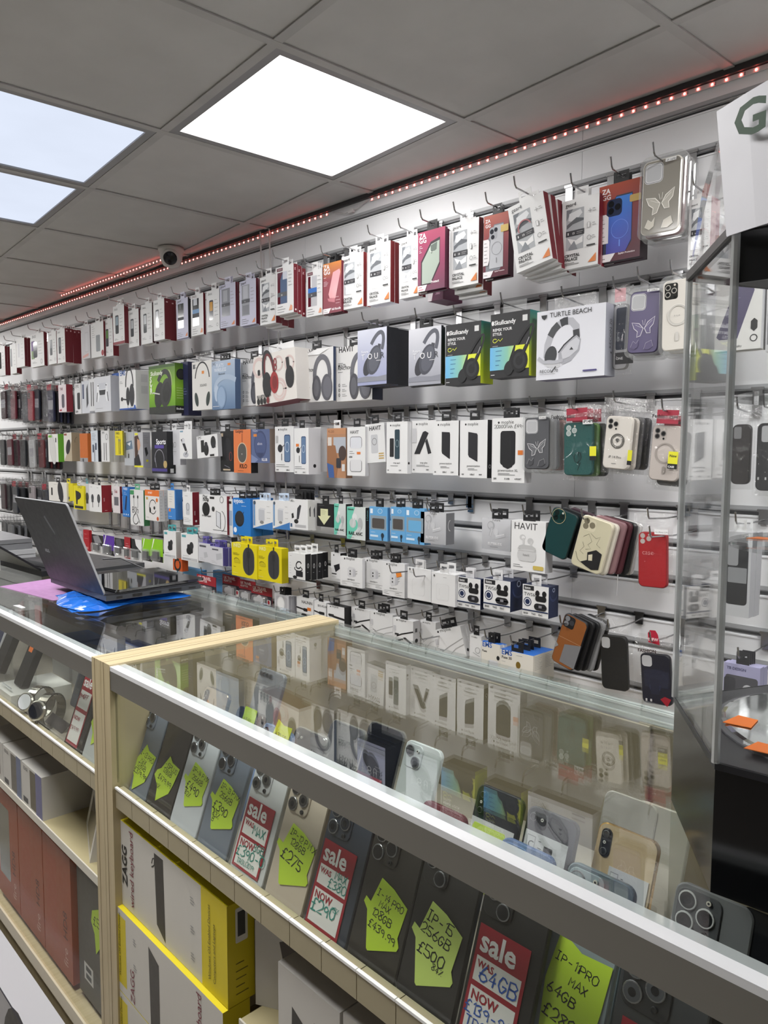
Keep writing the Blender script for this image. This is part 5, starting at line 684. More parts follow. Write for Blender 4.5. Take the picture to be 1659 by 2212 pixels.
I('sixth', (-1.917, 0.870, 0.090, 0.079, -0.178, 0.033, 0), 1, 'cable_box', 'cable box', 'white cable box with black lid and sides', MOPH('L 1d1d1f .08 .1 .45 .45 .5 1 .54;R .12 .4 .4 .52 2a2a2c;L 1d1d1f .06 .0 .72 .5 .78 1 .86;B 222 .12 .5 .78 1m'), top='1a1a1c', side='141416')
I('sixth', (-2.009, 0.870, 0.066, 0.073, -0.170, 0.030, 0), 1, 'cable_box', 'cable box', 'white lead box with two black plugs', 'B 333 .16 .3 .25 EKO-FLUX;L 1d1d1f .08 0 .5 .4 .55;R .4 .48 .86 .62 1d1d1f .05;L 1d1d1f .08 .3 .85 .5 .85;R .44 .76 .9 .92 1d1d1f .05', side='cfcfd2')
I('sixth', (-2.104, 0.870, 0.097, 0.084, -0.162, 0.030, 0), 1, 'cable_box', 'cable box', 'white lead box with orange sticker', 'B 333 .16 .3 .26 NAUNIN;L 1d1d1f .06 0 .48 .4 .52;R .4 .46 .66 .6 1d1d1f .05;R .64 .4 .86 .54 e07b30;L 1d1d1f .08 .3 .8 1 .85;R .3 .7 .6 .9 1d1d1f .06', side='cfcfd2')
I('sixth', (-2.210, 0.870, 0.087, 0.067, -0.188, 0.038, 0), 3, 'charger_box', 'charger box', 'grey-white box with round white disc, slabs behind', 'R .1 .1 .9 1 b4b4b8 .1;E .45 .5 .26 .3 e4e4e4;E .45 .5 .2 .24 f0f0f0', body='c4c4c8', side='9a9aa0', tab='1d1d1f', tab2=1)
UK = 'R 0 0 1 .42 a01c2a;B f0dfe0 .13 .08 .2 UK_TRAVEL;B f0dfe0 .1 .08 .32 ADAPTOR;R 0 .42 1 1 2a2430;R .76 .6 .94 .9 e0dcda .04;E .85 .72 .05 .06 b02030;E .4 .68 .14 .14 d8d8da;E .18 .72 .08 .08 b9b9be;E .6 .7 .08 .1 c9c9ce'
I('sixth', (-2.402, 0.870, 0.137, 0.079, -0.140, 0.030, 0), 1, 'travel_adapter_card', 'adapter card', 'red travel adapter card, frontmost', UK, body='8a1824', t='card', tab=None, inside='c9c9cc')
I('sixth', (-2.562, 0.870, 0.117, 0.093, -0.096, 0.030, 0), 1, 'travel_adapter_card', 'adapter card', 'dark red travel adapter card in a bag, behind the frontmost', UK, body='7a1420', t='card', tab=None, inside='c9c9cc')
I('sixth', (-2.714, 0.870, 0.132, 0.096, -0.074, 0.030, 0), 1, 'travel_adapter_card', 'adapter card', 'red travel adapter card, middle', UK, body='7a1420', t='card', tab=None, inside='c9c9cc')
I('sixth', (-2.783, 0.870, 0.151, 0.096, -0.154, 0.030, 0), 1, 'travel_adapter_card', 'adapter card', 'red travel adapter card beside the blue pouches', UK, body='8a1824', t='card', tab=None, inside='55555c')
I('sixth', (-2.803, 0.874, 0.144, 0.103, -0.062, 0.030, 0), 1, 'blue_pouch', 'pouch', 'light blue pouch behind the red adapter cards', 'X cfe4f8 2 .2 .2 .6 .3', body='5c9fd8', tab=None, hook=False)
I('sixth', (-3.021, 0.870, 0.210, 0.089, -0.098, 0.030, 0), 1, 'blue_pouch', 'pouch', 'light blue pouch with white tag beside the laptop', 'R .06 .2 .26 .36 e8eef4;T 333 .09 .1 .32 EMS;L 2a3a5a .015 .02 .1 .3 .2 .5 .12', body='62a6dc', tab=None, hook=False)
finish_rows()

# dark film-wrapped cases hanging at the far left
BAG = [(-5.131, -0.170, 1.816), (-5.076, -0.160, 1.821), (-4.955, -0.170, 1.809), (-4.923, -0.150, 1.809), (-4.733, -0.180, 1.781), (-4.612, -0.190, 1.789), (-4.548, -0.180, 1.794), (-4.521, -0.160, 1.797), (-4.436, -0.170, 1.781), (-4.342, -0.180, 1.775), (-4.332, -0.160, 1.769),
 (-5.174, -0.170, 1.509), (-5.017, -0.180, 1.509), (-4.992, -0.150, 1.505), (-4.816, -0.170, 1.505), (-4.625, -0.190, 1.501), (-4.636, -0.150, 1.503), (-4.529, -0.170, 1.502), (-4.508, -0.160, 1.499),
 (-5.193, -0.170, 1.222), (-5.137, -0.160, 1.215), (-4.944, -0.180, 1.210), (-4.902, -0.160, 1.207), (-4.644, -0.190, 1.226), (-4.580, -0.170, 1.210), (-4.457, -0.180, 1.208), (-5.197, -0.170, 0.976), (-5.051, -0.180, 0.963), (-5.068, -0.150, 0.945)]
BC = ['3a2328', '2a2b30', '6a2230', '1d1d24', '2c2f38', '8a2030', '1a1f30', '26262c', '30303a', '1b2240', '22222a', '2a2a2e', '5a2430', '4a2030', '2c2f33', 'b4b6b8', '1a1f34', '6a2a30', '2a2d34', '3a2028', '2c2c30', '1f2530', '26282e', 'a39a9e', '3a3c42', '222a3a', '55575a', '6a6c70', '1c1c20']
BN = ['second']*11+['third']*8+['fourth']*7+['fifth']*3
BW = {'3a2328': 'maroon', '6a2230': 'crimson', '8a2030': 'crimson', '5a2430': 'maroon', '4a2030': 'maroon', '6a2a30': 'crimson', 'b4b6b8': 'pale grey', 'a39a9e': 'pinkish grey', '1b2240': 'navy', '1a1f30': 'navy', '1a1f34': 'navy', '55575a': 'grey', '6a6c70': 'grey'}
_cnt = {}
for k, ((x, y, z), c, row) in enumerate(zip(BAG, BC, BN)):
    _cnt[row] = _cnt.get(row, 0)+1
    e = dict(name='bagged_phone_case', dsl='R .08 .05 .45 .27 0d0d10 .09' if k % 3 else 'R .1 .3 .9 .6 99999f', body=c, side=c, bag='darkfilm', bagw=.52, header='9a2234' if k % 4 == 1 else None)
    rl = RND.uniform(-.06, .06)
    t = make_case(e, x, y, z-.03, .085, .165 if row != 'second' else .175, .05, rl)
    tag(t, '%s case in crinkled film, %s from left, %s row' % (BW.get(c, 'dark'), ordn(_cnt[row]), row), 'phone case', 'bagged phone cases in the %s row' % row)
    for j in range(1, 3):
        q = dup(t, x+.01*j, y+.035*j, z-.03-.004*j, rl+RND.uniform(-.03, .03)); q['label'] = 'case in film %s behind the bagged case %s from left, %s row' % (['', 'directly', 'second'][j], ordn(_cnt[row]), row); LABELS.add(q['label'])
    hook(x, ROWZ[row], min(z-.005, ROWZ[row]-.004), -y, 'chrome hook holding the film-wrapped case %s from left, %s row' % (ordn(_cnt[row]), row), 'display hooks')
# empty hooks
for k, ((x, y, z), L, zs, d) in enumerate([((-1.464, -0.010, 1.214), .17, 1.26, 'short empty hook with wide plate between the two grey earbud boxes'), ((-1.586, -0.010, 1.045), .2, 1.071, 'empty hook above the white charger box, left of two'), ((-1.487, -0.010, 1.049), .2, 1.071, 'empty hook above the white charger box, right of two'), ((-1.458, -0.010, 0.805), .2, .892, 'empty hook beside the askew cable box'), ((-0.759, -0.010, 1.283), .2, 1.26, 'empty hook behind the clear tower')]):
    hook(x, zs, zs-.03-.006*k, L, d, 'empty display hooks')

# ---------------------------------------------------------------- counter frame: a along the front, b towards the wall
TH = R_(-1.688); CO = Vector((-1.222, -1.309)); EX = Vector((math.cos(TH), math.sin(TH))); EY = Vector((-math.sin(TH), math.cos(TH)))
def CW(a, b, z): p = CO+EX*a+EY*b; return (p.x, p.y, z)
TOPZ = 1.03; SH1 = .792; SH2 = .594; AR = 1.45
def counter(a0, a1, label, panel_at):
    t = empty('display_counter', CW(0, 0, 0), (0, 0, TH)); tag(t, label, 'display counter')
    m = MB(); m.box(a0, a1, .0, .507, TOPZ-.006, TOPZ, 'glass'); m.build('top_glass', t)
    m = MB(); m.box(a0, a1, .4995, .507, TOPZ-.030, TOPZ-.0065, 'glassedge'); m.box(a0, a1, .498, .4993, TOPZ-.0125, TOPZ-.0085, 'e8eeee~'); m.box(a0, a1, .498, .4993, TOPZ-.024, TOPZ-.022, 'e8eeee~'); m.build('back_rail', t)
    m = MB(); m.box(a0, a1, -.006, .012, TOPZ-.040, TOPZ-.0065, 'alu'); m.box(a0, a1, -.006, .009, TOPZ-.0063, TOPZ+.001, 'e2e3e6~'); m.build('front_rail', t)  # pale top strip puts the rail's highlight into its colour
    m = MB(); m.box(a0, a1, .0092, .022, TOPZ, TOPZ+.0006, 'glassedge'); m.build('glass_bevel', t)
    m = MB(); m.box(a0, a1, .002, .006, SH1+.03, TOPZ-.04, 'frontglass'); m.build('front_glass', t)
    m = MB(); m.box(a0, a1, .014, .46, SH1-.008, SH1, '8a8377'); m.build('shelf', t); m = MB(); cut = a0+.372 if a0 == 0 else a0; m.box(cut, a1, .012, .48, SH2-.012, SH2, 'b5aa84')
    if cut > a0: m.box(a0, cut, .075, .48, SH2-.012, SH2, 'b5aa84')
    m.build('shelf', t)
    m = MB(); m.box(cut, a1, .009, .0115, SH2-.016, SH2+.002, 'd6d2c6~'); m.build('shelf_edge', t)
    m = MB(); m.box(a0, (a0+a1)/2+.01, .484, .49, .27, TOPZ-.03, 'innerpanel'); m.build('sliding_door', t); m = MB(); m.box((a0+a1)/2-.01, a1, .492, .498, .27, TOPZ-.03, 'innerpanel'); m.build('sliding_door', t)
    m = MB(); m.box(a0, a1, 0, .507, .05, .262, 'wood'); m.box(a0, a1, -.004, 0, .245, .276, 'c9bfa6'); m.build('plinth', t)
    m = MB(); m.box(cut, a1, .004, .008, .276, SH2-.018, 'lowglass'); m.build('lower_glass', t)
    m = MB(); m.box(panel_at, panel_at+.037, -.007, .51, 0, TOPZ+.004, 'wood'); m.box(panel_at+.012, panel_at+.013, -.0075, .51, 0, TOPZ+.0043, '8f8064'); m.build('end_panel', t)
    a = a0+.004; pitch = .0635
    while a < a1-.02:
        w = min(pitch-.0012, a1-a); m = MB(); m.box(a, a+w, -.003, .012, SH1-.012, SH1+.022, 'a59b7f~'); m.box(a, a+w, -.0045, .0, SH1+.022, SH1+.0255, 'f0f0ee~'); m.build('ticket_strip', t); a += pitch  # beige front paints in the bronze reflection of a clear holder
    return t
counter(0, AR, 'glass display counter full of phones nearest the camera', -.037)
counter(-1.76, -.076, 'glass display counter with the laptop on top, left of the wooden post', -.075)

# ---------------------------------------------------------------- phones
ARROW = {'d': [(.3, 0), (.62, .06), (1, .2), (.93, .62), (1, .72), (.97, .78), (.34, 1), (.3, .98), (.12, .5), (0, .42), (.03, .34), (.16, .38)],
 's': [(.46, 0), (.62, .1), (1, .14), (.9, .5), (.8, .72), (.34, 1), (.26, .72), (0, .52), (.06, .4), (.22, .32)],
 't': [(.12, 0), (.5, .12), (1, .1), (.94, .55), (.85, 1), (.05, 1), (0, .5)], 'r': [(.04, 0), (.96, 0), (1, .06), (1, 1), (0, 1), (0, .06)]}
LIME = 'c4e43a'
def note(parent, w, h, u0, v0, u1, v1, shape, lines, col=LIME, ink='1a1c1a', sz=.2, th=.13, rot=0):
    m = MB(); W, H_ = (u1-u0)*w, (v1-v0)*h; X0 = -w/2+u0*w; Z0 = h-v0*h
    pts = [(X0+u*W, Z0-v*H_) for u, v in ARROW[shape]][::-1]
    m.prism(pts, -.0014, -.0009, col); m.y = -.0014
    for k, (tx, u, v, s) in enumerate(lines): m.hand(tx, X0+u*W*.92, Z0-v*H_, s*W*(.78 if shape == 's' else .88), ink, R_(-6+rot), th, k+3)
    return plabel(m.build('price_note', parent), 'lime green paper price note')
def sale(parent, w, h, u0, v0, u1, v1, was, now, foot, ink, xs=1.0):
    m = MB(); W, H_ = (u1-u0)*w, (v1-v0)*h; X0 = -w/2+u0*w; Z0 = h-v0*h
    m.prism([(X0, Z0-H_), (X0+W, Z0-H_), (X0+W, Z0), (X0, Z0)], -.0014, -.0009, 'a01a2c'); m.y = -.0014
    m.draw('R .06 .29 .94 .52 eeece8;R .06 .57 .94 .96 eeece8;B f4f0f0 .47 .07 .235 sale;B a01a2c .15 .1 .385 WAS;B a01a2c .2 .1 .68 NOW', W, H_, X0, Z0)
    for k, (tx, u, v, s) in enumerate(was+now+foot): m.hand(tx, X0+u*W, Z0-v*H_, s*W, ink, R_(3), .13, k+2)
    return plabel(m.build('price_note', parent), 'red and white sale ticket')
def phone(label, top, col, cam='3', lean=19.5, w=.082, h=.166, side=None, roll=0, lens='1c1d20*', name='smartphone', ring='9a9b9d!', case=False, up=0, bump=None):
    a, b, z = top; th = R_(lean); t = empty(name, CW(a, b-h*math.sin(th), z-h*math.cos(th)), (-th, R_(roll), TH)); tag(t, label, 'phone', 'phones on show in the counter')
    m = MB(); m.prism(rr_out(-w/2, 0, w/2, h, .0115), 0, .0085, col, side or col, .0012); m.build('phone_body', t)
    bk = bump or col
    def lens_at(p, x, zz, r, ring=ring, glass=lens):
        q = MB(); k = 18
        q.prism([(x+r*math.cos(2*math.pi*j/k), zz+r*math.sin(2*math.pi*j/k)) for j in range(k)], -.0042, -.0018, ring, ring, .0004); r2 = r*.84; q.y = -.0042
        q.pol([(x+r2*math.cos(2*math.pi*j/k), zz+r2*math.sin(2*math.pi*j/k)) for j in range(k)], glass); q.y = -.00435; r3 = r*.4
        q.pol([(x+r3*math.cos(2*math.pi*j/k), zz+r3*math.sin(2*math.pi*j/k)) for j in range(k)], '0c0d12*'); q.build('lens', p)
    L, T = -w/2, h
    if cam in ('3', '3b'):
        s = .043 if cam == '3' else .046; q = MB(); q.prism(rr_out(L+.004, T-.004-s, L+.004+s, T-.004, .009), -.002, .0005, bk, bk, .0006); c = q.build('camera_bump', t); r = .0092 if cam == '3' else .0096
        lens_at(c, L+.0155, T-.0155, r); lens_at(c, L+.0155, T-.0365, r); lens_at(c, L+.0355, T-.026, r); lens_at(c, L+.037, T-.0105, .003, bk, 'd8d2c2'); lens_at(c, L+.037, T-.0415, .003, '2a2a2c', '151518')
    elif cam == '2':
        q = MB(); q.prism(rr_out(L+.004, T-.040, L+.040, T-.004, .009), -.002, .0005, bk, bk, .0006); c = q.build('camera_bump', t); lens_at(c, L+.0145, T-.0145, .0085); lens_at(c, L+.0295, T-.0295, .0085); lens_at(c, L+.031, T-.0125, .003, bk, 'd8d8d2')
    elif cam == '2v':
        q = MB(); q.prism(rr_out(L+.006, T-.040, L+.020, T-.006, .0068), -.0016, .0005, '1a1b1e*', '1a1b1e', .0005); c = q.build('camera_bump', t); lens_at(c, L+.013, T-.0125, .0042); lens_at(c, L+.013, T-.033, .0042); lens_at(c, L+.013, T-.0225, .0022, '1a1b1e', 'f0ede4')
    elif cam == '1': q = MB(); q.prism(rr_out(L+.006, T-.019, L+.019, T-.006, .0062), -.001, .0005, '2a2b2f', '2a2b2f', .0003); c = q.build('camera_bump', t); lens_at(c, L+.0125, T-.0125, .005); lens_at(c, L+.026, T-.0125, .0024, '555', 'f4f2ea')
    elif cam == '4': q = MB(); q.prism(rr_out(L+.006, T-.016, L+.050, T-.006, .004), -.001, .0005, bk, bk, .0004); c = q.build('camera_bump', t); [lens_at(c, L+.012+.0105*k, T-.011, .0042, '333') for k in range(4)]
    if case:
        q = MB(); q.prism(rr_out(-w/2-.002, -.0, w/2+.002, h+.002, .013), .0022, .0108, 'blister', None, .0012); q.build('clear_case', t)
    return t, w, h
def row1(a): return (a, .0755, .952)
P = phone('blue-grey phone with lime note, first in the front row by the post', row1(.02), '79818f~', '3'); note(*P, .08, .44, .98, .93, 's', [('I-13 PRO', .3, .24, .145), ('MAX', .42, .38, .14), ('128GB', .3, .5, .15), ('£379.99', .22, .63, .15)])
P = phone('dark bronze-black phone with lime note, second in the front row', row1(.106), '322e2b*', '1', lens='4a4a4c*'); note(*P, .06, .42, .92, .88, 's', [('I-15PLUS', .26, .22, .14), ('128GB', .34, .36, .15), ('£479.99', .2, .54, .15), ('91%', .2, .72, .12)])
P = phone('white phone with lime arrow note, third in the front row', row1(.191), 'ccd0d6~', '3', lens='3c3a38*', bump='c2c6cc~'); note(*P, .1, .34, .94, .76, 'd', [('IP-14 P.MX', .3, .19, .115), ('256GB', .36, .36, .13), ('£490', .2, .6, .2), ('82%', .22, .74, .12)])
P = phone('slate blue phone with lime arrow note, fourth in the front row', row1(.278), '767e8c~', '3', lens='2a2a2c*'); note(*P, .06, .34, .96, .79, 'd', [('IP-13 P.MX', .3, .17, .115), ('256GB', .34, .34, .13), ('£390', .2, .6, .19), ('83%', .26, .73, .12), ('BH', .3, .84, .11)])
P = phone('silver-white phone with red sale ticket, fifth in the front row', row1(.372), 'd2d3d4~', '3', side='a9a8a4', lens='4a4844*', bump='cbccce~'); sale(*P, .07, .355, .86, .93, [('MAX', .44, .46, .18)], [('£390-0', .06, .83, .2), ('3GB', .6, .66, .16)], [('TRSU2019', .16, .93, .1)], '2a8a7c')
P = phone('champagne gold phone with lime arrow note, sixth in the front row', row1(.46), 'c9bcaa~', '3', side='a3947e', lens='3a3735*', bump='c2b5a3~'); note(*P, .02, .36, .98, .84, 'd', [('IP-12 P.M.X', .3, .17, .11), ('128GB', .36, .32, .13), ('£275', .2, .58, .2), ], rot=-2)
P = phone('navy blue phone with red sale ticket, seventh in the front row', row1(.547), '3a404c~', '3', lens='22252c*', side='2a2f3a'); sale(*P, .06, .33, .82, .95, [('£380', .4, .5, .16), ('MAX', .55, .37, .14)], [('£290', .08, .83, .22)], [('93%', .66, .72, .09)], '2a8f82')
P = phone('black glossy phone with lime arrow note, eighth in the front row', row1(.632), '38342f~', '3', lens='201e1c*', side='26231f'); note(*P, .12, .37, .94, .86, 'd', [('I-14 PRO', .28, .24, .13), ('MAX', .4, .37, .13), ('128GB', .26, .52, .15), ('£439.99', .24, .68, .14)])
P = phone('matt black phone with pale arrow note, ninth in the front row', row1(.716), '2f2d2b', '2', lens='1b1b1c*', side='242220'); note(*P, .06, .33, .9, .86, 'd', [('IP-15', .26, .22, .17), ('256GB', .2, .38, .17), ('£500', .22, .62, .19), ('84%', .6, .72, .11), ], col='cfe676')
P = phone('black phone with large red sale ticket, tenth in the front row', (.802, .078, .952), '242322', '2', lens='17181a*', side='1c1b1a'); sale(*P, .06, .3, .84, .93, [('64GB', .18, .5, .22)], [('£139-99', .03, .81, .17)], [('TRSS2', .1, .93, .16)], '2a5ab4')
P = phone('pale blue-grey phone in an acrylic stand with lime note', (0.869, 0.091, 0.945), '8b979d~', '0', w=.080, h=.160); note(*P, .16, .12, .98, .72, 't', [('IP-11PRO', .1, .28, .14), ('MAX', .42, .45, .14), ('64GB', .06, .6, .17), ('£280', .06, .82, .19)])
phone('dark grey phone with big lenses, clear bag ticket, right of the acrylic stand', (0.956, 0.089, 0.945), '3c3e41~', '3b', lens='4a4c50*', bump='2a2b2d*')
_t = bpy.data.objects[[o.name for o in COL.objects if o.name.startswith('smartphone') and o.parent is None][-1]]
sale(_t, .082, .166, .12, .36, .92, .95, [], [], [], '2a5ab4')
phone('black phone at the lower right frame corner', (1.027, 0.106, 0.945), '1f1e1e~', '2', lens='333*')
# second row
phone('gold-rimmed phone lying behind the front rail near the post', (0.057, 0.170, 0.965), 'b9a894*', '2v', side='8a7a66!')
P = phone('light grey phone with a row of four small lenses', (0.083, 0.275, 0.985), '8f9198~', '4', h=.165)
P = phone('dark phone with a lime tag behind the slate blue phone', (0.143, 0.186, 0.945), '25272c*', '0'); note(*P, .3, -.02, .75, .2, 'r', [('A16 5G', .1, .6, .16)])
P = phone('blue phone with a yellow-green tag, half hidden by the rail', (0.246, 0.171, 0.945), '7d90b4*', '2v'); note(*P, .4, -.08, .95, .22, 't', [('A22 5G', .14, .5, .16)], col='dfe83a')
phone('black phone with one bright flash, behind the champagne phone', (0.299, 0.198, 0.945), '2a2b2e*', '1', case=True)
P = phone('dark phone in a clear bumper with a lime tag', (0.315, 0.264, 0.945), '46484c*', '0', case=True, lean=24); note(*P, .1, .42, .8, .8, 'r', [('iPhone', .1, .5, .16)])
P = phone('black phone with a red sale ticket, left of the white two-lens phone', (0.365, 0.305, 0.945), '20222a*', '0', case=True); sale(*P, .0, .5, .75, 1.2, [], [], [], '2a5ab4')
P = phone('white phone with two lenses and yellow-green tag in the middle row', (0.462, 0.295, 0.945), 'cdd3d4~', '2', w=.076, h=.155, bump='c2c8ca~'); note(*P, .1, .55, .85, .9, 't', [('IP-13', .12, .5, .2)], col='dbe85a', ink='7a2a1a')
phone('red-cased phone just above the front rail', (0.622, 0.163, 0.945), '8f5058*', '0', side='5e1a24', w=.074, h=.15)
P = phone('black phone with a handwritten lime tag over a white card', (0.643, 0.254, 0.945), '2e3034*', '2v', w=.076, h=.152, side='1a1b1d'); m = MB(); m.box(-.036, .034, -.0016, -.001, .0, .108, 'd8d9db'); m.build('paper_card', P[0]); n_ = note(*P, .08, .33, .8, .86, 'r', [('IPhone', .12, .26, .165), ('XS', .72, .28, .15), ('64GB', .06, .5, .17)], col='cfe85c'); n_.location = (0, -.001, 0)
def info_label(P, u0, v0, u1, v1, lime=True):
    t, w, h = P; m = MB(); W, H_ = (u1-u0)*w, (v1-v0)*h; m.box(-w/2+u0*w, -w/2+u1*w, -.0016, -.001, h-v1*h, h-v0*h, 'd2d3d6'); m.y = -.0016
    m.draw('R .06 .06 .26 .3 8a8b8e;R .07 .07 .25 .29 d2d3d6;T 333 .2 .1 .24 C;R .48 .14 .68 .34 2c2c30;X 555 4 .34 .1 .44 .4;X 666 5 .08 .5 .9 .8', W, H_, -w/2+u0*w, h-v0*h); m.build('info_label', t)
    if lime: q = MB(); q.box(-w/2+u0*w+.01, -w/2+u1*w-.002, -.0024, -.0017, h-v1*h-.02, h-v1*h+.022, 'c8e650'); q.build('price_note', t)
P = phone('black phone with a white printed information label', (0.727, 0.252, 0.945), '2c2d31*', '1', w=.074, h=.15, side='18191b'); info_label(P, .06, .2, .9, .75)
phone('light blue phone tucked against the rail', (0.752, 0.162, 0.945), '7f93bb*', '2', w=.074, h=.15, side='5a6f9a')
P = phone('gold phone with a crumpled information label', (0.815, 0.281, 0.945), 'cbb28c*', '2v', w=.078, h=.156, side='c49a52!'); info_label(P, .3, .3, .95, .85)
phone('teal-grey phone with pale camera ring, behind the rail', (0.840, 0.174, 0.945), '5a6a72~', '3', w=.08, h=.16, bump='8f9ea4~', lens='8f9a9e*')
phone('titanium grey phone with three large ringed lenses near the clear tower', (0.941, 0.225, 0.945), '77787a~', '3b', w=.080, h=.163, bump='56575a~', lens='0c0d11', ring='d4d4d4')
P = phone('black phone with a white label at the right frame edge', (1.005, 0.228, 0.945), '1d1e22*', '0'); info_label(P, -.1, .35, .8, .8)
phone('clear phone case leaning at the back of the counter', (0.816, 0.369, 0.945), 'a9a59a*', '0', w=.075, h=.14, name='clear_phone_case')
phone('second clear phone case leaning left of its twin at the back', (0.773, 0.366, 0.945), '9a968c*', '0', w=.075, h=.14, name='clear_phone_case')
# acrylic phone stand on the right
def stand(label, top, w=.075, h=.085, d=.06):
    a, b, z = top; t = empty('phone_stand', CW(a, b, SH1), (0, 0, TH)); tag(t, label, 'phone stand', 'acrylic phone stands')
    m = MB(); m.box(-w/2, w/2, -d/2, -d/2+.003, 0, h*.45, 'acrylic'); m.box(-w/2, w/2, -d/2, -d/2+.0032, h*.45, h*.45+.002, 'acredge'); m.build('front_lip', t)
    m = MB(); m.box(-w/2, w/2, -d/2, d/2, 0, .003, 'acrylic'); m.build('base', t); m = MB(); m.box(-w/2, w/2, d/2-.003, d/2, 0, h, 'acrylic'); m.build('back_plate', t)
stand('clear acrylic stand holding the pale blue-grey phone', (.872, .045, 0), h=.09)

# ---------------------------------------------------------------- left counter: stands, watches, boxes
def device(name, label, cat, a, b, z, w, h, d, lean, col, dsl='', side=None, roll=0):
    th = R_(lean); t = empty(name, CW(a, b, z), (-th, R_(roll), TH)); tag(t, label, cat); m = MB(); m.prism(rr_out(-w/2, 0, w/2, h, .006), 0, d, col, side or col, .0015); m.y = 0; m.draw(dsl, w, h, zt=h); m.build('device_body', t); return t, w, h
P = phone('black phone with red sale ticket left of the wooden post', (-.265, .076, .949), '2c2a28*', '0'); sale(*P, .1, .0, .8, .92, [('SZOFF', .06, .4, .17)], [('£149.99', .06, .82, .14)], [], '8a2a30')
P = phone('white phone with lime note half hidden by the wooden post', (-.172, .076, .949), 'c2c6c6~', '0'); note(*P, .0, .3, .9, .78, 's', [('128', .4, .4, .16), ('£350', .3, .6, .18)])
P = W_ = [(-.83, 'black remote-shaped handset in a clear stand, left of two', '232224'), (-.66, 'black handset with orange sticker in a clear stand', '18191d')]
for k, (a, lb, c) in enumerate(W_):
    device('handset', lb, 'handset', a, .045, .833, .058, .15, .018, 24, c, '' if k == 0 else 'R .2 .3 .62 .44 e0722c'); stand('clear acrylic stand holding the %s' % ('orange-stickered handset' if k else 'plain black handset'), (a, .05, 0), w=.066, h=.1)
m = MB(); m.box(-.066, .066, 0, .14, 0, .037, 'd4d2cc', kr='bdbbb4'); m.y = 0; t = m.build('white_box', None, CW(-.664, .012, SH1), (0, 0, TH)); tag(t, 'flat white box with barcode lying under the clear handset stands', 'box')
for k in range(2):
    m = MB(); m.box(-.06, .06, 0, .10, 0, .028, '2a5a94', kf='3a6aa4'); m.y = 0; m.draw('X 9ab8dc 2 .2 .3 .8 .6', .12, .028, zt=.028); t = m.build('blue_box', None, CW(-.8+.14*k, .2, SH1+.075), (0, 0, TH)); tag(t, 'flat blue box behind the clear handset stands, %s of two' % ('left', 'right')[k], 'box')
    m = MB(); m.box(-.06, .06, 0, .11, 0, .074, 'a9a8a6'); t = m.build('grey_carton', None, CW(-.8+.14*k, .2, SH1), (0, 0, TH)); tag(t, 'grey carton under the %s flat blue box' % ('left', 'right')[k], 'carton')
device('tablet', 'dark navy tablet with white edge leaning at far left in the counter', 'tablet', -.98, .05, SH1, .12, .17, .01, 22, '20264a*', side='d4d4d6')
for k, (a, cc) in enumerate([(-.53, '4a4c54'), (-.47, '6a6c72'), (-.41, '3c3d42')]): device('boxed_phone', 'grey printed phone box behind the watches, %s of three' % ('left', 'middle', 'right')[k], 'box', a, .13, SH1, .055, .15, .03, 18, cc, 'R .15 .2 .85 .8 3a3c42* .05')
def watch(label, a, b, z, r, rotz, strap, face):
    t = empty('wrist_watch', CW(a, b, z), (0, 0, TH+rotz)); tag(t, label, 'watch', 'watches on the counter shelf'); m = MB(); pts = [(0, r*1.05*math.cos(q), r+r*math.sin(q)) for q in (2*math.pi*k/28 for k in range(29))]
    for p, q in zip(pts, pts[1:]):
        for s in (-1, 1): pass
        w = .011; o = lambda v, f: (v[0], v[1]*f, (v[2]-r)*f+r)
        a0, a1, b0, b1 = p, q, o(p, 1.08), o(q, 1.08)
        m.face([(-w, a0[1], a0[2]), (-w, a1[1], a1[2]), (w, a1[1], a1[2]), (w, a0[1], a0[2])], strap); m.face([(-w, b0[1], b0[2]), (w, b0[1], b0[2]), (w, b1[1], b1[2]), (-w, b1[1], b1[2])], strap)
        m.face([(-w, a0[1], a0[2]), (-w, b0[1], b0[2]), (-w, b1[1], b1[2]), (-w, a1[1], a1[2])], strap); m.face([(w, a0[1], a0[2]), (w, a1[1], a1[2]), (w, b1[1], b1[2]), (w, b0[1], b0[2])], strap)
    m.build('bracelet', t); q = MB(); q.lathe([(.019, 0), (.0215, .002), (.0215, .008), (.019, .011), (.017, .0112)], 'b9b5aa!', 24); c = q.build('watch_case', t, (0, -r*1.05, r*1.35), (R_(70), 0, 0)); f = MB(); f.lathe([(.017, .0112), (.0165, .0118)], face, 24); f.build('dial', c)
watch('chrome wristwatch with white dial, left of two standing on edge', -.52, .05, SH1, .034, .5, 'a8a49a!', 'd8dade~'); watch('chrome wristwatch with dark strap, nearer the sale ticket', -.44, .045, SH1, .036, .6, '8f8b80!', '22242a*')
m = MB(); m.box(-.05, .05, 0, .0025, 0, .07, '3a3434'); m.y = 0; m.draw('B b9b4ae .12 .1 .5 SMART;B b9b4ae .1 .3 .75 WATCH', .1, .07, zt=.07); t = m.build('shelf_card', None, CW(-.43, .012, SH1-.03), (R_(-48), 0, TH)); tag(t, 'dark slanted card under the wristwatches', 'card')
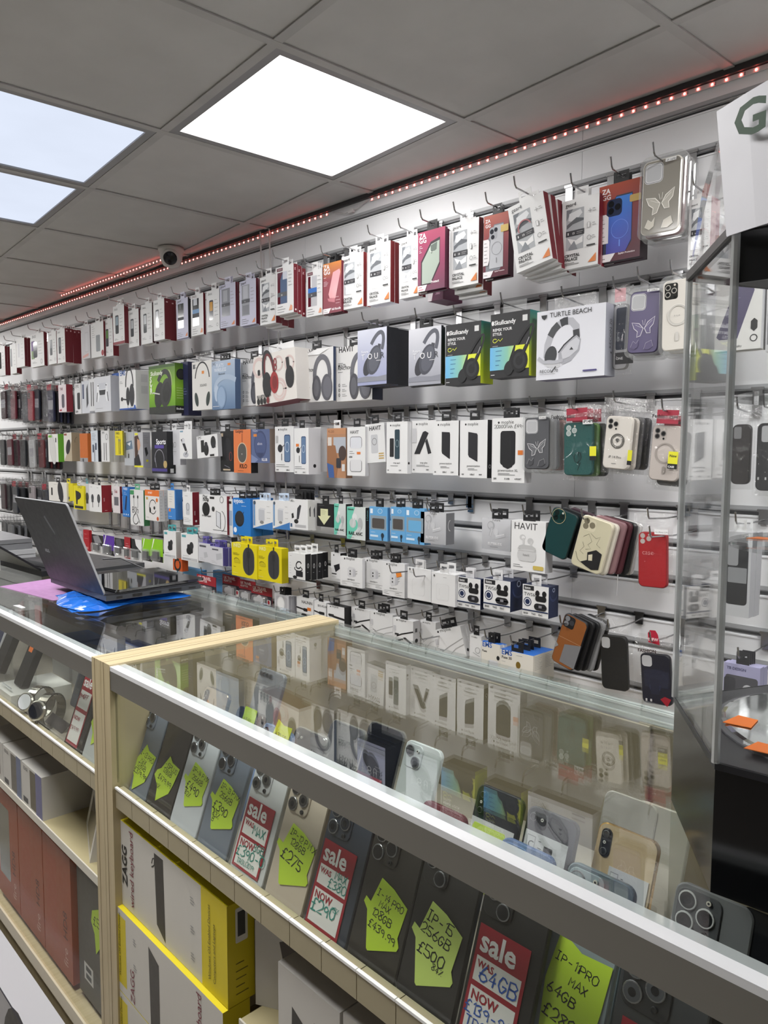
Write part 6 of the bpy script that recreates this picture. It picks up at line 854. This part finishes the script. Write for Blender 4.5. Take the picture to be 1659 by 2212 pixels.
# lower shelf, left
TB = [('grey tablet box with brown screen print', 'c4c2bc', 'R .3 .1 .85 .85 6a5f54'), ('white and slate tablet box, left of the barcode box', 'cac8c2', 'R .45 .05 .75 .95 6e6a62;R .75 .0 1 1 6d7690;T 444 .09 .1 .15 EDGE;R .06 .8 .3 .93 555'), ('white and violet tablet box with barcode side', 'cac8c2', 'R .42 .05 .7 .95 66604f;R .7 .0 1 1 6f6f92;T 444 .09 .1 .15 EDGE;R .06 .8 .3 .93 555')]
for k, (lb, c, d) in enumerate(TB):
    m = MB(); m.box(-.064, .064, 0, .13, 0, .098, c); m.draw(d, .128, .098, zt=.098); t = m.build('tablet_box', None, CW(-.745+.134*k, .012, SH2), (0, 0, TH))
    q = MB(); tag(t, lb, 'tablet box', 'tablet boxes on the lower shelf')
m = MB(); m.box(-.0012, 0, 0, .0, 0, 0, 'c4c2bc'); 
m = MB(); m.box(-.09, .09, 0, .035, 0, .09, 'cdcbc4'); m.draw('R .2 .15 .9 .9 8a8278*', .18, .09, zt=.09); t = m.build('open_box', None, CW(-.262, .05, SH2), (R_(-12), 0, TH-.35)); tag(t, 'white window box standing askew by the wooden post, lower shelf', 'box')
for k, (a, lb, tx) in enumerate([(-.70, 'orange tablet box with a screen print, leftmost', 'HD8'), (-.535, 'orange tablet box, middle of three', 'HD8'), (-.37, 'orange tablet box, nearest the wooden post', 'HD8')]):
    m = MB(); m.box(-.08, .08, 0, .04, 0, .28, 'a34a22'); m.y = 0; m.draw(('R .1 .14 .6 .8 57503c* .03;' if k == 0 else 'R .1 .14 .5 .8 a54722 .02;') , .16, .28, zt=.28)
    m.txt('fire', .055, .025, .032, 'c99a84', rot=R_(90)); m.txt(tx, .055, .085, .032, '5a2414', rot=R_(90)); t = m.build('tablet_box', None, CW(a, .022, .276), (0, 0, TH)); tag(t, lb, 'tablet box', 'orange tablet boxes behind the lower glass')
m = MB(); m.box(-.09, .09, 0, .04, 0, .27, '57524a'); m.y = 0; m.draw('R .15 .72 .4 .86 d8d6d2;R .2 .74 .35 .78 444;R .2 .8 .35 .84 444', .18, .27, zt=.27); t = m.build('tablet_box', None, CW(-.185, .03, .276), (0, 0, TH)); tag(t, 'dark brown tablet box with white barcode, beside the orange ones', 'tablet box')
n_ = MB(); n_.prism([(.3*.05-.03, .03-.06), (.03, .02), (.02, .08), (-.03, .055), (-.036, .03), (-.02, .01)], 0, .0005, LIME); n_.y = 0; n_.hand('£50', -.025, .03, .02, '222', 0, .1); t = n_.build('price_note', None, CW(-.165, .028, .43), (0, 0, TH)); tag(t, 'lime green price note low behind the glass by the post', 'price note')
m = MB(); m.box(-1.1, -.165, -.075, -.012, 0, .235, 'b9b9be'); m.y = -.075
for dsl, w, h, x0, zt in [('E .55 .55 .09 .12 8a8a90;E .55 .55 .085 .115 9c9ca2;E .82 .6 .12 .16 333;R .72 .44 .93 .9 55555a .02;R .0 .0 1 .02 26284a', .935, .235, -1.1, .235)]: m.draw(dsl, w, h, x0, zt)
t = m.build('appliance_box', None, CW(0, 0, 0), (0, 0, TH)); tag(t, 'pale grey carton with round window standing before the counter base', 'carton')
# lower shelf, right
KB = ('P d9c61e .8 0 1 0 1 1 .8 1;P 3b3834 .385 .06 .47 .06 .48 .96 .4 .84;L 2a2a2a .006 .36 .2 .37 .14 .385 .12 .385 .2 .36 .24;X 999 3 .71 .2 .75 .26;X 999 3 .71 .5 .75 .56;X 999 3 .71 .78 .75 .84')
def kbox(label, z, flip):
    m = MB(); w, h, d = .362, .155, .046; m.box(-w/2, w/2, 0, d, 0, h, 'd2cfc8', kr='d2bf1c', kt='dccb20', kb='d2bf1c'); m.y = 0
    dsl = KB if not flip else 'P d9c61e 0 .08 .12 .08 .12 .9 0 .9;P 4a4844 .36 .1 .46 .2 .46 1 .37 1;X 999 3 .2 .2 .24 .26;X 999 3 .2 .5 .24 .56'
    m.draw(dsl, w, h, zt=h)
    if not flip:
        m.txt('ZAGG', -w/2+.036, .042, .026, '2a2a2a', True, R_(90)); m.txt('wired keyboard', -w/2+.062, .012, .0215, '7a2036', False, R_(90)); m.txt('Windows OS Enabled Devices', -w/2+.316, .02, .0095, '4a4410', False, R_(90)); m.txt('Computers and Laptops', -w/2+.330, .02, .0095, '4a4410', False, R_(90))
        k = MB(); k.draw('R .3 .06 .75 .4 e4e2da .05;R .38 .1 .66 .34 444;X 6a6210 5 .3 .6 .8 .9', d, h, 0, h); i = len(m.v); m.v += [(w/2-q[1], q[0], q[2]) for q in k.v]; mi = {q: m.mi(q) for q in k.mats}; m.f += [tuple(i+c for c in f) for f in k.f]; m.m += [mi[k.mats[c]] for c in k.m]
    else: m.txt('Windows OS Enabled Devices', -w/2+.022, .03, .0095, '4a4410', False, R_(90)); m.txt('wired keyboard', w/2-.06, .012, .0215, '7a2036', False, R_(90)); m.txt('ZAGG', -w/2+.075, -.0+.004, .022, '7a2036', False, R_(90))
    t = m.build('keyboard_box', None, CW(.168, -.003 if flip else .006, z), (0, 0, TH)); tag(t, label, 'keyboard box', 'keyboard boxes')
kbox('white and yellow keyboard box standing on the shelf under the phones', SH2+.004, 0); kbox('white and yellow keyboard box below, its yellow band at the left', SH2+.0035-.1555, 1); kbox('third keyboard box at the bottom of the stack', SH2+.003-.3115, 1)
def nbox(label, a, b, w, h, d, dsl, rz=0, lean=0, z=SH2, t_='NOKIA'):
    m = MB(); m.box(-w/2, w/2, 0, d, 0, h, 'cdcac4'); m.y = 0; m.draw(dsl, w, h, zt=h); t = m.build('phone_box', None, CW(a, b, z), (R_(-lean), 0, TH+rz)); tag(t, label, 'phone box', 'white phone boxes on the lower shelf'); return t
NK = 'P 3a3836 .24 .34 .42 .42 .44 1 .22 1;P 55524e .44 .6 .56 .66 .58 1 .44 1;E .36 .72 .02 .02 c9c6c0;E .36 .8 .02 .02 c9c6c0;E .36 .88 .02 .02 c9c6c0;E .3 .72 .02 .02 c9c6c0;E .3 .8 .02 .02 c9c6c0;E .3 .88 .02 .02 c9c6c0;T 444 .12 .6 .38 Nokia_106 -4'
nbox('white phone box with a black button phone print', .528, .012, .126, .135, .075, NK); nbox('white phone box right of the button phone box', .655, .014, .12, .137, .075, 'T 777 .1 .4 .2 NOKIA;R .2 .5 .5 1 8a8884 .04')
nbox('white phone box leaning behind the keyboard box', .42, .075, .13, .13, .05, 'P 4a4440 .3 .2 .7 .05 .8 .3 .36 .5;P 3a3634 .4 .55 .7 .4 .75 .7 .5 .8', rz=.5)

# ---------------------------------------------------------------- on the counter top
m = MB()
for pts in ([(-.96, .10), (-.66, .165), (-.62, .27), (-.98, .24)],): m.box(0, 0, 0, 0, 0, 0, 'pinkpaper') if False else None
def sheet(name, label, cat, pts, z0, z1, k):
    m = MB(); n = len(pts); i = 0; m.v = [(x, y, z0) for x, y in pts]+[(x, y, z1) for x, y in pts]; mi = m.mi(k); m.f = [tuple(reversed(range(n))), tuple(range(n, 2*n))]+[(j, (j+1) % n, (j+1) % n+n, j+n) for j in range(n)]; m.m = [mi]*len(m.f)
    o = m.build(name, None, CW(0, 0, 0), (0, 0, TH)); return tag(o, label, cat)
sheet('lilac_card', 'lilac card sheet under the left side of the laptop', 'card', [(-.955, .1), (-.66, .135), (-.62, .27), (-.99, .245)], TOPZ+.0005, TOPZ+.0015, 'pinkpaper')
m = MB(); nx, ny = 22, 14; base = len(m.v)     # crumpled blue sleeve
rr = random.Random(3)
for j in range(ny+1):
    for i in range(nx+1):
        u, v = i/nx, j/ny; a = -.70+.215*u+.015*math.sin(9*v); b = .15-.035*u*(1-v)+.27*v; e = min(u, 1-u, v, 1-v)
        m.v.append((a+(.03*(1-v)*(u-.5)), b+.012*math.sin(7*u+1)*(1-v), TOPZ+.002+min(.011, .06*e)+(.006*rr.random() if e > 0 else .001*rr.random())*(1.5 if v < .2 else .6)))
for j in range(ny):
    for i in range(nx): q = j*(nx+1)+i; m.f.append((q, q+1, q+nx+2, q+nx+1)); m.m.append(m.mi('bluefilm'))
k0 = len(m.v); m.v += [(-.70, .15, TOPZ+.0008), (-.485, .115, TOPZ+.0008), (-.485, .42, TOPZ+.0008), (-.70, .42, TOPZ+.0008)]; m.f.append((k0+3, k0+2, k0+1, k0)); m.m.append(0)
t = m.build('blue_plastic_sleeve', None, CW(0, 0, 0), (0, 0, TH)); tag(t, 'crumpled bright blue plastic sleeve under the open laptop', 'plastic sleeve')
LZ = TOPZ+.019
lt = empty('laptop', CW(-.647, .19, LZ), (0, 0, TH)); tag(lt, 'open dark grey laptop with its lid back towards the camera', 'laptop')
m = MB(); w, d = .355, .25
m.box(-w/2, w/2, 0, d, 0, .012, '3a3d44~'); m.box(-w/2+.004, w/2-.004, .004, d-.003, .012, .0165, '24262b~')
k = MB(); k.draw('R .1 .3 .16 .75 0a0a0c;R .26 .2 .36 .8 0a0a0c;R .44 .3 .56 .75 0a0a0c;R .64 .2 .78 .7 0a0a0c;R .86 .35 .94 .65 0a0a0c', d, .012, 0, .012); i = len(m.v); m.v += [(w/2-q[1], q[0], q[2]) for q in k.v]; mi = {q: m.mi(q) for q in k.mats}; m.f += [tuple(i+c for c in f) for f in k.f]; m.m += [mi[k.mats[c]] for c in k.m]
bs = m.build('base', lt)
m = MB(); m.box(-w/2+.02, w/2-.02, .06, .17, .0165, .0178, '0d0d0f'); m.build('keyboard', lt)
m = MB(); m.prism(rr_out(-w/2, 0, w/2, .235, .009), 0, .005, '2b2c30', '9a9b9f~', .0008); m.y = 0; m.txt('ASUS', -.11, .085, .013, 'b9bcc4', True); m.draw('P 6a6c72 .47 .19 .5 .17 .56 .36 .54 .39;P 55575d .5 .3 .52 .3 .56 .38 .54 .38', w, .235, zt=.235)
lid = m.build('lid', lt, (0, -.004, .014), (R_(20.5), 0, 0)); m = MB(); m.box(-w/2+.006, w/2-.006, .005, .0058, .012, .229, '0a0b0d*'); m.build('screen', lid)
t = empty('tablet_slab', CW(-.60, .195, LZ+.0185), (0, 0, TH+.06)); tag(t, 'glossy black tablet lying on the laptop keyboard', 'tablet')
m = MB(); a_ = rr_out(-.115, .01, .135, .255, .008); n = len(a_); m.v = [(x, y, 0) for x, y in a_]+[(x, y, .006) for x, y in a_]; m.f = [tuple(reversed(range(n))), tuple(range(n, 2*n))]+[(j, (j+1) % n, (j+1) % n+n, j+n) for j in range(n)]; mi = m.mi('glossblack'); m.m = [mi]*len(m.f); m.build('tablet_body', t)
def closed(label, a, b, z, w, d, h, k, rz=0, stick=True):
    t = empty('closed_laptop', CW(a, b, z), (0, 0, TH+rz)); tag(t, label, 'laptop', 'closed laptops'); m = MB(); m.box(-w/2, w/2, -d/2, d/2, 0, h*.55, k); m.build('base', t); m = MB(); m.box(-w/2, w/2, -d/2, d/2, h*.6, h, k); q = m.build('lid', t)
    if stick: s_ = MB(); s_.box(w*.28, w*.42, -d*.4, -d*.28, h, h+.0006, 'd8d8d8'); s_.build('sticker', t)
closed('dark closed laptop lying behind the open laptop', -1.04, .37, TOPZ, .33, .2, .036, '3a3b3e~', .12)
closed('silver closed laptop at the far left of the counter, lower one', -1.585, .25, TOPZ, .34, .2, .04, 'b4b5b8~', .0, False)
closed('grey closed laptop on top of the silver one at far left', -1.59, .25, TOPZ+.0405, .32, .19, .035, '77787b~', .0, False)
t = empty('laptop', CW(-1.22, .235, TOPZ), (0, 0, TH+.05)); tag(t, 'second open black laptop at the left frame edge, lid tilted back', 'laptop')
m = MB(); m.box(-.16, .17, 0, .2, 0, .016, '232427~'); m.build('base', t); m = MB(); m.prism(rr_out(-.16, 0, .17, .21, .008), 0, .006, '1b1c1f~', None, .001); q = m.build('lid', t, (0, 0, .016), (R_(55), 0, 0)); m = MB(); m.box(-.152, .162, .006, .0066, .01, .2, '0a0b0d*'); m.build('screen', q)
c = MB(); c.tube([CW(-.98, .4, TOPZ+.045), CW(-.9, .42, TOPZ+.055), CW(-.8, .45, TOPZ+.03), CW(-.74, .46, TOPZ+.04), CW(-.62, .47, TOPZ+.03), CW(-.55, .46, TOPZ+.036)], .0022, '1a1a1c', 6); t = c.build('black_cable', None); tag(t, 'thin black cable trailing behind the open laptop', 'cable')
for k, (a, b, w, h) in enumerate([(-.66, .042, .05, .014), (-.48, .12, .03, .012)]):
    sheet('paper_scrap', ['small white paper scrap near the front rail at left', 'small white tape scrap on the blue sleeve edge'][k], 'paper scrap', [(a, b), (a+w, b+.004), (a+w-.004, b+h), (a+.004, b+h)], TOPZ+.001+.009*k, TOPZ+.0016+.009*k, 'dcdcde')
c = MB(); m = c; m.box(-.0, .0, 0, 0, 0, 0, 'steel')

# ---------------------------------------------------------------- clear revolving tower on the counter
hx = []; p0 = Vector((.893, .221)); p1 = Vector((.993, .082)); d = p1-p0; pts = [p0, p1]
for k in range(4):
    d = Matrix.Rotation(R_(60), 2) @ d; pts.append(pts[-1]+d)
tw = empty('display_tower', CW(0, 0, 0), (0, 0, TH)); tag(tw, 'clear revolving accessory tower on a black base at the right', 'display tower')
def hexp(name, z0, z1, k, ins=0.0, par=tw):
    c = sum(pts, Vector((0, 0)))/6; q = [c+(p-c)*(1-ins) for p in pts]; m = MB(); m.v = [(p.x, p.y, z0) for p in q]+[(p.x, p.y, z1) for p in q]; mi = m.mi(k); m.f = [(5, 4, 3, 2, 1, 0), (6, 7, 8, 9, 10, 11)]+[(j, (j+1) % 6, (j+1) % 6+6, j+6) for j in range(6)]; m.m = [mi]*8; return m.build(name, par)
hexp('base', TOPZ+.001, TOPZ+.108, '08090c*'); hexp('top_plate', 1.575, 1.583, '3c3b3a', -.02); hexp('base_rim', TOPZ+.108, TOPZ+.114, '1b1c21~', -.004)
hc = sum(pts, Vector((0, 0)))/6
for j in (1, 2):
    a, b = pts[j], pts[j+1]; e = (b-a).normalized(); n = Vector((e.y, -e.x))*.004; m = MB(); q = [a, b, b-n, a-n]
    m.v = [(p.x, p.y, 1.535) for p in q]+[(p.x, p.y, 1.575) for p in q]; mi = m.mi('141517~'); m.f = [(3, 2, 1, 0), (4, 5, 6, 7), (0, 1, 5, 4), (1, 2, 6, 5), (2, 3, 7, 6), (3, 0, 4, 7)]; m.m = [mi]*6; m.build('rear_bar', tw)
m = MB(); m.lathe([(.12, 0), (.12, .003), (.116, .004)], 'mirror', 40, (hc.x, hc.y, TOPZ+.114)); m.lathe([(.125, 0), (.125, .002), (.12, .002)], '55565a~', 40, (hc.x, hc.y, TOPZ+.1135)); m.build('turntable', tw)
for k, zz in enumerate((1.315, 1.45)): m = MB(); m.lathe([(.12, 0), (.12, .004)], 'acrylic', 40, (hc.x, hc.y, zz)); m.build('shelf_disc', tw)
m = MB(); m.tube([(hc.x, hc.y, TOPZ+.117), (hc.x, hc.y, 1.575)], .006, 'acredge', 10); m.build('centre_rod', tw)
for j in range(6):
    a, b = pts[j], pts[(j+1) % 6]; e = (b-a).normalized(); n = Vector((e.y, -e.x))*.0025; m = MB(); q = [a, b, b-n, a-n]; z0, z1 = TOPZ+.114, 1.575
    m.v = [(p.x, p.y, z0) for p in q]+[(p.x, p.y, z1) for p in q]; mi = m.mi('acrylic'); m.f = [(3, 2, 1, 0), (4, 5, 6, 7), (0, 1, 5, 4), (1, 2, 6, 5), (2, 3, 7, 6), (3, 0, 4, 7)]; m.m = [mi]*6; m.build('clear_panel', tw)
    m = MB(); m.tube([(a.x, a.y, z0), (a.x, a.y, z1)], .0035, 'acredge', 8); m.build('corner_edge', tw)
a, b = pts[0], pts[1]; m = MB(); q = [a, b]; m.v = [(a.x, a.y, 1.583), (b.x-.012, b.y+.016, 1.583), (b.x-.016, b.y+.02, 1.69), (a.x+.01, a.y, 1.66)]; m.v += [(x+.003, y+.003, z) for x, y, z in m.v]; mi = m.mi('acrylic'); m.f = [(0, 1, 2, 3), (7, 6, 5, 4), (0, 4, 5, 1), (1, 5, 6, 2), (2, 6, 7, 3), (3, 7, 4, 0)]; m.m = [mi]*6; m.build('header_panel', tw)
# curved white header sheet with a green letter
m = MB(); n = 12; top, bot = [], []
for k in range(n+1):
    u = k/n; a = .980+.30*u; b = .072-.02*math.sin(u*2.2)+.03*max(0, .12-u); bot.append((a+.008*(1-u), b, 1.571+.012*u)); top.append((a-.006*(1-u), b+.006, 1.672+.05*u))
for k in range(n):
    m.face([bot[k], bot[k+1], top[k+1], top[k]], 'd6d6dc'); m.face([(p[0], p[1]+.0012, p[2]) for p in (top[k], top[k+1], bot[k+1], bot[k])], 'd6d6dc')
m.build('header_sign', tw); g = MB(); g.txt('G', .993, 1.641, .036, '24452c', True); g.v = [(x, .0665-.02*math.sin((x-.98)/.3*2.2)+.0035, z) for x, y, z in g.v]; o = g.build('sign_letter', tw)
for k, (a, b, w, h, zz) in enumerate([(.964, .168, .024, .03, TOPZ+.1185), (1.002, .118, .03, .024, TOPZ+.1185), (hc.x-.1, hc.y-.03, .022, .02, 1.3195)]):
    sheet('orange_price_sticker', ['orange price sticker at the back of the mirrored turntable', 'orange price sticker at the front of the mirrored turntable', 'orange price sticker on the clear middle shelf'][k], 'price sticker', [(a, b), (a+w, b+.004), (a+w-.003, b+h), (a+.003, b+h)], zz, zz+.0006, 'f07a1c')
for k, (dx, dy, zz, r) in enumerate([(-.06, .0, 1.4545, .03), (.02, .03, TOPZ+.1185, .03), (-.01, -.03, 1.3195, .022)]):
    m = MB(); m.lathe([(r, 0), (r*1.05, r*.3), (r*.85, r*.8), (r*.4, r*1.15), (r*.1, r*1.25)], '17181b~', 20); t = m.build('black_gadget', None, CW(hc.x+dx, hc.y+dy, zz)); tag(t, ['black dome gadget on the top clear shelf of the tower', 'black dome gadget on the mirrored turntable', 'black dome gadget on the middle clear shelf'][k], 'gadget')

# ---------------------------------------------------------------- LED strip, camera, cables, details on wall and ceiling
def led_run(x0, x1, label, dy=0, dz=0):
    t = empty('led_strip', (x0, -.002+dy, 2.284+dz)); tag(t, label, 'LED strip', 'red LED strips'); m = MB(); L = x1-x0; m.box(0, L, -.002, 0, -.0055, .0055, 'dcdadb'); x = .05
    while x < L: m.box(x, x+.003, -.0023, -.002, -.004, .004, '9a8a8c'); x += .0667
    m.build('tape', t); q = MB(); x = .012
    while x < L: q.box(x-.0019, x+.0019, -.0034, -.002, -.0019, .0019, 'led'); x += .0333
    q = q.build('led_chips', t); q['kind'] = 'stuff'
led_run(-6.2, -2.15, 'red LED strip along the top of the wall, left run behind the dome camera'); led_run(-1.93, .4, 'red LED strip along the top of the wall, right run')
led_run(-4.4, -3.25, 'loose red LED strip hanging off the ceiling beside the dome camera', -.075, .012)
t = empty('dome_camera', (-3.06, -.135, CEIL), (0, 0, 0)); tag(t, 'white dome security camera on the ceiling with black lens ball', 'security camera')
m = MB(); m.lathe([(.056, 0), (.056, -.012), (.050, -.02), (.047, -.05), (.034, -.075), (.01, -.085)], 'd6d3cf', 28); m.build('housing', t, smooth=True)
m = MB(); m.lathe([(.026, -.012), (.030, -.002), (.027, .004), (.016, .009), (.002, .011)], '0f1016*', 24); b = m.build('lens_ball', t, (.040, -.028, -.056), (R_(120), 0, R_(55))); q = MB(); q.lathe([(.036, -.03), (.038, -.008), (.031, -.002)], 'cfccc8', 28); q.build('bezel', t, (.040, -.028, -.056), (R_(120), 0, R_(55)))
for k, (x, dx) in enumerate([(-2.56, .09), (-2.50, .10)]):
    m = MB(); m.tube([(x, -.014, 2.30), (x, -.010, 2.15), (x+dx*.4, -.009, 1.95), (x+dx*.8, -.009, 1.55), (x+dx, -.009, 1.0)], .0035, 'd2d1d0', 6); t = m.build('white_cable', None); tag(t, 'white cable running down the slatwall, %s of two' % ('left', 'right')[k], 'cable')
m = MB(); m.tube([(-2.12, -.006, 2.284), (-2.05, -.012, 2.262), (-1.99, -.012, 2.268), (-1.94, -.006, 2.284)], .002, 'd8d5d5', 6); m.box(-2.03, -2.005, -.016, -.006, 2.258, 2.27, 'e0dede'); t = m.build('led_joiner', None); tag(t, 'white wire joining the two LED strip runs', 'cable')
m = MB(); m.box(-.045, .045, -.09, 0, -.07, .04, '5a0f18'); t = m.build('wall_sounder', None, (-6.02, -.004, 2.205)); tag(t, 'dark red alarm sounder high at the far left of the wall', 'alarm')
m = MB(); m.tube([((-0.946, -0.020, 1.161)[0], -.02, 1.19), ((-0.948, -0.020, 1.144)[0], -.03, 1.02)], .0015, 'e2e2e2', 6); t = m.build('white_strap', None); tag(t, 'thin white strap hanging below the fan of phone cases', 'strap')
